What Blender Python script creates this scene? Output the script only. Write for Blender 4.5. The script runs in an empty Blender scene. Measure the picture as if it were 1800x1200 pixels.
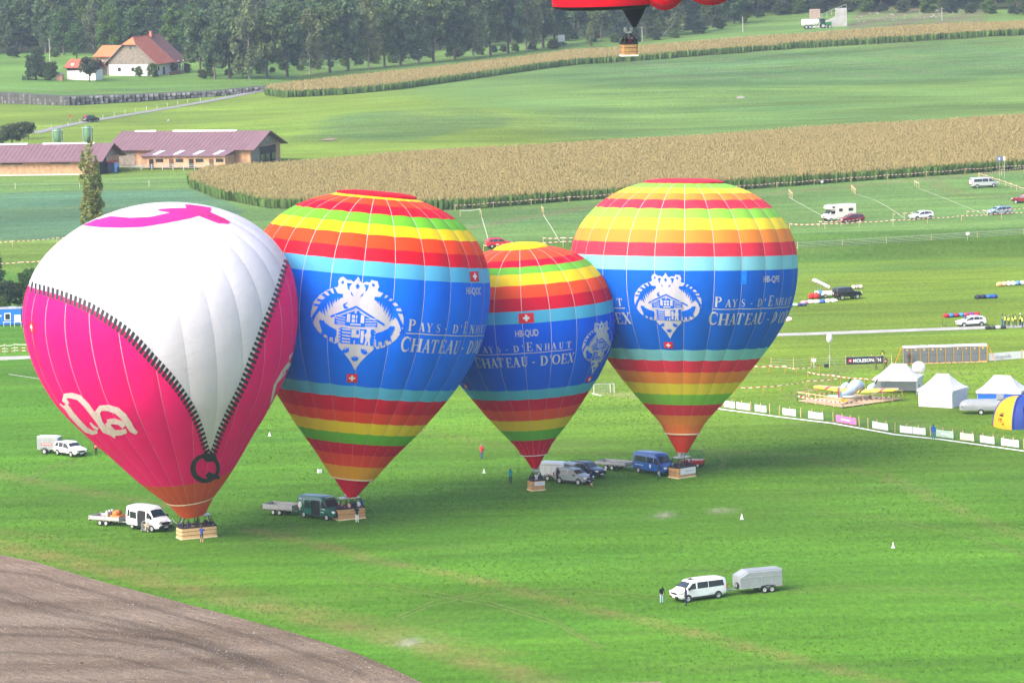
import bpy, bmesh, math, random
import numpy as np
from mathutils import Vector, Matrix, Euler
from mathutils.geometry import tessellate_polygon

R = math.radians
rnd = random.Random(7)
rng = np.random.default_rng(11)
scene = bpy.context.scene
COL = scene.collection

# ------------------------------------------------------------------ camera, sky, sun, exposure
FPX, CAMZ, YHOR = 7200.0, 69.0, -260.0          # focal length in photo pixels, eye height, horizon row
PITCH = math.atan((600 - YHOR) / FPX); ROLL = R(1.6)
cam_d = bpy.data.cameras.new('camera'); cam = bpy.data.objects.new('camera', cam_d); COL.objects.link(cam)
cam_d.sensor_width = 36.0; cam_d.lens = FPX / 1800 * 36.0; cam_d.clip_start = 1.0; cam_d.clip_end = 6000.0
cam.location = (0, 0, CAMZ); cam.rotation_euler = (Matrix.Rotation(math.pi / 2 - PITCH, 3, 'X') @ Matrix.Rotation(-ROLL, 3, 'Z')).to_euler()
scene.camera = cam
SUN_EL, SUN_AZ = R(40), R(230)                   # azimuth of the sun from +Y clockwise: to the left, a little behind the camera
world = bpy.data.worlds.new('World'); scene.world = world; world.use_nodes = True
wn = world.node_tree.nodes; wl = world.node_tree.links
sky = wn.new('ShaderNodeTexSky'); sky.sky_type = 'NISHITA'; sky.sun_disc = False
sky.sun_elevation = SUN_EL; sky.sun_rotation = SUN_AZ; sky.air_density = 1.0; sky.dust_density = 5.0; sky.ozone_density = 1.0
wn['Background'].inputs['Strength'].default_value = 0.15
wl.new(sky.outputs[0], wn['Background'].inputs[0])
sun_d = bpy.data.lights.new('sun', 'SUN'); sun_d.energy = 0.85; sun_d.angle = R(30); sun_d.color = (1.0, 0.95, 0.87)
sun = bpy.data.objects.new('sun', sun_d); COL.objects.link(sun)
sdir = Vector((math.sin(SUN_AZ) * math.cos(SUN_EL), math.cos(SUN_AZ) * math.cos(SUN_EL), math.sin(SUN_EL)))
sun.rotation_euler = sdir.to_track_quat('Z', 'Y').to_euler(); sun.location = (0, 0, 300)
scene.view_settings.view_transform = 'Standard'; scene.view_settings.look = 'None'
scene.view_settings.exposure = 1.64; scene.view_settings.gamma = 1.0
HAZE_D = 0.0001
scene.render.engine = "CYCLES"
scene.cycles.max_bounces = 8; scene.cycles.volume_bounces = 0; scene.cycles.transparent_max_bounces = 8

FWD = np.array([0, math.cos(PITCH), -math.sin(PITCH)]); _U = np.array([0, math.sin(PITCH), math.cos(PITCH)]); _R = np.array([1.0, 0, 0])
RGT = _R * math.cos(ROLL) - _U * math.sin(ROLL); UPV = _U * math.cos(ROLL) + _R * math.sin(ROLL)
CAMP = np.array([0, 0, CAMZ])

# ------------------------------------------------------------------ terrain height and photo-to-ground lookup
def S(a, b, x):
    t = np.clip((x - a) / (b - a), 0, 1); return t * t * (3 - 2 * t)
def ray(px, py):
    return FWD + RGT * ((px - 900) / FPX) + UPV * (-(py - 600) / FPX)
WALLPX = [(-60, 183), (0, 183), (117, 186), (190, 181), (262, 176), (379, 168), (452, 160), (520, 152)]
def _flat(px, py, z=3.5):
    d = ray(px, py); t = (CAMZ - z) / -d[2]; return d[0] * t, d[1] * t
WX = [_flat(*q)[0] for q in WALLPX]; WD = [_flat(*q)[1] for q in WALLPX]
def th(x, y):
    x = np.asarray(x, float); y = np.asarray(y, float)
    z = 3.5 * S(676, 690, y)
    z = z + 7.0 * S(900, 1380, y) * S(-90, 190, x)
    z = z + 3.2 * np.exp(-((x + 22) / 45) ** 2 - ((y - 1000) / 40) ** 2)
    z = z + 2.0 * np.exp(-((x - 20) / 60) ** 2 - ((y - 1080) / 45) ** 2)
    wv = y + 3.0 * np.sin(x / 17.0) + 2.0 * np.sin(x / 41.0 + 1.0) + 1.1 * np.sin(x / 5.3 + y / 23.0)      # cattle terraces
    z = z + 0.20 * np.sin(wv / 1.15) * (S(1085, 1120, y) * (1 - S(1270, 1310, y)) * S(-5, 45, x) + 0.8 * np.exp(-((x + 12) / 34) ** 2 - ((y - 985) / 26) ** 2))
    z = z + 0.35 * np.sin(x / 31.0 + y / 57.0) * S(840, 960, y)
    dw = np.interp(x, WX, WD); hw = np.interp(x, [WX[0], WX[1], WX[6], WX[7]], [3.1, 3.0, 1.3, 0.0])
    z = z + hw * S(1.5, 6.5, y - dw)
    st = np.interp(x, [-200, -70, 0, 200], [1400, 1440, 1470, 1440])
    z = z + 0.24 * np.maximum(0, y - st)
    return z
def ground(px, py):
    d = ray(px, py); t0, t1 = 250.0, None
    ts = np.arange(250, 3200, 4.0)
    z = CAMZ + d[2] * ts - th(d[0] * ts, d[1] * ts)
    k = int(np.argmax(z < 0))
    if z[k] >= 0: k = len(ts) - 1
    a, b = ts[k - 1], ts[k]
    for _ in range(24):
        m = (a + b) / 2
        if CAMZ + d[2] * m - th(d[0] * m, d[1] * m) < 0: b = m
        else: a = m
    p = CAMP + d * b
    return Vector((p[0], p[1], float(th(p[0], p[1]))))
def at_depth(px, py, Y):
    d = ray(px, py); t = Y / d[1]; return Vector(CAMP + d * t)
def project(P):
    P = np.asarray(P, float) - CAMP
    dep = P @ FWD
    return 900 + FPX * (P @ RGT) / dep, 600 - FPX * (P @ UPV) / dep
def pxm(p):                                       # photo pixels per metre at a point
    return FPX / float((np.array(p) - CAMP) @ FWD)
def gz(x, y): return float(th(x, y))

# ------------------------------------------------------------------ materials
MATS = {}
def lin(r, g, b):
    f = lambda c: (c / 255 / 12.92) if c <= 10 else ((c / 255 + 0.055) / 1.055) ** 2.4
    return (f(r), f(g), f(b))
def mat(name, col, rough=0.6, metal=0.0, var=0.12, scale=3.0, bump=0.0, coat=0.0, spec=0.4, trans=0.0, alpha=1.0):
    if name in MATS: return MATS[name]
    m = bpy.data.materials.new(name); m.use_nodes = True; MATS[name] = m
    n = m.node_tree.nodes; l = m.node_tree.links; b = n['Principled BSDF']
    b.inputs['Roughness'].default_value = rough; b.inputs['Metallic'].default_value = metal
    b.inputs['Specular IOR Level'].default_value = spec; b.inputs['Coat Weight'].default_value = coat
    b.inputs['Coat Roughness'].default_value = 0.08
    tc = n.new('ShaderNodeTexCoord'); nz = n.new('ShaderNodeTexNoise'); nz.inputs['Scale'].default_value = scale
    nz.inputs['Detail'].default_value = 5
    l.new(tc.outputs['Object'], nz.inputs['Vector'])
    rp = n.new('ShaderNodeMapRange'); rp.inputs['From Min'].default_value = 0.3; rp.inputs['From Max'].default_value = 0.7
    rp.inputs['To Min'].default_value = 1 - var; rp.inputs['To Max'].default_value = 1 + var
    l.new(nz.outputs['Fac'], rp.inputs['Value'])
    mx = n.new('ShaderNodeVectorMath'); mx.operation = 'SCALE'; mx.inputs[0].default_value = col[:3]
    l.new(rp.outputs[0], mx.inputs['Scale']); l.new(mx.outputs[0], b.inputs['Base Color'])
    if bump:
        bp = n.new('ShaderNodeBump'); bp.inputs['Strength'].default_value = bump; bp.inputs['Distance'].default_value = 0.05
        l.new(nz.outputs['Fac'], bp.inputs['Height']); l.new(bp.outputs[0], b.inputs['Normal'])
    if trans:
        t = n.new('ShaderNodeBsdfTranslucent'); l.new(mx.outputs[0], t.inputs['Color'])
        ms = n.new('ShaderNodeMixShader'); ms.inputs[0].default_value = trans
        l.new(b.outputs[0], ms.inputs[1]); l.new(t.outputs[0], ms.inputs[2]); l.new(ms.outputs[0], n['Material Output'].inputs['Surface'])
    return m
def fabric(name, rgb, tr=0.3):
    m = mat('fabric_' + name, lin(*rgb), rough=0.6, var=0.05, scale=0.35, spec=0.12, trans=tr)
    n = m.node_tree.nodes; l = m.node_tree.links                      # soft horizontal puckers of slack cloth
    if 'pucker' in n: return m
    tc = n.new('ShaderNodeTexCoord'); mp = n.new('ShaderNodeMapping'); mp.inputs['Scale'].default_value = (0.9, 0.9, 3.2); l.new(tc.outputs['Object'], mp.inputs[0])
    z = n.new('ShaderNodeTexNoise'); z.inputs['Scale'].default_value = 0.8; z.inputs['Detail'].default_value = 4; l.new(mp.outputs[0], z.inputs['Vector'])
    bp = n.new('ShaderNodeBump'); bp.name = 'pucker'; bp.inputs['Strength'].default_value = 0.35; bp.inputs['Distance'].default_value = 0.12; l.new(z.outputs['Fac'], bp.inputs['Height'])
    l.new(bp.outputs[0], n['Principled BSDF'].inputs['Normal']); return m
def attr_mat(name, attr, rough=0.85, trans=0.0, k=1.0):
    m = bpy.data.materials.new(name); m.use_nodes = True
    n = m.node_tree.nodes; l = m.node_tree.links; b = n['Principled BSDF']
    b.inputs['Roughness'].default_value = rough; b.inputs['Specular IOR Level'].default_value = 0.15
    a = n.new('ShaderNodeAttribute'); a.attribute_name = attr
    l.new(a.outputs['Color'], b.inputs['Base Color'])
    if trans:
        t = n.new('ShaderNodeBsdfTranslucent'); l.new(a.outputs['Color'], t.inputs['Color'])
        ms = n.new('ShaderNodeMixShader'); ms.inputs[0].default_value = trans
        l.new(b.outputs[0], ms.inputs[1]); l.new(t.outputs[0], ms.inputs[2]); l.new(ms.outputs[0], n['Material Output'].inputs['Surface'])
    return m
def paint(name, rgb, rough=0.3):
    return mat('paint_' + name, lin(*rgb), rough=rough, var=0.04, scale=1.5, coat=0.6)
glass = mat('dark_glass', (0.02, 0.028, 0.035), rough=0.08, var=0.2, spec=0.7)
cabin_dark = mat('cabin_dark', (0.012, 0.013, 0.015), rough=0.8)
rubber = mat('rubber', (0.02, 0.02, 0.021), rough=0.8)
black = mat('black_plastic', (0.016, 0.016, 0.018), rough=0.55)
alloy = mat('alloy', (0.55, 0.56, 0.58), rough=0.35, metal=0.6)
steel = mat('galvanised_steel', (0.42, 0.44, 0.46), rough=0.5, metal=0.5, var=0.18, scale=4)
greymetal = mat('grey_metal_sheet', (0.27, 0.30, 0.325), rough=0.5, metal=0.2, var=0.08, scale=1.2)
whitep = paint('white', (218, 221, 225))
lamp_clear = mat('lamp_clear', (0.75, 0.77, 0.8), rough=0.12, spec=0.8)
lamp_red = mat('lamp_red', (0.45, 0.02, 0.015), rough=0.2, spec=0.6)
lamp_amber = mat('lamp_amber', (0.7, 0.25, 0.02), rough=0.2)
wood_new = mat('new_timber', (0.55, 0.38, 0.2), rough=0.75, var=0.18, scale=6)
wood_grey = mat('weathered_boards', (0.23, 0.2, 0.17), rough=0.85, var=0.3, scale=1.5)
wood_warm = mat('larch_boards', (0.46, 0.27, 0.16), rough=0.8, var=0.22, scale=1.2)
white_cloth = mat('white_canvas', (0.68, 0.69, 0.73), rough=0.7, var=0.03, scale=1.0, bump=0.25, trans=0.2)
white_mark = mat('white_paint', (0.74, 0.75, 0.72), rough=0.8, var=0.12, scale=2)
tape_w = mat('tape_white', (0.78, 0.76, 0.72), rough=0.5); tape_r = mat('tape_red', (0.5, 0.05, 0.04), rough=0.5)
orange_p = mat('orange_plastic', (0.75, 0.2, 0.03), rough=0.5)

# ------------------------------------------------------------------ mesh builder and tagging
class MB:
    def __init__(s): s.v = []; s.f = []; s.m = []; s.s = []
    def add(s, vs, fs, mi=0, sm=False):
        o = len(s.v); s.v += [tuple(v) for v in vs]
        for f in fs: s.f.append([o + i for i in f]); s.m.append(mi); s.s.append(sm)
        return s
    def box(s, c, d, mi=0, rz=0.0, rot=None):
        hx, hy, hz = d[0] / 2, d[1] / 2, d[2] / 2
        vs = [Vector((x, y, z)) for z in (-hz, hz) for x, y in ((-hx, -hy), (hx, -hy), (hx, hy), (-hx, hy))]
        M = rot if rot is not None else Matrix.Rotation(rz, 3, 'Z')
        vs = [M @ v + Vector(c) for v in vs]
        return s.add(vs, [(3, 2, 1, 0), (4, 5, 6, 7), (0, 1, 5, 4), (1, 2, 6, 5), (2, 3, 7, 6), (3, 0, 4, 7)], mi)
    def rbox(s, c, d, b=0.04, mi=0, sm=False):
        bm = bmesh.new(); bmesh.ops.create_cube(bm, size=1.0)
        for v in bm.verts: v.co = Vector((v.co.x * d[0], v.co.y * d[1], v.co.z * d[2]))
        bmesh.ops.bevel(bm, geom=bm.edges[:], offset=min(b, min(d) * 0.45), segments=2, affect='EDGES', profile=0.5)
        bm.verts.index_update()
        s.add([v.co + Vector(c) for v in bm.verts], [[v.index for v in f.verts] for f in bm.faces], mi, sm); bm.free(); return s
    def tube(s, p0, p1, r0, r1=None, n=8, mi=0, caps=True, sm=True):
        r1 = r0 if r1 is None else r1
        p0 = Vector(p0); p1 = Vector(p1); d = (p1 - p0)
        if d.length < 1e-6: return s
        q = d.to_track_quat('Z', 'Y'); vs = []
        for p, r in ((p0, r0), (p1, r1)):
            for i in range(n):
                a = 2 * math.pi * i / n; vs.append(p + q @ Vector((math.cos(a) * r, math.sin(a) * r, 0)))
        fs = [(i, (i + 1) % n, n + (i + 1) % n, n + i) for i in range(n)]
        s.add(vs, fs, mi, sm)
        if caps: s.add(vs[:n], [list(range(n))[::-1]], mi); s.add(vs[n:], [list(range(n))], mi)
        return s
    def path(s, pts, r, n=6, mi=0):
        for a, b in zip(pts[:-1], pts[1:]): s.tube(a, b, r, r, n, mi)
        return s
    def lathe(s, prof, n=24, c=(0, 0, 0), mi=0, sm=True, axis='Z'):
        vs = []; m = len(prof)
        for i in range(n):
            a = 2 * math.pi * i / n
            for r, z in prof:
                p = (r * math.cos(a), r * math.sin(a), z)
                if axis == 'Y': p = (p[0], p[2], p[1])
                if axis == 'X': p = (p[2], p[0], p[1])
                vs.append((p[0] + c[0], p[1] + c[1], p[2] + c[2]))
        fs = []
        for i in range(n):
            j = (i + 1) % n
            for k in range(m - 1): fs.append((i * m + k, j * m + k, j * m + k + 1, i * m + k + 1))
        return s.add(vs, fs, mi, sm)
    def ball(s, c, r, nu=14, nv=9, mi=0):
        if not hasattr(r, '__len__'): r = (r, r, r)
        vs = []
        for j in range(nv + 1):
            t = math.pi * j / nv
            for i in range(nu):
                a = 2 * math.pi * i / nu
                vs.append((c[0] + r[0] * math.sin(t) * math.cos(a), c[1] + r[1] * math.sin(t) * math.sin(a), c[2] + r[2] * math.cos(t)))
        fs = [(j * nu + i, (j + 1) * nu + i, (j + 1) * nu + (i + 1) % nu, j * nu + (i + 1) % nu) for j in range(nv) for i in range(nu)]
        return s.add(vs, fs, mi, True)
    def loft(s, rings, mi=0, caps=True, sm=True, closed=True):
        n = len(rings[0]); vs = [p for r in rings for p in r]; fs = []
        for k in range(len(rings) - 1):
            for i in range(n if closed else n - 1):
                j = (i + 1) % n; fs.append((k * n + i, k * n + j, (k + 1) * n + j, (k + 1) * n + i))
        s.add(vs, fs, mi, sm)
        if caps: s.add(rings[0], [list(range(n))[::-1]], mi); s.add(rings[-1], [list(range(n))], mi)
        return s
    def prism(s, poly, fn, t, mi=0):              # poly in 2D, fn(a, b, depth) -> 3D
        n = len(poly); lo = [fn(a, b, 0.0) for a, b in poly]; hi = [fn(a, b, t) for a, b in poly]
        s.add(lo, [list(range(n))[::-1]], mi); s.add(hi, [list(range(n))], mi)
        s.add(lo + hi, [(i, (i + 1) % n, n + (i + 1) % n, n + i) for i in range(n)], mi); return s
    def mesh(s, name, mats):
        me = bpy.data.meshes.new(name); me.from_pydata(s.v, [], s.f)
        for m in (mats if isinstance(mats, (list, tuple)) else [mats]): me.materials.append(m)
        me.polygons.foreach_set('material_index', s.m); me.polygons.foreach_set('use_smooth', s.s)
        bm = bmesh.new(); bm.from_mesh(me); bmesh.ops.recalc_face_normals(bm, faces=bm.faces); bm.to_mesh(me); bm.free()
        me.update(); return me
    def build(s, name, mats, parent=None, loc=(0, 0, 0), rz=0.0):
        return link(name, s.mesh(name, mats), parent, loc, rz)
def link(name, me, parent=None, loc=(0, 0, 0), rz=0.0):
    o = bpy.data.objects.new(name, me); COL.objects.link(o); o.parent = parent; o.location = loc; o.rotation_euler = (0, 0, rz); return o
def tag(o, label=None, cat=None, group=None, kind=None):
    if label: o['label'] = label
    if cat: o['category'] = cat
    if group: o['group'] = group
    if kind: o['kind'] = kind
    return o
def thing(name, label, cat, loc=(0, 0, 0), rz=0.0, group=None):
    o = bpy.data.objects.new(name, None); COL.objects.link(o); o.location = loc; o.rotation_euler = (0, 0, rz)
    o.empty_display_size = 0.3
    return tag(o, label, cat, group)
def copy_tree(o, parent=None):
    c = o.copy(); COL.objects.link(c); c.parent = parent
    for ch in o.children: copy_tree(ch, c)
    return c
def np_mesh(name, V, Fq, mats, midx=None, col=None, smooth=False):     # quads straight from numpy
    me = bpy.data.meshes.new(name); nf = len(Fq); k = Fq.shape[1]
    me.vertices.add(len(V)); me.vertices.foreach_set('co', np.asarray(V, np.float32).ravel())
    me.loops.add(nf * k); me.loops.foreach_set('vertex_index', np.asarray(Fq, np.int32).ravel())
    me.polygons.add(nf); me.polygons.foreach_set('loop_start', np.arange(0, nf * k, k, dtype=np.int32))
    try: me.polygons.foreach_set('loop_total', np.full(nf, k, np.int32))
    except Exception: pass
    for m in (mats if isinstance(mats, (list, tuple)) else [mats]): me.materials.append(m)
    if midx is not None: me.polygons.foreach_set('material_index', np.asarray(midx, np.int32))
    me.polygons.foreach_set('use_smooth', np.full(nf, smooth, bool))
    if col is not None:
        a = me.color_attributes.new('tint', 'FLOAT_COLOR', 'POINT')
        c4 = np.ones((len(V), 4), np.float32); c4[:, :3] = col; a.data.foreach_set('color', c4.ravel())
    me.update(calc_edges=True); me.validate(); return me
def catmull(pts, n):
    P = np.array(pts, float); P = np.vstack([2 * P[0] - P[1], P, 2 * P[-1] - P[-2]]); out = []
    seg = len(P) - 3
    for i in range(seg):
        t = np.linspace(0, 1, n, endpoint=(i == seg - 1))[:, None]; p0, p1, p2, p3 = P[i:i + 4]
        out.append(0.5 * (2 * p1 + (p2 - p0) * t + (2 * p0 - 5 * p1 + 4 * p2 - p3) * t ** 2 + (3 * p1 - p0 - 3 * p2 + p3) * t ** 3))
    return np.vstack(out)
def poly_dist(X, Y, pts):
    d = np.full(np.shape(X), 1e9)
    for (ax, ay), (bx, by) in zip(pts[:-1], pts[1:]):
        L = (bx - ax) ** 2 + (by - ay) ** 2; t = np.clip(((X - ax) * (bx - ax) + (Y - ay) * (by - ay)) / L, 0, 1)
        d = np.minimum(d, np.hypot(X - ax - t * (bx - ax), Y - ay - t * (by - ay)))
    return d
def inside(X, Y, poly):
    r = np.zeros(np.shape(X), bool); n = len(poly)
    for i in range(n):
        x1, y1 = poly[i]; x2, y2 = poly[(i + 1) % n]
        c = ((y1 > Y) != (y2 > Y)) & (X < (x2 - x1) * (Y - y1) / (y2 - y1 + 1e-12) + x1); r ^= c
    return r

# ================================================================== GROUND
def gpoly(pxs): return [(lambda p: (p.x, p.y))(ground(a, b)) for a, b in pxs]
def build_ground():
    xs = np.concatenate([np.linspace(-900, -170, 30), np.arange(-168, 169, 1.4), np.linspace(170, 900, 30)])
    ys = np.concatenate([np.linspace(-600, 290, 25), np.arange(300, 672, 1.5), np.arange(672, 696, 1.0), np.arange(696, 940, 2.5), np.arange(940, 1330, 1.8), np.arange(1332, 1500, 5), np.linspace(1510, 3000, 60)])
    X, Y = np.meshgrid(xs, ys); Z = th(X, Y)
    n, m = X.shape; V = np.stack([X, Y, Z], -1).reshape(-1, 3)
    idx = np.arange(n * m).reshape(n, m)
    Fq = np.stack([idx[:-1, :-1], idx[:-1, 1:], idx[1:, 1:], idx[1:, :-1]], -1).reshape(-1, 4)
    px, py = project(V); bad = V[:, 1] < 100; px = np.where(bad, 900, px); py = np.where(bad, 1400, py)
    # grass kinds by place (linear albedo)
    C = np.zeros((len(V), 3)); C[:] = (0.078, 0.196, 0.014)                            # airfield turf
    def blend(w, c):
        C[:] = C * (1 - w[:, None]) + np.array(c) * w[:, None]
    D = V[:, 1]; Xw = V[:, 0]
    blend(S(400, 560, D) * S(-60, 40, Xw + (D - 500) * 0.2) * 0.95, (0.150, 0.222, 0.020))      # yellower turf beyond
    blend(S(300, 420, D) * (1 - S(420, 450, D)) * 0.35, (0.070, 0.165, 0.015))
    blend(S(676, 692, D), (0.115, 0.205, 0.050))                                            # car park meadow
    blend(S(674, 677, D) * (1 - S(690, 694, D)) * 0.75, (0.055, 0.12, 0.020))                      # darker green on the bank
    blend(S(655, 662, D) * (1 - S(668, 676, D)) * 0.5, (0.075, 0.16, 0.030))
    blend(S(860, 900, D), (0.122, 0.205, 0.044))                                             # upper meadow, right
    yl = (1 - S(-15, 15, Xw + 0.25 * (D - 1000))) * S(840, 890, D)
    blend(yl, (0.160, 0.235, 0.028))                                                   # yellow meadow, left
    el = ((px - 700) / 205) ** 2 + ((py - 222 + (px - 700) * 0.055) / 30) ** 2
    wob = 0.16 * np.sin(Xw * 0.21 + D * 0.05) + 0.13 * np.sin(Xw * 0.09 - D * 0.13) + 0.1 * np.sin(D * 0.42 + Xw * 0.03); blend((1 - S(0.45, 1.05, el + wob)) * (D > 800) * 0.8, (0.085, 0.155, 0.040))                       # rank patch on the knoll
    el2 = ((px - 1500) / 620) ** 2 + ((py - 118 + (px - 1500) * 0.03) / 34) ** 2
    blend((1 - S(0.6, 1.1, el2)) * (D > 900) * 0.8, (0.075, 0.155, 0.042))                  # coarse slope, right
    blend((1 - S(-62, -56, Xw + 0.02 * (D - 1100))) * S(1060, 1075, D - np.interp(Xw, WX, WD) + 1068) * 0.6, (0.085, 0.20, 0.045))
    wv = D + 3.0 * np.sin(Xw / 17.0) + 2.0 * np.sin(Xw / 41.0 + 1.0) + 1.1 * np.sin(Xw / 5.3 + D / 23.0)
    trl = S(0.2, 1.0, np.sin(wv / 1.15)) * (0.6 + 0.4 * np.sin(Xw * 0.3 + D * 0.11))
    blend(np.clip(trl * (S(1085, 1120, D) * (1 - S(1270, 1310, D)) * S(-5, 45, Xw) + 0.8 * np.exp(-((Xw + 12) / 34) ** 2 - ((D - 985) / 26) ** 2)) * 0.7, 0, 1), (0.13, 0.135, 0.07))
    crop = inside(px, py, [(-300, 345), (0, 339), (335, 332), (395, 352), (430, 372), (330, 410), (120, 420), (-300, 428)])
    blend((crop & (D > 690)).astype(float), (0.085, 0.165, 0.075))                          # leafy crop
    lb = inside(px, py, [(-300, 428), (120, 421), (330, 412), (480, 400), (480, 480), (-300, 480)]) & (D > 600)
    blend(lb * 0.7, (0.150, 0.220, 0.03))
    scr = inside(px, py, [(1488, 50), (1506, 20), (1560, 14), (1740, 12), (1735, 34), (1700, 46)]) & (D > 1000)
    blend(scr * (0.55 + 0.4 * np.sin(Xw * 0.31 + D * 0.07) * np.sin(Xw * 0.13 - D * 0.19)), (0.15, 0.115, 0.075))          # scrubby bank
    # worn vehicle tracks
    def track(pts, w, c, a):
        p = gpoly(pts); d = poly_dist(V[:, 0], V[:, 1], p)
        nz = 0.65 + 0.35 * np.sin(V[:, 0] * 0.9 + V[:, 1] * 0.37) * np.sin(V[:, 0] * 0.23 - V[:, 1] * 0.71)
        blend((1 - S(w * 0.25, w, d)) * a * nz, c)
    track([(-60, 945), (13, 960), (222, 1009), (400, 1053), (578, 1093), (755, 1138), (950, 1195)], 3.2, (0.22, 0.17, 0.06), 0.75)
    track([(-60, 925), (120, 950), (300, 1000), (500, 1056), (700, 1100), (900, 1150)], 1.6, (0.19, 0.17, 0.05), 0.5)
    track([(444, 931), (578, 960), (667, 987), (800, 1009), (1050, 1073), (1139, 1091), (1330, 1140), (1600, 1210)], 1.7, (0.21, 0.165, 0.055), 0.7)
    track([(-60, 818), (30, 840), (152, 864), (290, 888)], 2.0, (0.2, 0.17, 0.06), 0.6)
    track([(500, 700), (660, 742), (850, 778), (960, 790), (1110, 800)], 1.3, (0.17, 0.16, 0.05), 0.6)
    track([(1060, 690), (1160, 700), (1260, 712)], 2.6, (0.24, 0.2, 0.1), 0.75)
    track([(1230, 788), (1400, 800), (1560, 838), (1650, 880), (1800, 945)], 1.5, (0.2, 0.18, 0.06), 0.5)
    track([(800, 404), (1050, 362), (1350, 341), (1560, 321), (1640, 313), (1800, 300)], 3.4, (0.19, 0.155, 0.07), 0.8)
    track([(1640, 314), (1655, 330), (1700, 343), (1800, 350)], 3.0, (0.16, 0.14, 0.06), 0.6)
    track([(1395, 700), (1500, 640), (1580, 650), (1700, 656)], 2.2, (0.19, 0.165, 0.07), 0.45)
    track([(1400, 745), (1560, 735), (1700, 760), (1800, 770)], 1.5, (0.17, 0.16, 0.07), 0.4)
    for a, b, r in ((1240, 803, 3.2), (1268, 806, 4.0), (1290, 810, 5.0)):                    # turning circles
        p = ground(a, b); d = np.abs(np.hypot(V[:, 0] - p.x, V[:, 1] - p.y) - r); blend((1 - S(0.2, 0.9, d)) * 0.3, (0.10, 0.12, 0.03))
    for a, b in ((1168, 905), (720, 1128), (1270, 897), (620, 830), (575, 762)):
        p = ground(a, b); blend(np.exp(-((V[:, 0] - p.x) / 0.9) ** 2 - ((V[:, 1] - p.y) / 1.6) ** 2) * 0.8, (0.33, 0.30, 0.22))
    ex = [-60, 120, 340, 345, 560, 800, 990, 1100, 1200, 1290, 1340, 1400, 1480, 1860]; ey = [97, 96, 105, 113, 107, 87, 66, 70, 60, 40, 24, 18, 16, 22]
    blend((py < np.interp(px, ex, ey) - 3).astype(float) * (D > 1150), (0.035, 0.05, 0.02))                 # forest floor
    C *= np.array((0.90, 0.92, 1.0))
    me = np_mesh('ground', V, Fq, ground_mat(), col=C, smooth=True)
    return tag(link('ground', me), 'green airfield turf and meadows rising to the woods', kind='structure')

def ground_mat():
    m = bpy.data.materials.new('meadow_grass'); m.use_nodes = True
    n = m.node_tree.nodes; l = m.node_tree.links; b = n['Principled BSDF']
    b.inputs['Roughness'].default_value = 0.95; b.inputs['Specular IOR Level'].default_value = 0.08
    a = n.new('ShaderNodeAttribute'); a.attribute_name = 'tint'
    g = n.new('ShaderNodeNewGeometry')
    def noise(scale, vec=(1, 1, 1), detail=4, rough=0.6, rz=0.0):
        mp = n.new('ShaderNodeMapping'); mp.inputs['Scale'].default_value = vec; mp.inputs['Rotation'].default_value = (0, 0, rz)
        l.new(g.outputs['Position'], mp.inputs['Vector'])
        t = n.new('ShaderNodeTexNoise'); t.inputs['Scale'].default_value = scale; t.inputs['Detail'].default_value = detail
        t.inputs['Roughness'].default_value = rough; l.new(mp.outputs[0], t.inputs['Vector']); return t.outputs['Fac']
    def rng_(v, lo, hi, a0=0.3, a1=0.7):
        r = n.new('ShaderNodeMapRange'); r.inputs['From Min'].default_value = a0; r.inputs['From Max'].default_value = a1
        r.inputs['To Min'].default_value = lo; r.inputs['To Max'].default_value = hi; l.new(v, r.inputs['Value']); return r.outputs[0]
    def mul(x, y):
        q = n.new('ShaderNodeMath'); q.operation = 'MULTIPLY'; l.new(x, q.inputs[0]); l.new(y, q.inputs[1]); return q.outputs[0]
    big = rng_(noise(0.028, (0.55, 1.0, 1), 4, 0.6, R(-28)), 0.66, 1.26)
    streak = rng_(noise(0.30, (0.16, 1.0, 1), 5, 0.65, R(24)), 0.84, 1.16)
    streak2 = rng_(noise(0.20, (0.07, 1.0, 1), 4, 0.6, R(-30)), 0.84, 1.16)
    fine = rng_(noise(1.9, (1.0, 0.3, 1), 6, 0.8), 0.62, 1.4)
    blade = rng_(noise(9.0, (1.0, 0.8, 1), 3, 0.8), 0.78, 1.22)
    f = mul(mul(mul(big, streak), mul(streak2, fine)), blade)
    sc = n.new('ShaderNodeVectorMath'); sc.operation = 'SCALE'; l.new(a.outputs['Color'], sc.inputs[0]); l.new(f, sc.inputs['Scale'])
    # dry tufts
    dry = rng_(noise(0.12, (0.3, 1, 1), 6, 0.7, R(20)), 0.0, 0.35, 0.52, 0.78)
    mx = n.new('ShaderNodeMix'); mx.data_type = 'RGBA'; mx.inputs[7].default_value = (0.15, 0.19, 0.05, 1)
    l.new(dry, mx.inputs[0]); l.new(sc.outputs[0], mx.inputs[6])
    cool = rng_(noise(0.045, (0.4, 1, 1), 4, 0.6, R(-24)), 0.0, 0.55, 0.48, 0.72)          # clover-rich, bluer sward
    m2 = n.new('ShaderNodeMix'); m2.data_type = 'RGBA'; m2.blend_type = 'MULTIPLY'; m2.inputs[7].default_value = (0.70, 0.93, 1.25, 1)
    l.new(cool, m2.inputs[0]); l.new(mx.outputs[2], m2.inputs[6]); l.new(m2.outputs[2], b.inputs['Base Color'])
    bp = n.new('ShaderNodeBump'); bp.inputs['Strength'].default_value = 0.5; bp.inputs['Distance'].default_value = 0.25
    l.new(noise(1.4, (1.0, 0.4, 1), 6, 0.75), bp.inputs['Height']); l.new(bp.outputs[0], b.inputs['Normal'])
    return m
build_ground()

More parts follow.
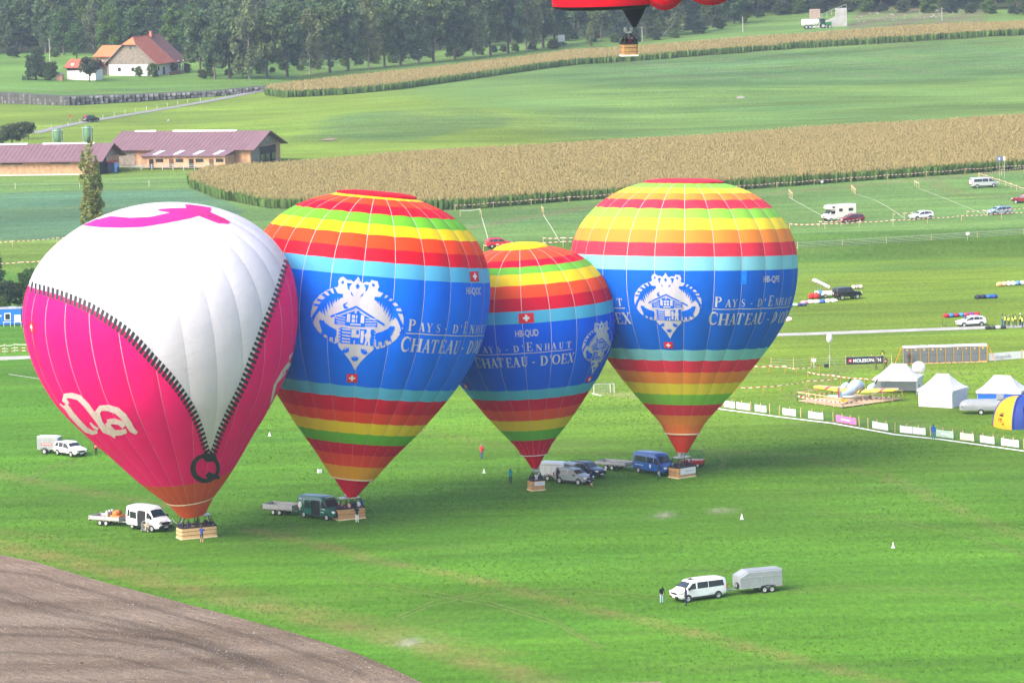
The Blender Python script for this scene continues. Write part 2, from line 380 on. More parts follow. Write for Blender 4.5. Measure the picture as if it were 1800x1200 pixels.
def strip(name, pts, w, m, z=0.03, label=None, kind='structure', step=4.0, world=False):
    """ground-hugging ribbon along photo points"""
    P = [Vector((p[0], p[1])) for p in (pts if world else gpoly(pts))]
    Q = []
    for a, b in zip(P[:-1], P[1:]):
        k = max(1, int((b - a).length / step)); Q += [a.lerp(b, i / k) for i in range(k)]
    Q.append(P[-1]); mb = MB(); vs = []
    for i, p in enumerate(Q):
        d = (Q[min(i + 1, len(Q) - 1)] - Q[max(i - 1, 0)]).normalized(); nrm = Vector((-d.y, d.x)); ww = w * (1 + 0.06 * math.sin(i * 1.7))
        for k in (-1, 0, 1):
            q = p + nrm * (k * ww / 2); vs.append((q.x, q.y, gz(q.x, q.y) + z))
    fs = [(i * 3 + k, i * 3 + k + 1, i * 3 + k + 4, i * 3 + k + 3) for i in range(len(Q) - 1) for k in (0, 1)]
    mb.add(vs, fs, 0, True); o = mb.build(name, m); return tag(o, label, kind=kind)
asphalt = mat('old_asphalt', (0.20, 0.20, 0.20), rough=0.9, var=0.2, scale=0.6, bump=0.1)
strip('road', [(60, 235), (100, 225), (150, 215), (300, 190), (420, 168), (466, 157)], 3.6, asphalt, 0.10, 'grey farm road climbing past the stone wall')
strip('path', [(-60, 631), (300, 621), (900, 601), (1420, 587), (1860, 571)], 3.3, mat('path_concrete', (0.33, 0.33, 0.31), rough=0.9, var=0.15, scale=0.5), 0.03, 'pale paved path across the airfield')
ribbon_white = white_mark
strip('white_line', [(1255, 717), (1271, 720), (1370, 733), (1465, 744.5), (1573, 764), (1657, 773), (1800, 793), (1860, 801)], 0.55, white_mark, 0.05, 'white chalk line below the banner barrier')
strip('white_line', [(-60, 634), (0, 633), (60, 630)], 0.3, white_mark, 0.05, 'short white chalk line beside the left path')
strip('white_line', [(15, 658), (75, 667)], 0.15, white_mark, 0.05, 'thin white line on the turf left of the pink balloon')
LINES = [[(1387, 346), (1393, 351), (1455, 385), (1470, 392)], [(1506, 342), (1538, 352), (1560, 364), (1592, 385)], [(1616, 332), (1640, 341), (1690, 361), (1728, 376)],
         [(955, 378), (968, 398), (983, 424)], [(847, 383), (852, 400), (860, 428)], [(1755, 321), (1790, 332), (1830, 345)]]
for i, L in enumerate(LINES):
    strip('bay_line', L, 0.15, mat('faint_chalk', (0.42, 0.46, 0.33), rough=0.9, var=0.2), 0.05, 'faint chalk line dividing the car park rows, number %d from the right' % (i + 1))

# ---- ploughed field, lower left
def ploughed():
    edge = [(-40, 968), (0, 978), (60, 990), (180, 1026), (330, 1066), (420, 1090), (520, 1118), (620, 1150), (690, 1180), (760, 1215)]
    E = gpoly(edge); P = [(q[0], q[1]) for q in E]
    poly = P + [(P[-1][0] + 8, 250), (-120, 250), (-120, P[0][1])]
    xs = np.arange(-121, 12, 0.6); ys = np.arange(268, 452, 0.6); X, Y = np.meshgrid(xs, ys)
    ye = np.interp(X, [p[0] for p in P], [p[1] for p in P])      # far edge: y as a function of x
    t = np.linspace(0, 1, len(ys))[:, None]; Yg = 262 + (ye - 262) * t
    fur = np.sin((Yg * 0.93 + X * 0.36) * 1.3) * 0.02 + rng.normal(0, 0.03, X.shape)
    rut = -0.12 * np.exp(-((Yg - 330 - 0.34 * -X - 6) / 1.2) ** 2) - 0.12 * np.exp(-((Yg - 337 + 0.34 * X + 8) / 1.2) ** 2)
    Z = 0.34 + fur + rut; Z[-1] = -0.02; Z[-2] = 0.26; Z[-3] = 0.42
    V = np.stack([X, Yg, Z], -1).reshape(-1, 3); n, m = X.shape; idx = np.arange(n * m).reshape(n, m)
    Fq = np.stack([idx[:-1, :-1], idx[:-1, 1:], idx[1:, 1:], idx[1:, :-1]], -1).reshape(-1, 4)
    Ct = np.ones((len(V), 3))
    for tr, w in (([(-60, 1033), (0, 1045), (110, 1075), (220, 1098), (330, 1125), (450, 1165), (560, 1205)], .8), ([(-60, 1048), (0, 1060), (110, 1087), (220, 1110), (330, 1137), (450, 1180)], .8), ([(-40, 1106), (150, 1112), (300, 1130), (420, 1160), (500, 1195)], .6), ([(-40, 1120), (150, 1126), (300, 1146), (400, 1180)], .6), ([(-40, 1150), (200, 1160), (330, 1190)], .5), ([(-40, 1004), (60, 1016), (180, 1050), (330, 1092), (500, 1142), (640, 1190)], .5)):
        Ct *= 1 - (0.34 * np.exp(-(poly_dist(V[:, 0], V[:, 1], gpoly(tr)) / w) ** 2))[:, None]
    Ct *= 1 - 0.35 * np.exp(-(poly_dist(V[:, 0], V[:, 1], P) / 0.7) ** 2)[:, None]
    mm = bpy.data.materials.new('ploughed_soil'); mm.use_nodes = True; nd = mm.node_tree.nodes; l = mm.node_tree.links; b = nd['Principled BSDF']
    b.inputs['Roughness'].default_value = 0.95; b.inputs['Specular IOR Level'].default_value = 0.1
    g = nd.new('ShaderNodeNewGeometry'); mp = nd.new('ShaderNodeMapping'); mp.inputs['Rotation'].default_value = (0, 0, R(19)); mp.inputs['Scale'].default_value = (0.035, 0.28, 1)
    l.new(g.outputs['Position'], mp.inputs[0]); t1 = nd.new('ShaderNodeTexNoise'); t1.inputs['Scale'].default_value = 0.55; t1.inputs['Detail'].default_value = 7; l.new(mp.outputs[0], t1.inputs['Vector'])
    r1 = nd.new('ShaderNodeValToRGB'); e = r1.color_ramp.elements; e[0].position = 0.30; e[0].color = (0.110, 0.082, 0.060, 1); e[1].position = 0.72; e[1].color = (0.192, 0.155, 0.122, 1)
    l.new(t1.outputs['Fac'], r1.inputs[0])
    t2 = nd.new('ShaderNodeTexNoise'); t2.inputs['Scale'].default_value = 3.2; t2.inputs['Detail'].default_value = 6; t2.inputs['Roughness'].default_value = 0.8; l.new(g.outputs['Position'], t2.inputs['Vector'])
    r2 = nd.new('ShaderNodeMapRange'); r2.inputs['From Min'].default_value = 0.3; r2.inputs['From Max'].default_value = 0.72; r2.inputs['To Min'].default_value = 0.6; r2.inputs['To Max'].default_value = 1.5; l.new(t2.outputs['Fac'], r2.inputs[0])
    ta = nd.new('ShaderNodeAttribute'); ta.attribute_name = 'tint'; tm = nd.new('ShaderNodeVectorMath'); tm.operation = 'MULTIPLY'; l.new(r1.outputs[0], tm.inputs[0]); l.new(ta.outputs['Color'], tm.inputs[1])
    sc = nd.new('ShaderNodeVectorMath'); sc.operation = 'SCALE'; l.new(tm.outputs[0], sc.inputs[0]); l.new(r2.outputs[0], sc.inputs['Scale']); l.new(sc.outputs[0], b.inputs['Base Color'])
    bp = nd.new('ShaderNodeBump'); bp.inputs['Distance'].default_value = 0.15; bp.inputs['Strength'].default_value = 0.7; l.new(t2.outputs['Fac'], bp.inputs['Height']); l.new(bp.outputs[0], b.inputs['Normal'])
    tag(link('ploughed_field', np_mesh('ploughed_field', V, Fq, mm, col=Ct)), 'bare brown ploughed field at lower left', kind='structure')
    # stones and clods lying on the soil
    N = 18000; cx = rng.uniform(-60, 8, N); yt = rng.uniform(0, 1, N) ** 0.8; ce = np.interp(cx, [p[0] for p in P], [p[1] for p in P]); cy = 300 + (ce - 0.5 - 300) * yt
    s = rng.uniform(0.02, 0.065, N) * (1 + 1.3 * (rng.uniform(0, 1, N) > 0.985))
    base = np.array([(1, 0, 0), (-0.5, 0.87, 0), (-0.5, -0.87, 0), (0.1, 0.1, 0.9), (0, 0, -0.6)])
    an = rng.uniform(0, 6.28, N); ca, sa = np.cos(an), np.sin(an)
    Vb = base[None] * s[:, None, None] * rng.uniform(0.7, 1.3, (N, 5, 1))
    Vx = Vb[..., 0] * ca[:, None] - Vb[..., 1] * sa[:, None] + cx[:, None]; Vy = Vb[..., 0] * sa[:, None] + Vb[..., 1] * ca[:, None] + cy[:, None]
    V = np.stack([Vx, Vy, Vb[..., 2] + 0.36], -1).reshape(-1, 3); o = (np.arange(N) * 5)[:, None, None]
    Ft = (np.array([(0, 1, 3), (1, 2, 3), (2, 0, 3), (1, 0, 4), (2, 1, 4), (0, 2, 4)])[None] + o).reshape(-1, 3)
    stone = rng.uniform(0, 1, N) > 0.45; c = np.where(stone[:, None], (0.24, 0.215, 0.19), (0.12, 0.095, 0.075)) * rng.uniform(0.7, 1.25, (N, 1))
    me = np_mesh('stones', V, Ft, attr_mat('stones', 'tint'), col=np.repeat(c, 5, 0))
    tag(link('stones', me), 'pale stones and clods scattered over the ploughed soil', kind='stuff')
ploughed()

# tyre marks pressed into the turf
press = mat('pressed_grass', (0.10, 0.14, 0.022), rough=0.95, var=0.45, scale=1.3)
MARKS = [[(560, 1010), (700, 1032), (860, 1060), (980, 1095), (1060, 1140)], [(1228, 792), (1262, 800), (1276, 812), (1262, 826), (1225, 832)], [(1420, 900), (1560, 912), (1700, 940), (1830, 985)], [(690, 1090), (760, 1060), (860, 1040), (1000, 1035), (1170, 1050)], [(420, 960), (470, 948), (540, 925)], [(40, 845), (90, 822), (140, 806)], [(1380, 1040), (1500, 1030), (1660, 1040), (1830, 1070)]]
for i, L in enumerate(MARKS):
    for k, dy in ((0, -3.0), (1, 3.0)):
        strip('wheel_track', [(x, y + dy) for x, y in L], 0.22, press, 0.02, 'faint tyre mark in the turf, %s track of pair %d' % (('near', 'far')[1 - k], i + 1), step=2.5)
# loose tufts of longer grass in the near turf
def tufts():
    N = 60000; Y = 335 + 200 * rng.uniform(0, 1, N) ** 0.8; X = rng.uniform(-1, 1, N) * Y * 0.13; k = np.sin(X * 0.13 + Y * 0.05) + np.sin(X * 0.05 - Y * 0.11) + rng.normal(0, 0.9, N) > 0.0; X = X[k]; Y = Y[k]
    E = np.array(gpoly([(-40, 964), (0, 974), (180, 1022), (420, 1086), (620, 1146), (780, 1215)])); k = (X > E[-1, 0]) | (Y > np.interp(X, E[:, 0], E[:, 1])); X = X[k]; Y = Y[k]; N = len(X)
    V = []; C = []
    for j in range(2):
        a = rng.uniform(0, 3.14, N); w = rng.uniform(0.04, 0.10, N); h = rng.uniform(0.03, 0.09, N); ax = np.cos(a) * w; ay = np.sin(a) * w; o = rng.normal(0, 0.04, N)
        V.append(np.stack([np.stack([X - ax, Y - ay, X * 0], -1), np.stack([X + ax, Y + ay, X * 0], -1), np.stack([X + ax * .7 + o, Y + ay * .7, h], -1), np.stack([X - ax * .7 + o, Y - ay * .7, h * .9], -1)], 1)); c = np.array((0.096, 0.205, 0.018)) * rng.uniform(0.75, 1.2, (N, 1)); C.append(np.repeat(c[:, None], 4, 1))
    V = np.concatenate(V).reshape(-1, 3); C = np.concatenate(C).reshape(-1, 3)
    tag(link('grass_tufts', np_mesh('grass_tufts', V, np.arange(len(V)).reshape(-1, 4), attr_mat('tuft_blades', 'tint', 0.8, 0.3), col=C)), 'short tufts of grass scattered over the near turf', 'grass', kind='stuff')
tufts()

# ================================================================== VEGETATION
leaf_m = attr_mat('leaves', 'tint', rough=0.7, trans=0.4)
bark_m = mat('bark', (0.10, 0.085, 0.07), rough=0.9, var=0.3, scale=4)
birch_m = mat('pale_bark', (0.30, 0.28, 0.25), rough=0.9, var=0.35, scale=3)
def leaf_quads(Cn, size, col, droop=0.0, colvar=0.22):
    N = len(Cn); a = rng.normal(0, 1, (N, 3)); a /= np.linalg.norm(a, axis=1, keepdims=True)
    b = rng.normal(0, 1, (N, 3)); b[:, 2] -= droop; b -= a * np.sum(a * b, 1, keepdims=True); b /= np.linalg.norm(b, axis=1, keepdims=True)
    s = size * rng.uniform(0.6, 1.35, (N, 1))
    V = np.stack([Cn - a * s * 0.5, Cn - b * s * 0.75, Cn + a * s * 0.5, Cn + b * s * 0.75], 1).reshape(-1, 3)
    F = np.arange(N * 4).reshape(N, 4)
    k = rng.uniform(1 - colvar, 1 + colvar, (N, 1)) * 0.88; hue = rng.uniform(-0.12, 0.12, (N, 1))
    c = np.array(col)[None] * k * np.concatenate([1 + hue, np.ones((N, 1)), 1 - hue], 1)
    return V, F, np.repeat(c, 4, 0)
def in_ball(N):
    v = rng.normal(0, 1, (N, 3)); v /= np.linalg.norm(v, axis=1, keepdims=True); return v * rng.uniform(0.25, 1, (N, 1)) ** 0.5
def crown_mesh(name, clumps, per, size, col, droop=0.0):
    pts = []; cols = []
    for (c, r) in clumps:
        pts.append(np.array(c) + in_ball(per) * np.array(r)); cols.append(np.repeat(np.array(col)[None] * rng.uniform(0.72, 1.3), per, 0))
    P = np.vstack(pts); V, F, c = leaf_quads(P, size, (1, 1, 1), droop); c = c * np.repeat(np.vstack(cols), 4, 0)
    return np_mesh(name, V, F, leaf_m, col=c)
def trunk_mesh(name, H, r, limbs, m, top=0.8):
    mb = MB(); n = 6; pts = [Vector((rnd.uniform(-1, 1) * 0.02 * H * (i / n), rnd.uniform(-1, 1) * 0.02 * H * (i / n), H * top * i / n)) for i in range(n + 1)]
    pts[0].z = -0.4
    for i in range(n): mb.tube(pts[i], pts[i + 1], r * (1 - 0.85 * i / n) * (1.25 if i == 0 else 1), r * (1 - 0.85 * (i + 1) / n), 7)
    for (c, rr) in limbs:
        z = max(H * 0.12, min(H * top * 0.95, c[2] * 0.8)); k = min(n - 1, int(z / (H * top) * n)); mb.tube(pts[k].lerp(pts[k + 1], 0.5), c, r * 0.3, r * 0.06, 5)
    return mb.mesh(name, m)
TREES = {}
def tree_kind(key, fn): TREES[key] = fn()
def birch(H, w, col, seed):
    def f():
        r_ = random.Random(seed); cl = []
        for i in range(70):
            t = r_.uniform(0.14, 0.99); rad = w * (0.35 + 0.65 * math.sin(math.pi * min(1, t * 0.85 + 0.12))) * (1.0 if t < 0.75 else (1.05 - t) * 3.3)
            a = r_.uniform(0, 6.28); q = r_.uniform(0.3, 1.0) ** 0.6 * rad
            cl.append(((math.cos(a) * q, math.sin(a) * q, t * H), (r_.uniform(0.9, 1.6), r_.uniform(0.9, 1.6), r_.uniform(1.4, 2.8))))
        return trunk_mesh('trunk', H, 0.28, cl[::5], birch_m, 0.9), crown_mesh('crown', cl, 66, 0.62, col, 1.6)
    return f
def broad(H, w, col, seed, low=0.18, size=0.62):
    def f():
        r_ = random.Random(seed); cl = []
        lobes = [(0, 0, H * 0.62, w * 0.72, H * 0.34)]
        for i in range(11):
            a = i * 2.4 + r_.uniform(-0.4, 0.4); t = low + 0.1 + (0.82 - low) * (i / 10.0); q = w * 0.62 * math.sin(math.pi * (0.18 + 0.72 * t)) * r_.uniform(0.75, 1.1)
            lobes.append((math.cos(a) * q, math.sin(a) * q, H * t, w * r_.uniform(0.3, 0.46), H * r_.uniform(0.1, 0.16)))
        for (lx, ly, lz, lr, lh) in lobes:
            for k in range(9):
                v = Vector((r_.gauss(0, 1), r_.gauss(0, 1), r_.gauss(0, 1))).normalized() * r_.uniform(0.55, 1.0)
                s = r_.uniform(0.17, 0.29) * w
                cl.append(((lx + v.x * lr, ly + v.y * lr, max(H * low * 0.8, lz + v.z * lh)), (s, s, s * 0.75)))
        return trunk_mesh('trunk', H, 0.018 * H + 0.08, cl[::9], bark_m, 0.75), crown_mesh('crown', cl, 36, size * H / 18 + 0.1, col)
    return f
def conifer(H, w, col, seed):
    def f():
        r_ = random.Random(seed); cl = []; n = 20
        for i in range(n):
            t = 0.08 + 0.9 * i / n; rad = w * (1 - t) ** 0.9 + 0.15; k = max(3, int(9 * (1 - t) + 2))
            for j in range(k):
                a = 6.283 * j / k + i * 0.7; q = rad * r_.uniform(0.55, 1.0)
                cl.append(((math.cos(a) * q, math.sin(a) * q, t * H - q * 0.18), (rad * 0.33 + 0.2, rad * 0.33 + 0.2, 0.35)))
        return trunk_mesh('trunk', H, 0.26, [], bark_m, 0.97), crown_mesh('crown', cl, 26, 0.42, col, 0.8)
    return f
def poplar(H, col, seed):
    def f():
        r_ = random.Random(seed); cl = []
        for (x, y, h, w, z0) in ((0, 0, 1.0, 1.15, 0.05), (-1.35, 0.1, 0.72, 0.72, 0.1), (0.9, -0.4, 0.86, 0.8, 0.08), (-0.5, 0.7, 0.82, 0.8, 0.1), (0.5, 0.6, 0.62, 0.8, 0.06), (-1.0, -0.5, 0.5, 0.7, 0.05)):
            for i in range(26):
                t = z0 + (h - z0) * i / 25; k = min(1, (h - t) * 6 + 0.25)
                cl.append(((x + r_.uniform(-1, 1) * w * 0.5 * k, y + r_.uniform(-1, 1) * w * 0.5 * k, t * H), (w * 0.55 * k, w * 0.55 * k, 0.75)))
        return trunk_mesh('trunk', H, 0.3, cl[20::26], bark_m, 0.92), crown_mesh('crown', cl, 38, 0.30, col, -1.0)
    return f
G1, G2, G3, G4 = (0.10, 0.165, 0.07), (0.075, 0.15, 0.05), (0.05, 0.09, 0.05), (0.11, 0.20, 0.045)
for i in range(4): tree_kind('birch%d' % i, birch(20 + i * 1.2, 4.0 + 0.25 * i, (0.150 + 0.010 * i, 0.215, 0.105 - 0.006 * i), 20 + i))
for i in range(4): tree_kind('broad%d' % i, broad(17 + 1.5 * i, 5.2 + 0.4 * i, [G1, G2, G4, (0.12, 0.18, 0.06)][i], 40 + i))
for i in range(2): tree_kind('conifer%d' % i, conifer(20 + 3 * i, 3.4 + 0.5 * i, [(0.036, 0.075, 0.046), (0.046, 0.085, 0.05)][i], 60 + i))
tree_kind('poplar', poplar(20.5, (0.27, 0.30, 0.085), 70))
for i in range(3): tree_kind('bush%d' % i, broad(4.2, 2.3, [(0.07, 0.11, 0.042), (0.10, 0.175, 0.04), (0.05, 0.085, 0.042)][i], 80 + i, low=0.05, size=0.5))
tree_kind('fruit', broad(6.0, 3.0, (0.075, 0.105, 0.05), 90, low=0.35, size=0.5))
def plant_tree(key, p, sc, label, group=None, name='tree', cat='tree'):
    tr, cr = TREES[key]; t = thing(name, label, cat, (p[0], p[1], gz(p[0], p[1])), rnd.uniform(0, 6.28), group)
    if hasattr(sc, '__len__'): t.scale = sc
    else: t.scale = (sc, sc, sc)
    link('trunk', tr, t); link('crown', cr, t); return t
def plant_px(key, px, py, hpx, H0, label, group=None, name='tree', wid=1.0):
    p = ground(px, py); s = hpx / pxm(p) / H0; return plant_tree(key, p, (s * wid, s * wid, s), label, group, name)
# birch row along the upper maize
ORD = 'first second third fourth fifth sixth seventh eighth ninth tenth eleventh twelfth thirteenth fourteenth fifteenth sixteenth seventeenth eighteenth nineteenth twentieth twenty-first'.split()
HB = {'birch0': 20, 'birch1': 21.2, 'birch2': 22.4, 'birch3': 23.6}
row = [(352, 138, 118), (378, 143, 100), (404, 141, 122), (438, 142, 128), (470, 141, 118), (505, 138, 128), (545, 134, 112), (580, 131, 118), (612, 128, 122), (648, 125, 124), (676, 121, 106), (704, 118, 120), (735, 115, 112),
       (762, 112, 122), (800, 108, 116), (832, 105, 128), (862, 101, 120), (893, 97, 128), (925, 93, 122), (955, 88, 124), (975, 85, 112)]
for i, (x, y, h) in enumerate(row):
    k = ['birch%d' % (i * 3 % 4), 'broad3', 'broad0'][i % 3] if i > 1 else 'broad0'; plant_px(k, x, y - 3, h, HB.get(k, {'broad3': 21.5, 'broad0': 17.0}.get(k, 20)), 'tall grey-green tree, %s from the left in the row above the upper maize strip' % ORD[i], 'tree row above the maize', 'tree', (1.12 if i > 4 else 1.2) if 'birch' in k else 0.92)
for i in range(26):                                    # undergrowth at the foot of the row
    t = i / 25; x = 350 + 640 * t; y = 140 - 55 * t; plant_px('bush%d' % (i % 3), x + rnd.uniform(-8, 8), y + rnd.uniform(-3, 1), rnd.uniform(9, 17), 4.2, 'low shrub at the foot of the tall tree row above the maize', 'undergrowth below the tree row', 'shrub', 1.3)
# wood on the slope behind, rows following the wood edge
EDGE = [(-60, 100), (120, 99), (340, 108), (345, 118), (560, 112), (800, 92), (990, 70), (1100, 74), (1200, 64), (1290, 44), (1340, 28), (1400, 22), (1480, 20), (1560, 20), (1700, 22), (1860, 26)]
EX = [e[0] for e in EDGE]; EY = [e[1] for e in EDGE]
for r_i in range(5):
    px = -50 + (r_i % 2) * 17
    while px < 1850:
        py = float(np.interp(px, EX, EY)) - 4 - r_i * 11 + rnd.uniform(-3, 3); p = ground(px, py)
        if not (20 < px < 345 and r_i == 0 and 120 < px < 300):
            k = rnd.choice(['broad0', 'broad1', 'broad2', 'broad3', 'broad1', 'broad0', 'conifer0', 'conifer1', 'birch1', 'broad3'])
            plant_tree(k, p, rnd.uniform(0.72, 1.15), 'dense dark tree in the wood across the top of the picture', 'wood on the slope', 'forest_tree')
        px += rnd.uniform(30, 46)
for i in range(52):                                    # leafy wood edge
    px = -50 + i * 36.5 + rnd.uniform(-8, 8); py = float(np.interp(px, EX, EY)) + 2
    if 100 < px < 990: continue
    plant_px('bush%d' % (i % 3), px, py, rnd.uniform(14, 28), 4.2, 'rounded shrub along the edge of the wood', 'shrubs at the wood edge', 'shrub', 1.3)
# single trees
plant_px('poplar', 163, 422, 176, 20.5, 'narrow columnar poplar with yellowing leaves left of the pink balloon crown', name='poplar_tree', wid=1.45)
plant_px('conifer0', -6, 520, 116, 20, 'dark spruce cut by the left edge of the picture', name='spruce_tree', wid=0.95)
plant_px('broad1', 52, 538, 66, 18.5, 'broad dark green tree beside the spruce above the blue hut', wid=1.2)
plant_px('bush2', 18, 540, 44, 4.2, 'dark bush at the foot of the spruce', name='shrub', wid=1.1)
plant_px('bush1', 3, 545, 22, 4.2, 'light green bush right at the left edge', name='shrub')
plant_px('fruit', 157, 144, 42, 6.0, 'small fruit tree in front of the white garage', wid=1.05)
plant_px('bush2', 64, 141, 42, 4.2, 'dark rounded bush left of the garage', name='shrub', wid=1.05)
plant_px('bush0', 88, 142, 32, 4.2, 'lower bush leaning against the dark one left of the garage', name='shrub')
plant_px('conifer1', 40, 142, 12, 23, 'tiny clipped conifer on the farmhouse lawn', name='conifer')
plant_px('broad1', 135, 105, 62, 18.5, 'dusky purple-green tree behind the garage')
plant_px('broad2', 195, 100, 88, 20, 'bright green broad tree behind the farmhouse')
plant_px('bush1', 244, 135, 17, 4.2, 'small green bush left of the pair against the white gable', name='shrub')
plant_px('bush1', 268, 136, 23, 4.2, 'larger green bush at the corner of the white gable', name='shrub', wid=1.0)
plant_px('bush1', 306, 130, 22, 4.2, 'green bush by the farmhouse side wall', name='shrub')
plant_px('bush0', 328, 128, 16, 4.2, 'bush at the far corner of the farmhouse', name='shrub')
plant_px('fruit', 22, 262, 44, 6.0, 'spreading dark fruit tree beside the farm road', wid=1.3)
plant_px('fruit', 50, 245, 30, 6.0, 'lower fruit tree behind it beside the farm road', wid=1.1)
plant_px('bush0', -2, 258, 28, 4.2, 'dark bush at the left edge above the long barn', name='shrub')
plant_px('birch2', 1038, 84, 40, 22.4, 'young birch standing alone right of the tall tree row', name='birch_tree')

# ---- maize
def maize(name, outline, label, sp, hgt, edge_d=4.0, rows_a=0.0, gap=None):
    P = gpoly(outline); A = np.array(P); x0, y0 = A.min(0); x1, y1 = A.max(0)
    xs = np.arange(x0, x1, sp[0]); ys = np.arange(y0, y1, sp[1]); X, Y = np.meshgrid(xs, ys); X = X.ravel(); Y = Y.ravel()
    ca, sa = math.cos(rows_a), math.sin(rows_a); mx, my = (x0 + x1) / 2, (y0 + y1) / 2
    big = max(x1 - x0, y1 - y0) * 0.75; xs = np.arange(-big, big, sp[0]); ys = np.arange(-big, big, sp[1]); U, W = np.meshgrid(xs, ys)
    Ur = U.ravel() + rng.uniform(-0.35, 0.35, U.size) * sp[0]; Wr = W.ravel() + rng.normal(0, 0.10, U.size)
    X = mx + Ur * ca - Wr * sa; Y = my + Ur * sa + Wr * ca
    k = inside(X, Y, P); X = X[k]; Y = Y[k]
    if gap is not None:
        kk = ~gap(X, Y); X = X[kk]; Y = Y[kk]
    N = len(X); Z = th(X, Y); h = hgt * rng.uniform(0.86, 1.1, N) * (1 + 0.06 * np.sin(X * 0.11) * np.sin(Y * 0.07))
    d = poly_dist(X, Y, P + [P[0]]); edge = d < edge_d
    quads = []; cols = []; B = np.stack([X, Y, Z], -1)
    low = 0.42 * h
    for j in range(2):
        an = rng.uniform(0, math.pi, N); w = rng.uniform(0.24, 0.42, N)
        zz0 = np.where(edge, 0.05 if j < 2 else 0.3, low); zz1 = h * rng.uniform(0.72, 0.93, N)
        ax = np.cos(an) * w; ay = np.sin(an) * w; ox = rng.normal(0, 0.12, N); oy = rng.normal(0, 0.12, N)
        q = np.stack([np.stack([X - ax * 0.6, Y - ay * 0.6, Z + zz0], -1), np.stack([X + ax * 0.6, Y + ay * 0.6, Z + zz0], -1),
                      np.stack([X + ax + ox, Y + ay + oy, Z + zz1], -1), np.stack([X - ax + ox, Y - ay + oy, Z + zz1 * 0.92], -1)], 1)
        c = np.array((0.13, 0.19, 0.06)) * rng.uniform(0.75, 1.2, (N, 1)); c = np.where(edge[:, None], c * np.array((1.0, 1.2, 1.0)), c * np.array((1.7, 1.3, 1.4))); c4 = np.repeat(c[:, None], 4, 1).copy()
        quads.append(q); cols.append(c4)
    for j in range(3):                                   # tassels
        an = rng.uniform(0, math.pi, N); w = rng.uniform(0.05, 0.13, N); TX = X + rng.normal(0, .12, N); TY = Y + rng.normal(0, .12, N); ax = np.cos(an) * w; ay = np.sin(an) * w
        q = np.stack([np.stack([TX - ax * 0.3, TY - ay * 0.3, Z + h * 0.80], -1), np.stack([TX + ax * 0.3, TY + ay * 0.3, Z + h * 0.80], -1),
                      np.stack([TX + ax, TY + ay, Z + h * 1.08], -1), np.stack([TX - ax, TY - ay, Z + h * 1.04], -1)], 1)
        c = np.array((0.385, 0.315, 0.14)) * rng.uniform(0.92, 1.08, (N, 1))
        quads.append(q); cols.append(np.repeat(c[:, None], 4, 1))
    V = np.concatenate(quads).reshape(-1, 3); C = np.concatenate(cols).reshape(-1, 3); F = np.arange(len(V)).reshape(-1, 4)
    o = link(name, np_mesh(name, V, F, leaf_m, col=C)); tag(o, label, 'maize', kind='stuff')
    # soil under the crop
    mb = MB(); xs = np.linspace(x0, x1, 60); 
    bm = bmesh.new(); vs = [bm.verts.new((p[0], p[1], 0)) for p in P]; bm.faces.new(vs); bmesh.ops.triangulate(bm, faces=bm.faces[:])
    for s_ in np.arange(x0 + 6, x1, 6.0): bmesh.ops.bisect_plane(bm, geom=bm.verts[:] + bm.edges[:] + bm.faces[:], plane_co=(s_, 0, 0), plane_no=(1, 0, 0))
    for s_ in np.arange(y0 + 6, y1, 6.0): bmesh.ops.bisect_plane(bm, geom=bm.verts[:] + bm.edges[:] + bm.faces[:], plane_co=(0, s_, 0), plane_no=(0, 1, 0))
    for v in bm.verts: v.co.z = gz(v.co.x, v.co.y) + 0.12
    me = bpy.data.meshes.new('field_soil'); bm.to_mesh(me); bm.free(); me.materials.append(mat('maize_soil', (0.06, 0.06, 0.03), rough=0.95, var=0.2, scale=0.3))
    tag(link('field_soil', me), 'soil under the maize', kind='structure')
    # olive sheet added below the tassels to cover the shaded gaps between plants
    step = 1.6; xs = np.arange(x0, x1, step); ys = np.arange(y0, y1, step); GX, GY = np.meshgrid(xs, ys); ok = inside(GX.ravel(), GY.ravel(), P) & (poly_dist(GX.ravel(), GY.ravel(), P + [P[0]]) > 1.3); ok = ok.reshape(GX.shape)
    GZ = th(GX, GY) + hgt * (0.80 + 0.07 * rng.normal(0, 1, GX.shape)); gi = np.arange(GX.size).reshape(GX.shape); q = ok[:-1, :-1] & ok[1:, :-1] & ok[:-1, 1:] & ok[1:, 1:]
    Fc = np.stack([gi[:-1, :-1][q], gi[:-1, 1:][q], gi[1:, 1:][q], gi[1:, :-1][q]], -1); Cc = np.array((0.26, 0.235, 0.095)) * rng.uniform(0.85, 1.15, (GX.size, 1))
    cn = link('canopy', np_mesh('canopy', np.stack([GX, GY, GZ], -1).reshape(-1, 3), Fc, leaf_m, col=Cc), o); cn['kind'] = 'stuff'
    return P
gp = ground(1606, 205)
maize('maize', [(330, 323), (336, 331), (380, 349), (470, 366), (600, 372), (740, 371), (850, 366), (1000, 354), (1300, 334), (1560, 315), (1830, 296), (1860, 294), (1860, 214), (1800, 217), (1400, 242), (1000, 268), (700, 286), (500, 302), (430, 306), (365, 311)],
      'broad maize field with tan tassels between the long barn and the car park', (0.42, 0.85), 2.25, 4.0, R(10))
maize('maize', [(466, 168), (500, 172), (600, 167), (700, 158), (800, 144), (1000, 116), (1200, 101), (1400, 86), (1600, 74), (1860, 61), (1860, 46), (1600, 58), (1400, 70), (1200, 85), (1000, 101), (800, 126), (640, 144), (520, 156), (475, 162)],
      'narrow upper maize strip in front of the woods', (0.55, 0.95), 2.2, 6.0, R(16))

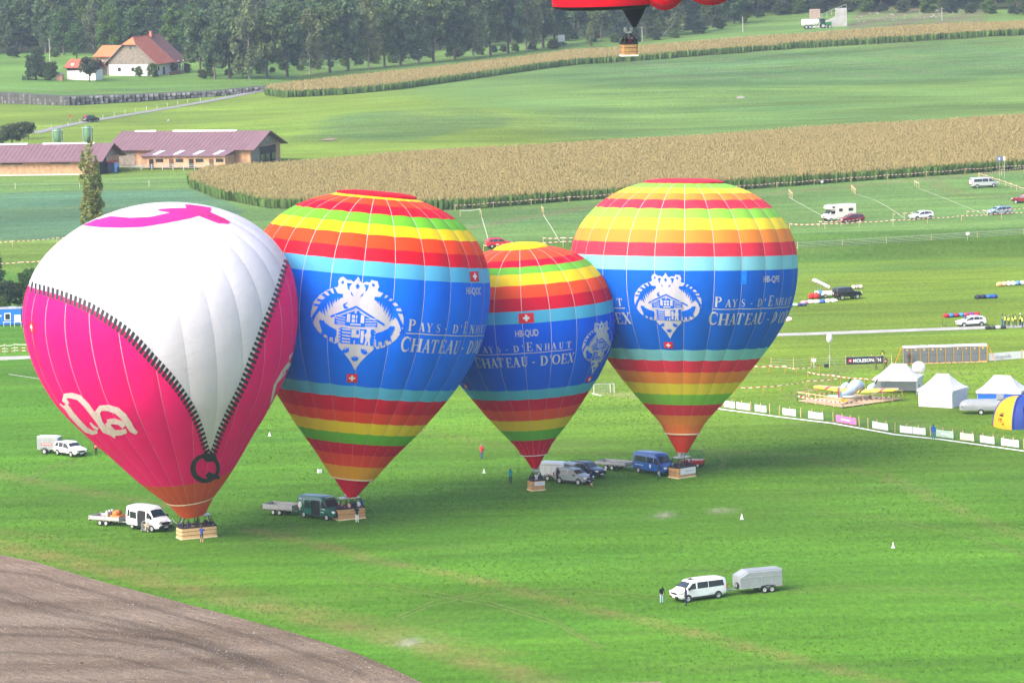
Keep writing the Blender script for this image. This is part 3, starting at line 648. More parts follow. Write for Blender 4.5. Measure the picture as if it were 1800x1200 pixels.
# ================================================================== FARM BUILDINGS
plaster = mat('white_plaster', (0.74, 0.73, 0.71), rough=0.85, var=0.06, scale=0.7)
tile_red = mat('red_roof_tiles', (0.30, 0.085, 0.05), rough=0.8, var=0.25, scale=1.6, bump=0.3)
tile_or = mat('orange_roof_tiles', (0.45, 0.15, 0.06), rough=0.8, var=0.2, scale=1.6, bump=0.3)
tile_brown = mat('brown_roof_tiles', (0.12, 0.055, 0.05), rough=0.8, var=0.25, scale=1.6, bump=0.3)
sheet_roof = mat('mauve_sheet_roof', (0.17, 0.095, 0.108), rough=0.5, var=0.08, scale=0.5)
def quad(mb, a, b, c, d, mi=0, t=0.0):
    if not t: return mb.add([a, b, c, d], [(0, 1, 2, 3)], mi)
    n = (Vector(b) - Vector(a)).cross(Vector(d) - Vector(a)).normalized() * t
    v = [Vector(p) for p in (a, b, c, d)]; v += [p + n for p in v]
    return mb.add(v, [(3, 2, 1, 0), (4, 5, 6, 7), (0, 1, 5, 4), (1, 2, 6, 5), (2, 3, 7, 6), (3, 0, 4, 7)], mi)
def window(parent, c, w, h, ax, frame=plaster, depth=0.08):
    """glazed window standing proud of a wall; ax = outward normal 'y-','x+'"""
    n = {'y-': Vector((0, -1, 0)), 'x+': Vector((1, 0, 0)), 'x-': Vector((-1, 0, 0))}[ax]; t = Vector((1, 0, 0)) if 'y' in ax else Vector((0, 1, 0)); c = Vector(c)
    def bx(mb, dc, sw, sh, sd):
        p = c + t * dc[0] + Vector((0, 0, dc[1])) + n * (sd / 2); d = (sw, sd, sh) if 'y' in ax else (sd, sw, sh); mb.box(p, d)
    f = MB(); bx(f, (0, h / 2), w + 0.16, 0.1, depth); bx(f, (0, -h / 2), w + 0.16, 0.1, depth + 0.05); bx(f, (-w / 2, 0), 0.1, h - 0.1, depth); bx(f, (w / 2, 0), 0.1, h - 0.1, depth)
    o = f.build('window', frame, parent); g = MB(); bx(g, (0, 0), w - 0.1, h - 0.1, 0.03); g.build('pane', glass, o); return o

def boards(parent, pts_fn, x0, x1, step, m, name='board'):
    pass
def farmhouse():
    p = ground(231, 133.5); s = pxm(p); k = 1 / s                       # metres per photo pixel
    h = thing('farmhouse', 'white-walled farmhouse with boarded gable and big red tiled roof', 'house', p, R(-24))
    W, L, e = 15.4, 17.0, 4.4; rz = 11.2                                # gable width, depth, eave, ridge heights
    hw = W / 2; wallh = 3.4
    m = MB(); m.box((0, L / 2, wallh / 2 - 0.3), (W, L, wallh + 0.6)); m.build('wall', plaster, h)
    g = MB()                                                             # boarded gable, clipped by the half hip
    top = 9.3; tx = hw * (rz - top) / (rz - e)
    poly = [(-hw - 0.02, wallh), (hw + 0.02, wallh), (hw + 0.02, e), (tx, top), (-tx, top), (-hw - 0.02, e)]
    g.prism(poly, lambda a, b, d: (a, -0.06 + d, b), L + 0.06); g.build('gable_boarding', wood_grey, h)
    for i in range(38):                                                  # cover strips of the boarding
        x = -hw + 0.2 + i * (W - 0.4) / 37; zt = min(top, e + (hw - abs(x)) * (rz - e) / hw) - 0.05
        b = MB(); b.box((x, -0.10, (wallh + zt) / 2), (0.07, 0.06, zt - wallh)); b.build('board', wood_grey, h)
    ov, fo = 1.3, 0.9
    r = MB(); sl = (rz - e) / hw; ze = e - sl * ov; y1 = L * 0.62
    a = (tx, -fo, top); b = (hw + ov, -fo, ze)
    quad(r, (hw + ov, -fo, ze), (hw + ov, y1, ze), (0, y1, rz), (0, 1.6, rz), 0, 0.25); r.add([(hw + ov, -fo, ze + .25), (0, 1.6, rz + .27), (tx, -fo, top + .25)], [(0, 1, 2)])
    quad(r, (0, 1.6, rz), (0, y1, rz), (-hw - ov, y1, ze), (-hw - ov, -fo, ze), 0, 0.25); r.add([(-hw - ov, -fo, ze + .25), (-tx, -fo, top + .25), (0, 1.6, rz + .27)], [(0, 1, 2)])
    ro = r.build('roof', tile_red, h)
    hp = MB(); hp.add([(-tx - 0.1, -fo - 0.1, top), (tx + 0.1, -fo - 0.1, top), (0, 1.7, rz + 0.32), (-tx - .1, -fo, top + .26), (tx + .1, -fo, top + .26)], [(0, 1, 4, 3), (3, 4, 2), (1, 2, 4), (0, 3, 2)]); hp.build('hip', tile_or, ro)
    r2 = MB(); quad(r2, (hw + ov + 0.6, y1, ze - .2), (hw + ov + .6, L + 1.2, ze - .2), (0, L + 1.2, rz), (0, y1, rz), 0, 0.3); quad(r2, (0, y1, rz), (0, L + 1.2, rz), (-hw - ov, L + 1.2, ze), (-hw - ov, y1, ze), 0, 0.3)
    r2.build('roof', tile_brown, h)
    rb = MB(); rb.tube((0, 1.6, rz + .25), (0, L + 1.2, rz + .3), 0.16, n=6); rb.build('ridge', tile_red, h)
    for sgn in (1,):
        f = MB(); quad(f, (sgn * tx, -fo - 0.03, top + .28), (sgn * (hw + ov), -fo - 0.03, ze + .28), (sgn * (hw + ov), -fo - 0.03, ze), (sgn * tx, -fo - 0.03, top), 0, 0.06); f.build('barge_board', wood_grey, h)
    f = MB(); quad(f, (-tx, -fo - 0.03, top), (-hw - ov, -fo - 0.03, ze), (-hw - ov, -fo - 0.03, ze + .28), (-tx, -fo - 0.03, top + .28), 0, 0.06); f.build('barge_board', wood_grey, h)
    for x in (-4.0, 0.6): window(h, (x, 0, 1.9), 1.2, 1.3, 'y-')
    window(h, (0.2, -0.12, 8.3), 0.6, 0.8, 'y-', wood_grey)
    for y in (3.0, 10.5, 13.5): window(h, (hw, y, 2.0), 1.1, 1.3, 'x+')
    d = MB(); d.box((hw + 0.06, 6.2, 1.15), (0.12, 1.3, 2.3)); dd = d.build('door', mat('brown_door', (0.09, 0.05, 0.03), rough=0.6), h); hd = MB(); hd.box((hw + 0.15, 6.7, 1.1), (0.06, 0.06, 0.2)); hd.build('handle', alloy, dd)
    c = MB(); c.box((0.6, L * 0.7, rz + 0.55), (0.9, 0.9, 1.7)); c.box((0.6, L * 0.7, rz + 1.45), (1.1, 1.1, 0.15)); c.build('chimney', mat('chimney_brick', (0.35, 0.13, 0.09), rough=0.8), h)
    sk = MB(); sk.box((5.0, 13.0, 7.1), (0.9, 1.1, 0.12), rot=Matrix.Rotation(math.atan(sl), 3, 'Y')); sk.build('skylight', lamp_clear, h)
    # left wing with its own orange roof
    m = MB(); m.box((-hw - 2.6, 7, 2.9), (5.2, 9, 5.8)); m.build('wing_wall', wood_grey, h)
    m = MB(); quad(m, (-hw - 6.2, 1.6, 5.5), (-hw + 1.5, 1.6, 5.5), (-hw + 1.5, 7, 8.6), (-hw - 5.8, 7, 8.6), 0, .25); quad(m, (-hw - 5.8, 7, 8.6), (-hw + 1.5, 7, 8.6), (-hw + 1.5, 12.4, 5.5), (-hw - 6.2, 12.4, 5.5), 0, .25); m.build('roof', tile_or, h)
    # open shed on the left of the gable
    sx = -hw - 2.3
    m = MB(); m.box((sx, 1.3, 2.75), (4.6, 3.4, 0.18)); m.prism([(sx - 2.4, 2.85), (sx + 2.3, 2.85), (sx, 4.1)], lambda a, b, d_: (a, -0.5 + d_, b), 3.8); m.build('shed_roof', tile_brown, h)
    for x in (sx - 2.1, sx - 0.6, sx + 2.1):
        m = MB(); m.box((x, -0.3, 1.3), (0.22, 0.22, 2.7)); m.build('post', wood_grey, h)
    m = MB(); m.box((sx, 2.9, 1.3), (4.4, 0.2, 2.7)); m.box((sx - 1.5, 0.2, 0.9), (1.3, 1.2, 1.8)); m.build('shed_wall', wood_warm, h)
    # porch posts and planted beds
    for y in (12.2, 15.4, 18.0):
        m = MB(); m.box((hw + 1.7, y, 1.9), (0.25, 0.25, 3.9)); m.build('porch_post', plaster, h)
    m = MB(); m.box((hw + 2.6, 9.2, 0.35), (0.35, 9.5, 1.0)); m.build('garden_wall', mat('garden_wall', (0.2, 0.11, 0.08), rough=0.85), h)
    # garage
    gp_ = ground(143, 141); q = thing('garage', 'small white garage with red tiled roof left of the farmhouse', 'garage', gp_, R(-20))
    m = MB(); m.box((0, 2.5, 1.3), (9.2, 5, 3.0)); m.build('wall', plaster, q); m = MB(); m.box((-0.4, 2.45, 3.3), (8.4, 4.9, 1.0)); m.build('gable_boarding', mat('dark_boards', (0.06, 0.035, 0.03), rough=0.8), q)
    m = MB(); quad(m, (-5.4, -0.8, 3.5), (5.2, -0.8, 3.5), (5.0, 2.5, 5.9), (-4.6, 2.5, 5.9), 0, .22); quad(m, (-4.6, 2.5, 5.9), (5.0, 2.5, 5.9), (5.2, 5.8, 3.5), (-5.4, 5.8, 3.5), 0, .22); ro = m.build('roof', tile_red, q)
    m = MB(); m.box((-2.8, 0.3, 4.6), (0.8, 0.9, 0.12), rot=Matrix.Rotation(math.atan(2.4 / 3.3), 3, 'X')); m.build('skylight', lamp_clear, ro)
    window(q, (2.9, 0, 1.6), 0.9, 1.0, 'y-')
    g3 = ground(104, 142); q = thing('garden_shed', 'tiny brown wooden shed beside the white garage', 'shed', g3, R(-10))
    m = MB(); m.box((0, 1, 0.8), (1.9, 2, 1.7)); m.build('wall', wood_warm, q); m = MB(); quad(m, (-1.3, -0.3, 1.65), (1.4, -0.3, 1.65), (1.4, 2.3, 2.0), (-1.3, 2.3, 2.0), 0, .12); m.build('roof', wood_grey, q)
farmhouse()

def barn(name, label, B, L, rz, depth, wallh, rise, ov=1.2):
    """long barn; B: ground point of the front wall's right end, rz: bearing of the front wall"""
    A = B - Vector((math.cos(rz), math.sin(rz), 0)) * L; z0 = min(gz(A.x, A.y), B.z) + 0.1
    t = thing(name, label, 'barn', (A.x, A.y, z0), rz)
    m = MB(); m.box((L / 2, depth / 2, wallh / 2 - 0.2), (L, depth, wallh + 0.4)); m.build('wall', wood_warm, t)
    m = MB(); m.box((L / 2, -0.04, 0.0), (L + 0.1, 0.14, 0.5)); m.build('plinth', mat('concrete', (0.45, 0.44, 0.42), rough=0.9), t)
    g = MB(); g.prism([(0, wallh), (depth, wallh), (depth / 2, wallh + rise - 0.15)], lambda a, b, e: (0.02 + e, a, b), L - 0.04); g.build('gable', wood_grey, t)
    sl = rise / (depth / 2)
    for sgn, nm in ((0, 'roof'), (1, 'roof')):
        m = MB()
        if sgn == 0: quad(m, (-0.8, -ov, wallh - sl * ov), (L + 1.4, -ov, wallh - sl * ov), (L + 1.4, depth / 2, wallh + rise), (-0.8, depth / 2, wallh + rise), 0, 0.18)
        else: quad(m, (-0.8, depth / 2, wallh + rise), (L + 1.4, depth / 2, wallh + rise), (L + 1.4, depth + ov, wallh - sl * ov), (-0.8, depth + ov, wallh - sl * ov), 0, 0.18)
        ro = m.build(nm, sheet_roof, t)
        if sgn == 0:                                                     # standing seams
            for i in range(int(L / 1.0)):
                x = i * 1.0 - 0.3; s_ = MB(); quad(s_, (x, -ov, wallh - sl * ov + .19), (x + .06, -ov, wallh - sl * ov + .19), (x + .06, depth / 2, wallh + rise + .19), (x, depth / 2, wallh + rise + .19), 0, 0.05); s_.build('seam', sheet_roof, ro)
    n = int(L / 1.25)
    for i in range(n):
        x = (i + 0.5) * L / n; m = MB(); m.box((x, -0.03, wallh / 2 + 0.1), (L / n - 0.06, 0.06, wallh - 0.3)); m.build('board', wood_warm, t)
    return t, L
def ridge_light(t, x0, x1, depth, z):
    m = MB(); m.prism([(-0.5, 0), (0.5, 0), (0, 0.3)], lambda a, b, e: (x0 + e, depth / 2 + a, z + b), x1 - x0); m.build('ridge_light', mat('translucent_sheet', (0.7, 0.7, 0.7), rough=0.4), t)
t, L = barn('barn', 'long timber barn with mauve sheet roof running off the left edge', ground(173, 307.5), 31.0, R(-12), 15, 3.2, 2.8)
ridge_light(t, 1, 13, 15, 6.05); ridge_light(t, 16.5, L - 3, 15, 6.05)
for x0, w in ((12.0, 4.5), (22.5, 4.6)):
    m = MB(); m.box((x0, -0.12, 2.75), (w, 0.1, 0.7)); o = m.build('window', cabin_dark, t)
    for k in range(3): q = MB(); q.box((x0 - w / 3 + k * w / 3, -0.19, 2.75), (w / 3 - 0.12, 0.04, 0.55)); q.build('pane', glass, o)
m = MB(); m.box((L + 0.1, 3.2, 1.6), (0.2, 4.2, 3.2)); m.build('doorway', cabin_dark, t)
t2, L2 = barn('barn', 'second timber barn with mauve roof and boarded gable above the maize', ground(441, 293), 33.0, R(-19), 17, 3.9, 3.0)
ridge_light(t2, 2.5, 7.5, 17, 6.95); ridge_light(t2, 11.5, L2 - 6.5, 17, 6.95)
# lean-to stable in front of the second barn
x0, x1 = L2 * 0.30, L2 * 0.90
m = MB(); quad(m, (x0, -6.2, 2.6), (x1, -6.2, 2.6), (x1 + 0.3, -0.6, 3.6), (x0 + 1.5, -0.6, 3.6), 0, 0.15); lr = m.build('lean_to_roof', sheet_roof, t2)
for i in range(4):
    x = x0 + 2.6 + i * (x1 - x0) * 0.235; m = MB(); quad(m, (x, -5.2, 2.98), (x + 1.1, -5.2, 2.98), (x + 1.5, -1.8, 3.54), (x + 0.4, -1.8, 3.54), 0, 0.06); m.build('roof_light', lamp_clear, lr)
m = MB(); m.box(((x0 + x1) / 2, -3.0, 1.4), (x1 - x0 - 0.5, 5.2, 2.4)); m.build('lean_to_wall', wood_warm, t2)
for i in range(4):
    x = x0 + 2.4 + i * (x1 - x0) * 0.235
    m = MB(); m.box((x, -5.66, 1.05), (0.95, 0.12, 2.0)); d_ = m.build('stable_door', [cabin_dark, mat('brown_door', (0.09, 0.05, 0.03))][i % 2], t2)
    m = MB(); m.box((x + 1.9, -5.65, 1.75), (1.7, 0.1, 0.7)); m.build('window', glass, t2)
for i in range(9):
    x = x0 - 1 + i * (x1 - x0) / 8; m = MB(); m.box((x, -9.0, 0.6), (0.12, 0.12, 1.3)); m.build('rail_post', steel, t2)
for zz in (0.5, 0.85, 1.2): m = MB(); m.box(((x0 + x1) / 2 - 1, -9.0, zz), (x1 - x0, 0.06, 0.07)); m.build('rail', steel, t2)
m = MB(); m.box((L2 + 0.1, 9.5, 2.0), (0.16, 9.0, 3.4)); m.build('gable_opening', cabin_dark, t2)
for y_ in (6.0, 9.0, 12.5): m = MB(); m.box((L2 + 0.3, y_, 1.3), (0.1, 2.2, 1.6)); m.build('glazed_panel', glass, t2)
for i in range(5): m = MB(); m.box((L2 + 0.06, 1.2 + i * 1.1, 2.2), (0.1, 1.0, 4.2)); m.build('board', wood_grey, t2)
m = MB(); m.box((L2 * 0.12, -0.12, 1.8), (4.2, 0.1, 3.4)); m.build('sliding_door', wood_grey, t2)
q = ground(178, 302)
for x, y, c, lb in ((196, 303, (0.04, 0.05, 0.12), 'dark machinery under the barn overhang'),):
    p = ground(x, y); o = thing('farm_machine', 'dark blue farm machine with red hood at the barn corner', 'machine', p, 0.3)
    m = MB(); m.rbox((0, 0, 1.1), (2.2, 2.6, 1.9), 0.1); m.build('body', mat('machine_blue', c, rough=0.5), o); m = MB(); m.rbox((0, -0.2, 2.25), (2.5, 2.4, 0.3), 0.06); m.build('hood', lamp_red, o)
    for sx in (-1, 1): w = MB(); w.lathe([(0.25, -0.15), (0.55, -0.15), (0.6, 0), (0.55, 0.15), (0.25, 0.15)], 16, (sx * 1.2, -1.2, 0.6), axis='X'); w.build('wheel', rubber, o)
p = ground(203, 303); o = thing('water_tank', 'light blue upright tank beside the barn door', 'tank', p); m = MB(); m.lathe([(0, 0), (.75, 0), (.8, .1), (.8, 2.0), (.6, 2.3), (0.15, 2.35)], 18); m.build('body', mat('tank_blue', (0.12, 0.32, 0.6), rough=0.4), o); m = MB(); m.lathe([(0, 2.35), (.25, 2.35), (.25, 2.5), (0, 2.5)], 12); m.build('lid', black, o)
for x, y, tp, lb in ((102, 263, 30, 'green fabric feed silo in a steel frame behind the left barn'), (155, 262, 34, 'second green feed silo hidden behind the poplar top')):
    p = ground(x, y); hh = tp / pxm(p) + 1.0; o = thing('feed_silo', lb, 'silo', p)
    m = MB(); m.lathe([(0.3, 0.9), (1.15, 2.2), (1.2, hh - 0.9), (0.8, hh - 0.25), (0.1, hh)], 14); m.build('bag', mat('silo_fabric', (0.09, 0.2, 0.11), rough=0.6), o)
    for i in range(4):
        a = math.pi / 4 + i * math.pi / 2; m = MB(); m.tube((1.35 * math.cos(a), 1.35 * math.sin(a), 0), (1.35 * math.cos(a), 1.35 * math.sin(a), hh - 0.5), 0.07); m.build('leg', steel, o)
    m = MB(); m.lathe([(1.3, hh - .55), (1.42, hh - .55), (1.42, hh - .45), (1.3, hh - .45), (1.3, hh - .55)], 16); m.build('ring', steel, o)

# retaining wall of single stones below the farmhouse lawn
def stone_wall():
    w = thing('stone_wall', 'long dark mossy retaining wall below the farmhouse lawn', 'wall', (0, 0, 0))
    kinds = []
    for i in range(6):
        m = MB(); m.rbox((0, 0, 0), (1, 0.5, 1), 0.12); kinds.append([m.mesh('stone', mat('wall_stone_%d' % i, [(0.10, 0.10, 0.11), (0.14, 0.14, 0.15), (0.08, 0.085, 0.08), (0.17, 0.17, 0.17), (0.07, 0.08, 0.055), (0.21, 0.21, 0.215)][i], rough=0.9, var=0.35, scale=2)) for _ in (0,)][0])
    core = MB(); xs = np.linspace(WX[0] - 10, WX[7] - 3, 60)
    def hh(x): return float(np.interp(x, [WX[0], WX[1], WX[6], WX[7]], [3.1, 3.0, 1.3, 0.4]))
    ring = []
    for x in xs:
        y = float(np.interp(x, WX, WD)); z0 = gz(x, y - 0.5) - 0.4; h = hh(x) + 0.4
        ring.append([(x, y + 0.35, z0), (x, y + 0.4, z0 + h - 0.1), (x, y + 3.6, z0 + h + 0.1), (x, y + 3.6, z0)])
    core.loft(ring, sm=False); core.build('core', mat('wall_core', (0.06, 0.062, 0.06), rough=0.95), w)
    n = 0; x = WX[0] - 4.0
    # biggest blocks as single parts, two to three courses
    while x < WX[7] - 4 and n < 290:
        h = hh(x); c = 3 if h > 2.2 else (2 if h > 1.2 else 1); wd = rnd.uniform(0.8, 1.5)
        for k in range(c):
            y = float(np.interp(x, WX, WD)); o = link('stone', rnd.choice(kinds), w, (x + wd / 2 + rnd.uniform(-.2, .2), y + rnd.uniform(0.05, 0.2), gz(x, y - 0.5) + (k + 0.5) * h / c), rnd.uniform(-0.08, 0.2))
            o.scale = (wd * rnd.uniform(0.75, 0.98), 1, h / c * rnd.uniform(0.8, 1.0)); n += 1
        x += wd
stone_wall()

# ================================================================== HOT AIR BALLOONS
PROFILE = [(0.15, 0.39), (0.20, 0.48), (0.29, 0.586), (0.38, 0.685), (0.465, 0.785), (0.54, 0.88), (0.61, 0.975), (0.69, 1.08), (0.775, 1.195), (0.86, 1.335), (0.93, 1.475), (0.968, 1.595), (0.992, 1.72),
           (1.0, 1.86), (0.99, 2.01), (0.955, 2.14), (0.90, 2.25), (0.788, 2.385), (0.63, 2.505), (0.45, 2.585), (0.30, 2.618), (0.15, 2.626), (0.0, 2.628)]
wicker = mat('wicker', (0.42, 0.24, 0.10), rough=0.8, var=0.22, scale=9, bump=0.5)
wicker_pale = mat('pale_wicker', (0.55, 0.36, 0.17), rough=0.8, var=0.2, scale=9, bump=0.5)
leather = mat('dark_leather', (0.02, 0.022, 0.03), rough=0.6)
pale_wood = mat('pale_skid_wood', (0.62, 0.5, 0.32), rough=0.8, var=0.15)
print_white = mat('print_white', (0.50, 0.48, 0.56), rough=0.6, var=0.04, trans=0.15)
print_black = mat('print_black', (0.016, 0.017, 0.022), rough=0.6, var=0.1)
print_red = mat('print_red', lin(214, 20, 45), rough=0.6, trans=0.15)
loadtape_m = mat('load_tape', (0.55, 0.52, 0.54), rough=0.6)

class Balloon:
    def __init__(b, name, label, base_px, Rpx, zs, lean_r, lean_away, N, ut=-2.0, k=0.018, prof=None):
        b.base = ground(*base_px); s = pxm(b.base); b.s = s; b.R = Rpx / s; b.N = N; b.du = 2 * math.pi / N; b.ut = R(ut); b.k = k
        P = catmull([(r, z * zs) for r, z in (prof or PROFILE)], 24) * b.R; P[:, 0] = np.maximum(P[:, 0], 0)
        b.vv = np.concatenate([[0], np.cumsum(np.hypot(np.diff(P[:, 0]), np.diff(P[:, 1])))]); b.pr = P[:, 0]; b.pz = P[:, 1]; b.V = b.vv[-1]
        b.M = Matrix.Rotation(R(lean_r), 4, 'Y') @ Matrix.Rotation(R(-lean_away), 4, 'X'); b.Mn = np.array(b.M.to_3x3())
        b.root = thing(name, label, 'hot air balloon', b.base)
        b.group = None
    def surf(b, u, v, off=0.0):
        u = np.asarray(u, float); v = np.asarray(v, float)
        r = np.interp(v, b.vv, b.pr); z = np.interp(v, b.vv, b.pz); e = 0.15
        r2 = np.interp(v + e, b.vv, b.pr); r1 = np.interp(v - e, b.vv, b.pr); z2 = np.interp(v + e, b.vv, b.pz); z1 = np.interp(v - e, b.vv, b.pz)
        tr, tz = r2 - r1, z2 - z1; L = np.hypot(tr, tz) + 1e-9; nr, nz = tz / L, -tr / L
        t = ((u - b.ut) / b.du) % 1.0; bulge = b.k * 4 * t * (1 - t) * r * np.clip(r / b.R * 1.6, 0.2, 1)
        rr = r + nr * (bulge + off); zz = z + nz * (bulge + off)
        return np.stack([rr * np.sin(u), -rr * np.cos(u), zz], -1)
    def world(b, u, v, off=0.0): return b.surf(u, v, off) @ b.Mn.T + np.array(b.base)
    def v_at_row(b, py, u=0.0):
        v = np.linspace(0, b.V, 800); y = project(b.world(np.full(800, u), v))[1]; k = int(np.argmin(y)); return float(np.interp(-py, -y[:k + 1], v[:k + 1]))
    def px2uv(b, px, py):
        px = np.asarray(px, float); py = np.asarray(py, float)
        if not hasattr(b, 'grid'):
            U, W = np.meshgrid(np.linspace(R(-100), R(100), 161), np.linspace(0, b.V * 0.995, 220)); X, Y = project(b.world(U, W))
            Pw = b.world(U, W); e = 1e-3; n = np.cross(b.world(U + e, W) - Pw, b.world(U, W + e) - Pw); f = np.sum(n * (CAMP - Pw), -1) > 0
            b.grid = (U[f], W[f], X[f], Y[f])
        U, W, X, Y = b.grid; u = np.zeros(px.shape); v = np.zeros(px.shape)
        for i in range(len(px)):
            k = int(np.argmin((X - px[i]) ** 2 + (Y - py[i]) ** 2)); u[i] = U[k]; v[i] = W[k]
        for _ in range(4):
            x0, y0 = project(b.world(u, v)); e = 1e-3; xu, yu = project(b.world(u + e, v)); xv, yv = project(b.world(u, v + e * b.R))
            a, c, d, f = (xu - x0) / e, (xv - x0) / (e * b.R), (yu - y0) / e, (yv - y0) / (e * b.R); det = a * f - c * d; ok = np.abs(det) > 60 * b.s * 0.2
            dx, dy = px - x0, py - y0; det = np.where(ok, det, 1e9)
            u = u + np.clip((dx * f - dy * c) / det, -0.05, 0.05); v = np.clip(v + np.clip((a * dy - d * dx) / det, -0.5, 0.5), 0.02, b.V - 0.02)
        return u, v
    def grid_mesh(b, mb, u0, u1, lo, hi, nu, mi=0, dv=0.55, off=0.0):
        us = np.linspace(u0, u1, nu + 1); lo_ = np.array([lo(u) for u in us]) if callable(lo) else np.full(nu + 1, lo); hi_ = np.array([hi(u) for u in us]) if callable(hi) else np.full(nu + 1, hi)
        nv = max(1, int(math.ceil(float(np.max(hi_ - lo_)) / dv))); vs = []
        for k in range(nv + 1): vs.append(b.surf(us, lo_ + (hi_ - lo_) * k / nv, off))
        V = np.array(vs).reshape(-1, 3); n = nu + 1
        mb.add(V.tolist(), [(k * n + i, k * n + i + 1, (k + 1) * n + i + 1, (k + 1) * n + i) for k in range(nv) for i in range(nu)], mi, True)
    def envelope(b, bands, front=15):
        """bands: list of (v0, v1, material)."""
        mats = []; [mats.append(m) for _, _, m in bands if m not in mats]
        f0 = -(front // 2); front_g = [(f0 + i) for i in range(front)]
        mb = MB()
        for g in range(b.N):
            gg = g if g <= b.N // 2 else g - b.N
            if gg in front_g: continue
            for v0, v1, m in bands: b.grid_mesh(mb, b.ut + g * b.du, b.ut + (g + 1) * b.du, v0, v1, 6, mats.index(m), 0.8)
        b.env = mb.build('envelope', mats, b.root); b.env.matrix_local = b.M
        for v0, v1, m in bands:
            mb = MB(); b.grid_mesh(mb, b.ut, b.ut + b.du, v0, v1, 8); me = mb.mesh('fabric_panel', m)
            for g in front_g: link('fabric_panel', me, b.env, (0, 0, 0), g * b.du)
    def tapes(b, v0=0.0, v1=None, w=0.05):
        v1 = b.V if v1 is None else v1
        vs = np.arange(v0, v1, 0.4); mb = MB(); pts = []
        for sgn in (-1, 1):
            r = np.interp(vs, b.vv, b.pr); pts.append(b.surf(b.ut + sgn * w * 0.85 * (0.25 + 0.75 * S(0.8, 1.9, np.interp(vs, b.vv, b.pz) / b.R)) / 2 / np.maximum(r, 0.6), vs, 0.022))
        V = np.concatenate(pts).tolist(); n = len(vs); mb.add(V, [(i, n + i, n + i + 1, i + 1) for i in range(n - 1)], 0, True); me = mb.mesh('load_tape', loadtape_m)
        for g in range(b.N): link('load_tape', me, b.env, (0, 0, 0), g * b.du)
    def decal(b, name, layers, mats, fmap, grid, parent=None):
        """layers: list of (polygon2D, material index, offset); fmap: arrays (x, y) -> (u, v)"""
        mb = MB()
        for li, (poly, mi, off) in enumerate(layers):
            tri = tessellate_polygon([[Vector((p[0], p[1], 0)) for p in poly]])
            bm = bmesh.new(); vs = [bm.verts.new((p[0], p[1], 0)) for p in poly]
            for t in tri:
                try: bm.faces.new([vs[i] for i in t])
                except ValueError: pass
            xs = [p[0] for p in poly]; ys = [p[1] for p in poly]
            for a in np.arange(math.floor(min(xs) / grid) * grid + grid, max(xs), grid): bmesh.ops.bisect_plane(bm, geom=bm.verts[:] + bm.edges[:] + bm.faces[:], plane_co=(a, 0, 0), plane_no=(1, 0, 0))
            for a in np.arange(math.floor(min(ys) / grid) * grid + grid, max(ys), grid): bmesh.ops.bisect_plane(bm, geom=bm.verts[:] + bm.edges[:] + bm.faces[:], plane_co=(0, a, 0), plane_no=(0, 1, 0))
            bm.verts.index_update(); X = np.array([v.co.x for v in bm.verts]); Y = np.array([v.co.y for v in bm.verts])
            u, v = fmap(X, Y); P = b.surf(u, v, off)
            mb.add(P.tolist(), [[q.index for q in f.verts] for f in bm.faces], mi, True); bm.free()
        me = bpy.data.meshes.new(name); me.from_pydata(mb.v, [], mb.f)
        for m in mats: me.materials.append(m)
        me.polygons.foreach_set('material_index', mb.m); me.polygons.foreach_set('use_smooth', mb.s); me.update()
        o = link(name, me, parent or b.env); return o
    def local_map(b, u0, v0, sx=1.0, rot=0.0):
        def f(x, y):
            v = v0 + y; r = float(np.interp(v0, b.vv, b.pr)); return u0 + x * sx / r, v
        return f
    def cap(b, r, m, rise=0.35, rim=0.0, nw=5, z=None):
        zt = float(np.interp(b.V, b.vv, b.pz)) if z is None else z; mb = MB(); n = 48; rings = []
        zr = float(np.interp(r, b.pr[::-1][:120], b.pz[::-1][:120]))
        prof = [(r * 1.0, zr - 0.05), (r * 1.03, zr + rim * 0.5), (r * 1.0, zr + rim), (r * 0.9, zr + rim + rise * 0.35), (r * 0.6, zr + rim + rise * 0.75), (r * 0.25, zr + rim + rise * 0.97), (0.02, zr + rim + rise)]
        for q, zz in prof: rings.append([(q * (1 + 0.012 * math.sin(i * nw * 0.7)) * math.cos(2 * math.pi * i / n), q * math.sin(2 * math.pi * i / n), zz + (rim * 0.25 * math.sin(i * 1.3) * math.sin(i * 0.37 + 1) if q > r * 0.5 else 0)) for i in range(n)])
        mb.loft(rings, 0, False); return mb.build('crown_valve', m, b.env)
    def skirt(b, r0, z0, r1, z1, m, name='skirt', n=24):
        mb = MB(); rings = []
        for t in np.linspace(0, 1, 6): rings.append([((r0 + (r1 - r0) * t) * (1 + 0.015 * math.sin(i * 2.1)) * math.cos(2 * math.pi * i / n), (r0 + (r1 - r0) * t) * math.sin(2 * math.pi * i / n), z0 + (z1 - z0) * t) for i in range(n)])
        mb.loft(rings, 0, False); return mb.build(name, m, b.env)
    def mouth_ring(b, r, z, m, w=0.09):
        mb = MB(); mb.lathe([(r, z - w), (r + w * 0.8, z), (r, z + w), (r - 0.02, z), (r, z - w)], 32); return mb.build('mouth_ring', m, b.env)
    def basket(b, L, W, H, rz, m, bands=2, frame_h=2.15, skid=pale_wood, wires_r=0.8, wires_z=3.0, banner=None, foot_holes=True, burners=2):
        rt = b.root; c, s_ = math.cos(rz), math.sin(rz); b.brz = rz
        def rr(hx, hy, z, rad=0.22, n=4):
            pts = []
            for cx, cy, a0 in ((hx - rad, hy - rad, 0), (-hx + rad, hy - rad, 90), (-hx + rad, -hy + rad, 180), (hx - rad, -hy + rad, 270)):
                for i in range(n + 1): a = R(a0 + 90 * i / n); pts.append((cx + rad * math.cos(a), cy + rad * math.sin(a), z))
            return pts
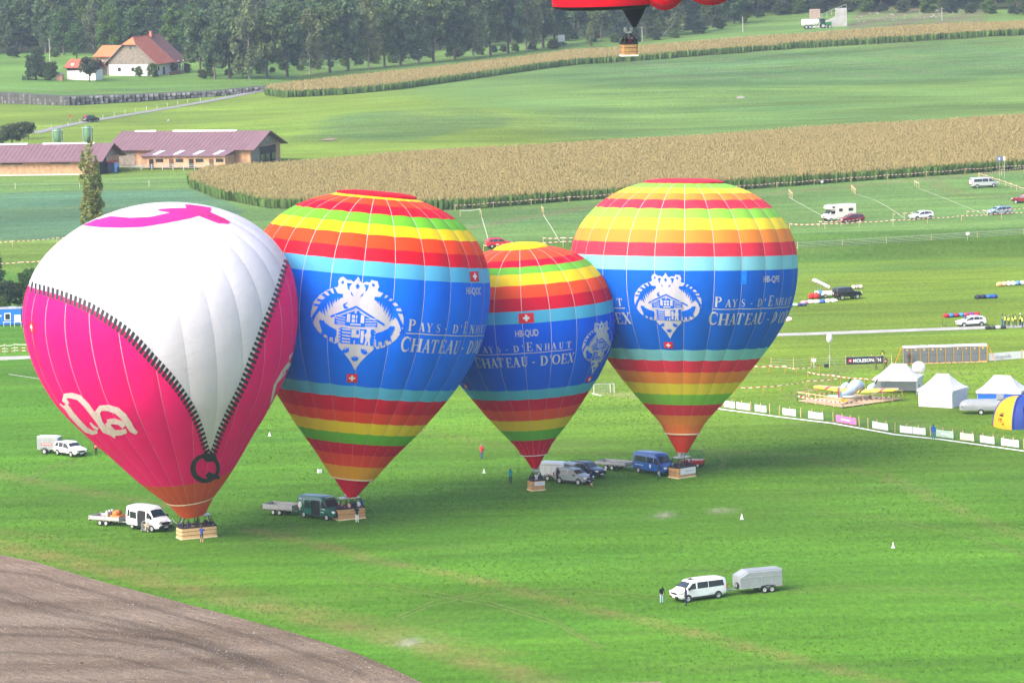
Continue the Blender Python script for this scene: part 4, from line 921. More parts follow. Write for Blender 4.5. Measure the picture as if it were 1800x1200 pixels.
        mb = MB(); hx, hy = L / 2, W / 2
        sag = lambda z: 1 + 0.02 * math.sin(math.pi * z / H)
        rings = [rr(hx * sag(z) + .0, hy * sag(z), z) for z in np.linspace(0.12, H, 7)] + [rr(hx - 0.09, hy - 0.09, H), rr(hx - 0.1, hy - 0.1, 0.2)]
        mb.loft(rings, 0, True); bk = mb.build('basket', m, rt, (0, 0, 0), rz)
        r_ = MB(); ring = rr(hx, hy, H + 0.03)
        for i in range(len(ring)): r_.tube(ring[i], ring[(i + 1) % len(ring)], 0.085, n=6)
        r_.build('padded_rim', leather, bk)
        q = MB(); q.rbox((0, 0, 0.07), (L + 0.08, W + 0.08, 0.14), 0.03); q.build('skid', skid, bk)
        for i in range(bands):
            z = H * (i + 1) / (bands + 1) + 0.04; q = MB(); ring = rr(hx * 1.02 + .015, hy * 1.02 + .015, z)
            for j in range(len(ring)): q.tube(ring[j], ring[(j + 1) % len(ring)], 0.018, n=5)
            q.build('rope', leather, bk)
        if foot_holes:
            for zz in (0.42, 0.78):
                for yy in (-0.4, -0.15, 0.3, 0.5):
                    q = MB(); q.rbox((-hx * 1.0 - 0.02, yy * W * 0.8, zz), (0.05, 0.14, 0.09), 0.02); q.build('foothold', cabin_dark, bk)
        for sx in (-1, 0, 1) if L > 2.5 else (-1, 1):
            for sy in (-1, 1):
                q = MB(); q.tube((sx * (hx - 0.15), sy * (hy - 0.12), H), (sx * (hx - 0.55 if sx else 0) * 1.0, sy * (hy - 0.42), frame_h), 0.05); q.build('upright', leather, bk)
        f = MB(); fx, fy = hx - 0.5, hy - 0.4
        for a, bb in (((-fx, -fy), (fx, -fy)), ((fx, -fy), (fx, fy)), ((fx, fy), (-fx, fy)), ((-fx, fy), (-fx, -fy))): f.tube((a[0], a[1], frame_h), (bb[0], bb[1], frame_h), 0.04)
        for sx in ((-0.5, 0.5) if L > 2.5 else (0,)): f.box((sx * fx * 1.1, 0, frame_h + 0.06), (fx * 0.75 + 0.25, fy * 2 + .1, 0.05))
        fr = f.build('burner_frame', alloy, rt, (0, 0, 0), rz)
        for i in range(burners):
            x = (i - (burners - 1) / 2) * 0.55; q = MB(); q.lathe([(0.05, frame_h + 0.05), (0.16, frame_h + 0.1), (0.17, frame_h + 0.45), (0.15, frame_h + 0.5), (0.12, frame_h + 0.5), (0.12, frame_h + 0.15)], 12, (x, 0, 0)); q.build('burner', steel, fr)
        # wires from the frame to the mouth
        Mi = b.M
        for i in range(8):
            a = math.pi / 8 + i * math.pi / 4; p1 = Mi @ Vector((wires_r * math.cos(a), wires_r * math.sin(a), wires_z)); sx = 1 if math.cos(a) > 0 else -1; sy = 1 if math.sin(a) > 0 else -1
            p0 = Matrix.Rotation(rz, 3, 'Z') @ Vector((sx * fx, sy * fy, frame_h)); q = MB(); q.tube(p0, p1, 0.012, n=4); q.build('wire', steel, rt)
        if banner:
            q = MB(); q.box((banner[0], -hy * 1.02 - 0.05, banner[1]), (banner[2], 0.02, banner[3])); bn = q.build('banner', white_cloth, bk)
            q = MB()
            for i in range(6): q.box((banner[0] - banner[2] * 0.12 + i * banner[2] * 0.09, -hy * 1.02 - 0.063, banner[1]), (banner[2] * (0.05 + 0.02 * (i % 2)), 0.004, banner[3] * 0.16))
            q.build('printed_line', mat('print_bluegrey', (0.25, 0.33, 0.45), rough=0.6), bn)
        b.bk = bk; b.bdim = (L, W, H); return bk
    def inside_pos(b, x, y, z=0.15):
        q = Matrix.Rotation(b.brz, 3, 'Z') @ Vector((x, y, 0)); return (b.base.x + q.x, b.base.y + q.y, b.base.z + z)

# ------------------------------------------------------------------ lettering
def text_polys(txt, size=1.0, bold=0.0, space=1.0):
    cu = bpy.data.curves.new('lettering', 'FONT'); cu.body = txt; cu.size = size; cu.offset = bold; cu.space_character = space; cu.fill_mode = 'FRONT'; cu.resolution_u = 3
    o = bpy.data.objects.new('lettering', cu); COL.objects.link(o); dg = bpy.context.evaluated_depsgraph_get(); me = o.evaluated_get(dg).to_mesh()
    polys = [[(me.vertices[i].co.x, me.vertices[i].co.y) for i in p.vertices] for p in me.polygons]
    o.evaluated_get(dg).to_mesh_clear(); bpy.data.objects.remove(o); bpy.data.curves.remove(cu); return polys
def stroke(pts, ws):
    """closed outline polygon of a stroke with widths ws"""
    P = [Vector(p) for p in pts]; L = []; Rr = []
    for i, p in enumerate(P):
        d = (P[min(i + 1, len(P) - 1)] - P[max(i - 1, 0)]).normalized(); n = Vector((-d.y, d.x)) * (ws[i] if hasattr(ws, '__len__') else ws) / 2; L.append(p + n); Rr.append(p - n)
    return [(q.x, q.y) for q in L] + [(q.x, q.y) for q in Rr[::-1]]
def arc(cx, cy, rx, ry, a0, a1, n=14): return [(cx + rx * math.cos(R(a0 + (a1 - a0) * i / n)), cy + ry * math.sin(R(a0 + (a1 - a0) * i / n))) for i in range(n + 1)]
def rect(x0, y0, x1, y1): return [(x0, y0), (x1, y0), (x1, y1), (x0, y1)]
T_, t_, s_ = 0.19, 0.055, 0.05
def serif_stem(x, w=None, y0=0, y1=1):
    w = T_ if w is None else w; return [rect(x, y0, x + w, y1), rect(x - 0.07, y0, x + w + 0.07, y0 + s_), rect(x - 0.07, y1 - s_, x + w + 0.07, y1)]
def wvar(n, a, b): return [a + (b - a) * math.sin(math.pi * i / (n - 1)) for i in range(n)]
GLYPH = {
 'C': lambda: [stroke(arc(0.44, 0.5, 0.36, 0.46, 48, 312), wvar(15, 0.05, 0.2)), rect(0.70, 0.68, 0.75, 0.97), rect(0.70, 0.10, 0.74, 0.28)],
 'H': lambda: serif_stem(0.08) + serif_stem(0.62) + [rect(0.2, 0.47, 0.7, 0.53)],
 'A': lambda: [stroke([(0.38, 1.0), (0.66, 0.0)], T_), stroke([(0.40, 0.98), (0.10, 0.0)], t_ + .015), rect(0.2, 0.3, 0.58, 0.355), rect(0.0, 0, 0.24, s_), rect(0.5, 0, 0.82, s_)],
 'T': lambda: serif_stem(0.30) + [rect(0.0, 0.94, 0.79, 1.0), [(0.0, 0.72), (0.05, 0.72), (0.1, 0.96), (0.0, 0.96)], [(0.79, 0.72), (0.74, 0.72), (0.69, 0.96), (0.79, 0.96)]],
 'E': lambda: serif_stem(0.08) + [rect(0.2, 0.945, 0.66, 1.0), rect(0.2, 0.0, 0.7, 0.055), rect(0.2, 0.47, 0.52, 0.525), rect(0.49, 0.38, 0.53, 0.62), [(0.66, 0.75), (0.62, 0.75), (0.56, 0.97), (0.66, 0.97)], [(0.70, 0.27), (0.66, 0.27), (0.58, 0.03), (0.7, 0.03)]],
 'U': lambda: [rect(0.1, 0.28, 0.1 + T_, 1.0), stroke(arc(0.42, 0.3, 0.235, 0.27, 180, 360), [T_ - .01 * i for i in range(15)]), rect(0.63, 0.3, 0.69, 1.0), rect(0.02, 0.95, 0.37, 1.0), rect(0.54, 0.95, 0.79, 1.0)],
 'D': lambda: serif_stem(0.08) + [stroke(arc(0.3, 0.5, 0.42, 0.47, 90, -90), wvar(15, 0.05, 0.2))],
 'O': lambda: [stroke(arc(0.45, 0.5, 0.36, 0.47, 90, 270), wvar(15, 0.05, 0.19)), stroke(arc(0.45, 0.5, 0.36, 0.47, 90, -90), wvar(15, 0.05, 0.19))],
 'X': lambda: [stroke([(0.16, 1.0), (0.66, 0.0)], T_), stroke([(0.70, 1.0), (0.12, 0.0)], t_ + .01), rect(0.0, 0.95, 0.34, 1.0), rect(0.54, 0.95, 0.82, 1.0), rect(0.0, 0, 0.26, s_), rect(0.5, 0, 0.84, s_)],
 'P': lambda: serif_stem(0.08) + [stroke(arc(0.28, 0.74, 0.32, 0.235, 90, -90), wvar(15, 0.05, 0.17))],
 'Y': lambda: [rect(0.31, 0, 0.31 + T_ * .9, 0.45), stroke([(0.13, 1.0), (0.40, 0.42)], T_ * .9), stroke([(0.68, 1.0), (0.42, 0.42)], t_), rect(0.2, 0, 0.6, s_), rect(0.0, .95, .3, 1.0), rect(.54, .95, .8, 1.0)],
 'S': lambda: [stroke([(0.56, 0.80), (0.5, 0.93), (0.34, 0.97), (0.17, 0.90), (0.14, 0.74), (0.24, 0.6), (0.42, 0.48), (0.56, 0.36), (0.57, 0.2), (0.46, 0.07), (0.3, 0.03), (0.15, 0.09), (0.1, 0.24)], [.05, .05, .05, .09, .12, .15, .17, .15, .12, .09, .05, .05, .05])],
 'N': lambda: [rect(0.1, 0, 0.16, 1.0), rect(0.66, 0, 0.72, 1.0), stroke([(0.14, 1.0), (0.69, 0.0)], T_), rect(0.0, 0, 0.28, s_), rect(0.0, 0.95, 0.2, 1.0), rect(0.54, .95, .84, 1.0)],
 '-': lambda: [rect(0.1, 0.36, 0.6, 0.46)], "'": lambda: [[(0.2, 1.0), (0.55, 1.0), (0.45, 0.62), (0.32, 0.62)]],
}
GW = {'C': 0.8, 'H': 0.9, 'A': 0.84, 'T': 0.8, 'E': 0.76, 'U': 0.8, 'D': 0.8, 'O': 0.88, 'X': 0.84, 'P': 0.66, 'Y': 0.8, 'S': 0.68, 'N': 0.84, '-': 0.7, "'": 0.7}
BIG = [('C', 118, 190), ('H', 198, 300), ('A', 303, 384), ('T', 380, 458), ('E', 484, 562), ('A', 562, 656), ('U', 660, 745), ('-', 788, 832), ('D', 888, 978), ("'", 1000, 1022), ('O', 1030, 1122), ('E', 1134, 1210), ('X', 1212, 1292)]
SML = [('P', 150, 205, 1.35), ('A', 240, 300, 1), ('Y', 305, 362, 1), ('S', 398, 445, 1), ('-', 498, 528, 1), ('D', 590, 650, 1), ("'", 682, 706, 1), ('E', 738, 810, 1.4), ('N', 843, 916, 1), ('H', 944, 1000, 1), ('A', 1020, 1078, 1), ('U', 1104, 1152, 1), ('T', 1188, 1240, 1)]
def place_ang(x): return math.asin(max(-1, min(1, (x - 720) / 997.0)))
def place_lettering(b, u0, v0, total, hbig):
    """u0: angle where the first letter starts, v0: baseline of the big line"""
    a0 = place_ang(118); a1 = place_ang(1292); k = total / (a1 - a0); A = lambda x: u0 + (place_ang(x) - a0) * k
    lay = []; n = 0
    def put(ch, xa, xb, base, h):
        nonlocal n
        ua, ub = A(xa), A(xb); w = GW[ch]
        for poly in GLYPH[ch]():
            lay.append(([(ua + (x / w) * (ub - ua), base + y * h) for x, y in poly], 0, 0.03 + 0.0025 * (n % 7))); n += 1
    for ch, xa, xb in BIG: put(ch, xa, xb, v0, hbig * (1.12 if ch == 'C' else 1.0))
    for ch, xa, xb, f in SML: put(ch, xa, xb, v0 + hbig * 1.55, hbig * 0.62 * f)
    lay.append((rect(A(140), v0 + hbig * 1.33, A(1255), v0 + hbig * 1.40), 0, 0.03))
    # u is an angle, v metres: bisect both on a scaled grid
    r = float(np.interp(v0, b.vv, b.pr)); lay = [([(x * r, y) for x, y in p], m, o) for p, m, o in lay]
    return b.decal('lettering', lay, [print_white], lambda X, Y: (X / r, Y), 0.45)

# emblem traced as polygons, units of the enlarged photograph (x right, y down), centre about (565, 545)
def emblem_layers(sc):
    L = []; cx, cy = 565.0, 545.0
    f = lambda pts, m, o: L.append(([((x - cx) * sc, (cy - y) * sc) for x, y in pts], m, o if o < 0.034 else o + 0.02))
    mir = lambda pts: [(2 * cx - x, y) for x, y in pts][::-1]
    base = [(545, 66), (565, 105), (590, 130), (625, 112), (660, 118), (676, 88), (705, 96), (735, 98), (742, 125), (755, 150), (740, 175), (750, 198), (800, 208), (860, 238), (930, 292), (985, 350), (1018, 430), (1028, 535), (1003, 600), (975, 655), (930, 702), (870, 745), (790, 770),
            (768, 745), (735, 742), (400, 742), (382, 738), (362, 752), (300, 735), (230, 690), (175, 640), (130, 580), (100, 510), (100, 450), (120, 360), (180, 280), (250, 225), (320, 195), (352, 188), (362, 160), (352, 130), (370, 95), (400, 82), (420, 100), (445, 112), (475, 108), (505, 125), (525, 100)]
    f(base, 0, 0.030)
    # crown cut-outs
    f([(545, 135), (566, 162), (545, 192), (525, 162)], 1, 0.040)
    for q in ([(440, 140), (490, 140), (468, 175), (470, 215), (452, 190)], [(485, 215), (520, 268), (490, 248)], [(385, 128), (410, 120), (412, 146), (388, 156)]): f(q, 1, 0.041); f([(2 * 547 - x, y) for x, y in q][::-1], 1, 0.0415)
    f([(420, 352), (470, 320), (440, 362), (468, 372), (470, 388), (432, 392), (425, 372)], 1, 0.042)
    # feathered boughs: spine, outward slits and inward barbs
    sp = [(412, 268), (340, 268), (280, 300), (225, 345), (180, 420), (140, 480), (106, 528)]
    for k, M in enumerate((lambda p: p, mir)):
        f(M(stroke(sp, [34, 46, 52, 48, 34, 26, 20])), 1, 0.043 + k * 0.001)
        outs = [((350, 262), (318, 188), (296, 196)), ((312, 276), (262, 214), (238, 232)), ((272, 300), (205, 254), (186, 276)), ((236, 332), (152, 318), (140, 340)), ((205, 372), (118, 372), (112, 398))]
        for j, (a, q1, q2) in enumerate(outs): f(M([(a[0] + 18, a[1]), q1, ((q1[0] + q2[0]) / 2 + 18, (q1[1] + q2[1]) / 2 + 10), q2, (a[0] - 12, a[1] + 18)]), 1, 0.045 + k * 0.001)
        ins = [((390, 280), (372, 320)), ((350, 285), (352, 345)), ((318, 300), (330, 360)), ((290, 318), (318, 395)), ((260, 335), (296, 420)), ((236, 360), (268, 455)), ((212, 385), (250, 492)), ((190, 420), (222, 470))]
        for j, (a, tip) in enumerate(ins): f(M([(a[0] - 20, a[1] - 8), (a[0] + 20, a[1] - 14), tip]), 1, 0.047 + k * 0.001)
        f(M(stroke([(190, 425), (150, 480), (116, 560), (132, 590)], 14)), 1, 0.049 + k * 0.001)
        cow = [(186, 545), (196, 522), (214, 530), (236, 528), (248, 552), (300, 582), (352, 600), (372, 612), (372, 660), (358, 690), (352, 740), (336, 742), (332, 690), (300, 690), (292, 735), (276, 728), (272, 680), (244, 665), (232, 690), (216, 672), (218, 632), (204, 600), (196, 570)]
        f(M(cow), 1, 0.051 + k * 0.001)
        for xa, ya in ((215, 650), (262, 700), (320, 720)): f(M(stroke([(xa, ya), (xa - 14, ya + 42)], 9)), 1, 0.0535 + k * 0.001)
    # chalet
    f(stroke([(302, 486), (548, 364), (836, 520)], 20), 1, 0.055)
    f([(402, 452), (548, 388), (706, 458), (760, 486), (770, 560), (350, 556), (345, 490)], 1, 0.056)
    f(stroke([(372, 470), (548, 396), (738, 478)], 9), 0, 0.058); f(rect(540, 392, 556, 430), 0, 0.059)
    for x0, x1 in ((468, 500), (602, 636)): f(rect(x0, 440, x1, 520), 0, 0.059)
    for x0, x1 in ((516, 546), (556, 586)):
        for y0, y1 in ((446, 478), (487, 520)): f(rect(x0, y0, x1, y1), 0, 0.059)
    for y in (466, 492, 518, 540): f(stroke([(345 + (y - 466) * .4, y), (455, y + 12)], 8), 0, 0.060); f(stroke([(650, y + 12), (765 - (y - 466) * .2, y)], 8), 0, 0.061)
    f(rect(505, 532, 608, 546), 0, 0.060); f(stroke([(350, 562), (565, 578), (785, 556)], 16), 0, 0.062)
    f([(412, 574), (745, 574), (745, 738), (412, 738)], 1, 0.057)
    for y in (592, 624, 656, 688, 718): f(stroke([(428, y), (514, y + 3)], 13), 0, 0.060)
    for x in (402, 748):
        for y in (590, 622, 654, 686, 716): f(rect(x - 10, y, x + 12, y + 12), 1 if x < 500 else 1, 0.0565)
    f(rect(522, 588, 604, 672), 0, 0.060); f(rect(548, 700, 560, 738), 0, 0.06); f(rect(580, 692, 598, 738), 0, 0.06)
    f([(612, 600), (642, 590), (648, 640), (640, 720), (618, 720)], 0, 0.060)
    f([(668, 572), (690, 556), (712, 574), (706, 604), (716, 640), (708, 680), (716, 738), (694, 738), (688, 690), (674, 738), (656, 736), (668, 680), (652, 640), (672, 604)], 0, 0.0605)
    # heart-shaped foot with tulips
    f(stroke([(384, 742), (376, 772), (402, 800)], 10), 1, 0.050)
    f([(388, 752), (410, 736), (740, 742), (758, 760), (752, 782), (690, 850), (630, 930), (576, 1028), (525, 930), (462, 852), (400, 782)], 0, 0.033)
    def tulip(x, y, a, s=1.0):
        p = [(-48, -22), (-30, -2), (-16, -26), (-8, 2), (0, -34), (8, 2), (16, -26), (30, -2), (48, -22), (30, 24), (0, 34), (-30, 24)]; c, sn = math.cos(a), math.sin(a)
        f([(x + (px * c - py * sn) * s, y + (px * sn + py * c) * s) for px, py in p], 1, 0.045)
    tulip(470, 804, R(-28), 1.0); tulip(664, 804, R(28), 1.0); tulip(570, 890, 0, 1.0)
    return L
def emblem(b, u0, v0, height, blue):
    return b.decal('emblem', emblem_layers(height / 962.0), [print_white, blue], b.local_map(u0, v0), 0.35)
def swiss_flag(b, u0, v0, w, h, parent=None):
    a, c = min(w, h) * 0.32, min(w, h) * 0.11
    return b.decal('flag', [(rect(-w / 2, -h / 2, w / 2, h / 2), 0, 0.045), (rect(-a, -c, a, c), 1, 0.075), (rect(-c, c, c, a), 1, 0.075), (rect(-c, -a, c, -c), 1, 0.075)], [print_red, white_cloth], b.local_map(u0, v0), 0.25)
def registration(b, txt, u0, v0, h, m, rot=0.0, width=None):
    P = text_polys(txt, 1.0, 0.02); xs = [x for p in P for x, y in p]; w0 = max(xs) - min(xs); k = h / 0.72; mx = (max(xs) + min(xs)) / 2; kx = k if width is None else width / w0
    c, s = math.cos(rot), math.sin(rot)
    lay = [([(((x - mx) * kx) * c - ((y - 0.36) * k) * s, ((x - mx) * kx) * s + ((y - 0.36) * k) * c) for x, y in p], 0, 0.035) for p in P]
    return b.decal('registration', lay, [m], b.local_map(u0, v0), 0.6)

def striped(b, rows, cols, pal, first_v=0.0):
    vs = [first_v] + [b.v_at_row(y) for y in rows] + [b.V]
    return [(vs[i], vs[i + 1], pal[cols[i]]) for i in range(len(cols))]

PAL2 = {k: fabric('b2_' + k, c) for k, c in dict(red=(222, 10, 44), org=(244, 72, 26), yel=(248, 216, 18), grn=(112, 194, 46), cyn=(92, 184, 232), blu=(0, 112, 252), yor=(246, 172, 16)).items()}
PAL3 = {k: fabric('b3_' + k, c) for k, c in dict(red=(212, 14, 54), org=(238, 82, 44), yel=(238, 210, 44), grn=(112, 192, 66), cyn=(84, 180, 224), blu=(0, 96, 242)).items()}
PAL4 = {k: fabric('b4_' + k, c) for k, c in dict(red=(236, 56, 80), org=(246, 146, 58), yel=(248, 224, 62), grn=(142, 208, 74), cyn=(134, 208, 228), blu=(12, 102, 222), oro=(244, 128, 54)).items()}

PROF2 = [(0.18, 0.34), (0.25, 0.435), (0.32, 0.53), (0.42, 0.65), (0.52, 0.77), (0.61, 0.895), (0.70, 1.02), (0.79, 1.16), (0.87, 1.31), (0.935, 1.46), (0.975, 1.61), (0.995, 1.76), (1, 1.92), (0.985, 2.08), (0.945, 2.22), (0.87, 2.36), (0.75, 2.49), (0.58, 2.60), (0.40, 2.67), (0.28, 2.70), (0.12, 2.707), (0, 2.709)]
# --- second balloon (blue, largest stripes)
b2 = Balloon('hot_air_balloon', 'blue striped balloon beside the pink one, red skirt above the green van', (614, 911), 211, 1.0, 5.0 + 1.6, 4.0, 24, -2.0, 0.014, PROF2)
rows2 = [840, 820, 799, 780, 762, 742.5, 724, 699, 679, 485, 459, 436, 412.5, 394, 376, 361, 349.5, 341]
cols2 = ['yor', 'yor', 'org', 'red', 'grn', 'yel', 'org', 'red', 'cyn', 'blu', 'cyn', 'red', 'org', 'yel', 'grn', 'red', 'org', 'yel', 'grn']
v0 = b2.v_at_row(838)
b2.envelope(striped(b2, rows2[1:], cols2[1:], PAL2)); b2.tapes(); b2.cap(b2.R * 0.325, PAL2['red'], 0.32, 0.22)
b2.skirt(b2.R * 0.17, b2.pz[0] + 0.1, 0.42, b2.pz[0] - 2.15, PAL2['red'])
b2.mouth_ring(b2.R * 0.18, b2.pz[0], mat('cream_rope', (0.6, 0.5, 0.35), rough=0.8))
u, v = b2.px2uv([626.7, 703, 834, 832, 619], [571, 617, 486, 511, 664]); emblem(b2, u[0], v[0], 9.9, PAL2['blu']); place_lettering(b2, u[1], v[1], R(66.5), 1.42)
swiss_flag(b2, u[4], v[4], 1.06, 1.0); swiss_flag(b2, u[2], v[2], 1.55, 1.05); registration(b2, 'HB-QOC', u[3], v[3], 0.72, print_white, width=2.9)
place_lettering(b2, u[1] - R(120), v[1], R(66.5), 1.42)
b2.basket(3.1, 1.7, 1.2, R(24), wicker, 1, 2.2, wires_r=0.42, wires_z=b2.pz[0] - 2.1)

# --- third balloon (smaller, in front of the fourth)
b3 = Balloon('hot_air_balloon', 'smaller blue striped balloon with yellow crown between its two bigger twins', (943, 861), 156, 1.045, -3.7 + 1.6, 1.5, 20, -2.0, 0.012)
rows3 = [774, 756.8, 739, 721, 701.8, 685, 568.5, 546.7, 524, 502, 482, 469.6, 458]
cols3 = ['red', 'grn', 'yel', 'org', 'red', 'cyn', 'blu', 'cyn', 'red', 'org', 'yel', 'grn', 'red', 'org']
b3.envelope(striped(b3, rows3, cols3, PAL3), 13); b3.tapes(); b3.cap(b3.R * 0.30, fabric('b3_cap', (236, 216, 40)), 0.55, 0.12)
b3.skirt(b3.R * 0.135, b3.pz[0] + 0.1, 0.34, b3.pz[0] - 1.55, fabric('b3_skirt', (214, 18, 30)))
b3.mouth_ring(b3.R * 0.15, b3.pz[0], loadtape_m, 0.06)
u, v = b3.px2uv([925, 926, 839.6, 1058, 1045], [559, 585, 645.6, 612, 663]); swiss_flag(b3, u[0], v[0], 1.6, 1.05); registration(b3, 'HB-QUD', u[1], v[1], 0.7, print_white, width=2.45)
place_lettering(b3, u[2], v[2], R(71), 1.12); emblem(b3, R(57), v[3], 6.2, PAL3['blu']); swiss_flag(b3, R(57), v[4], 0.75, 0.75); swiss_flag(b3, R(-63), v[4], 0.75, 0.75)
b3.basket(1.65, 1.35, 1.15, R(20), wicker, 1, 2.1, wires_r=0.34, wires_z=b3.pz[0] - 1.5, banner=(0.12, 0.82, 1.2, 0.42), foot_holes=False)

# --- fourth balloon (right, paler colours)
b4 = Balloon('hot_air_balloon', 'faded blue striped balloon furthest right, orange skirt beside the blue van', (1199, 838), 197.5, 1.0, 0.3 + 1.6, 4.0, 24, -2.2, 0.014)
rows4 = [748, 730.5, 712, 693.6, 674.5, 654.6, 634, 615, 475.6, 451, 427, 404, 384, 367, 351.6, 340, 331]
cols4 = ['oro', 'org', 'red', 'grn', 'yel', 'org', 'red', 'cyn', 'blu', 'cyn', 'red', 'org', 'yel', 'grn', 'red', 'org', 'yel', 'grn']
b4.envelope(striped(b4, rows4, cols4, PAL4)); b4.tapes(); b4.cap(b4.R * 0.345, fabric('b4_cap', (226, 52, 74)), 0.32, 0.22)
b4.skirt(b4.R * 0.15, b4.pz[0] + 0.1, 0.6, b4.pz[0] - 2.1, fabric('b4_skirt', (226, 70, 46)))
b4.mouth_ring(b4.R * 0.153, b4.pz[0], mat('cream_rope', (0.6, 0.5, 0.35), rough=0.8))
u, v = b4.px2uv([1173.5, 1245, 1307, 1357, 1175], [540, 570.5, 488, 490, 606]); emblem(b4, u[0], v[0], 7.5, PAL4['blu']); place_lettering(b4, u[1], v[1], R(66.5), 1.35)
place_lettering(b4, u[1] - R(110), v[1], R(66.5), 1.35)
b4.decal('patch', [(rect(-0.36, -0.75, 0.36, 0.75), 0, 0.03)], [fabric('b4_patch', (30, 140, 255))], b4.local_map(u[2], v[2]), 0.5)
registration(b4, 'HB-QPE', u[3], v[3], 0.68, print_white, width=2.6); swiss_flag(b4, u[4], v[4], 0.95, 0.78)
b4.basket(2.6, 1.7, 1.2, R(38), wicker, 1, 2.2, wires_r=0.6, wires_z=b4.pz[0] - 2.05, banner=(0.1, 0.78, 2.2, 0.72))

PROF1 = [(0.18, 0.285), (0.27, 0.375), (0.36, 0.475), (0.45, 0.585), (0.54, 0.70), (0.64, 0.82), (0.735, 0.945), (0.82, 1.06), (0.89, 1.18), (0.945, 1.32), (0.983, 1.47), (1.0, 1.63), (0.99, 1.78), (0.945, 1.925), (0.86, 2.06), (0.73, 2.18), (0.55, 2.285), (0.35, 2.355), (0.15, 2.395), (0.0, 2.40)]
# --- first balloon: white above, pink below, a printed zip between
b1 = Balloon('hot_air_balloon', 'white and pink balloon with printed zip and letter Q pull, furthest left', (346, 944), 236.5, 1.05, -6.3, -6.0, 28, 0.0, 0.008, PROF1)
def zip_curve():
    left = [(46, 500), (60, 506), (75, 510), (96, 516), (116, 523), (141, 533), (165, 545), (190, 561), (216, 579), (240, 601), (263, 626), (287, 651), (306, 673), (322, 695), (336, 718), (346, 740), (354, 762), (362, 790), (366, 800)]
    right = [(370, 800), (377, 790), (387, 760), (398, 735), (412, 706), (425, 680), (437, 650), (446, 625), (455, 601), (462, 580), (470, 560), (478, 540), (486, 517), (494, 492), (501, 466), (506, 450)]
    return left, right
zl, zr_ = zip_curve()
def dens(p, n=6):
    return catmull(p, n)
ZL = dens(zl); ZR = dens(zr_)
ul, vl = b1.px2uv(ZL[:, 0], ZL[:, 1]); ur, vr = b1.px2uv(ZR[:, 0], ZR[:, 1])
zu = np.concatenate([ul, ur]); zv = np.concatenate([vl, vr]); o_ = np.argsort(zu); zu = zu[o_]; zv = zv[o_]; zv = np.convolve(np.pad(zv, 2, 'edge'), np.ones(5) / 5, 'valid')
zv_min = float(zv.min())
def v_zip(u):
    u = (u + math.pi) % (2 * math.pi) - math.pi
    if u < zu[0]:
        t = (zu[0] - u) / (math.pi + zu[0]); return float(zv[0] + (max(zv[0], zv[-1]) + 0.5 - zv[0]) * min(1, t))
    if u > zu[-1]:
        t = (u - zu[-1]) / (math.pi - zu[-1]); return float(zv[-1] + (max(zv[0], zv[-1]) + 0.5 - zv[-1]) * min(1, t))
    return float(np.interp(u, zu, zv))
pink_m = fabric('pink', (236, 18, 116), 0.24); white_m = fabric('white', (206, 208, 218), 0.2); terra = fabric('terracotta', (212, 88, 46), 0.25)
vsk = b1.v_at_row(852)
mb = MB(); mb2 = MB()
b1.env = None
back = [g for g in range(28) if 8 <= g < 20]
for g in back:
    u0 = b1.ut + g * b1.du; b1.grid_mesh(mb, u0, u0 + b1.du, v_zip, b1.V, 6, 0, 0.8); b1.grid_mesh(mb, u0, u0 + b1.du, vsk, v_zip, 6, 1, 0.8)
b1.env = mb.build('envelope', [white_m, pink_m], b1.root); b1.env.matrix_local = b1.M
for g in range(28):
    if g in back: continue
    u0 = b1.ut + g * b1.du
    q = MB(); b1.grid_mesh(q, u0, u0 + b1.du, v_zip, b1.V, 12); q.build('white_panel', white_m, b1.env)
    q = MB(); b1.grid_mesh(q, u0, u0 + b1.du, vsk, v_zip, 12); q.build('pink_panel', pink_m, b1.env)
q = MB(); b1.grid_mesh(q, b1.ut, b1.ut + b1.du, 0, vsk, 8); me = q.mesh('skirt_panel', terra)
for g in range(28): link('skirt_panel', me, b1.env, (0, 0, 0), g * b1.du)
b1.tapes(0.0, b1.V, 0.05)
b1.skirt(b1.R * 0.18, b1.pz[0] + 0.05, b1.R * 0.095, 2.45, terra); b1.mouth_ring(b1.R * 0.183, b1.pz[0] + 0.1, mat('cream_rope', (0.6, 0.5, 0.35), rough=0.8), 0.12)
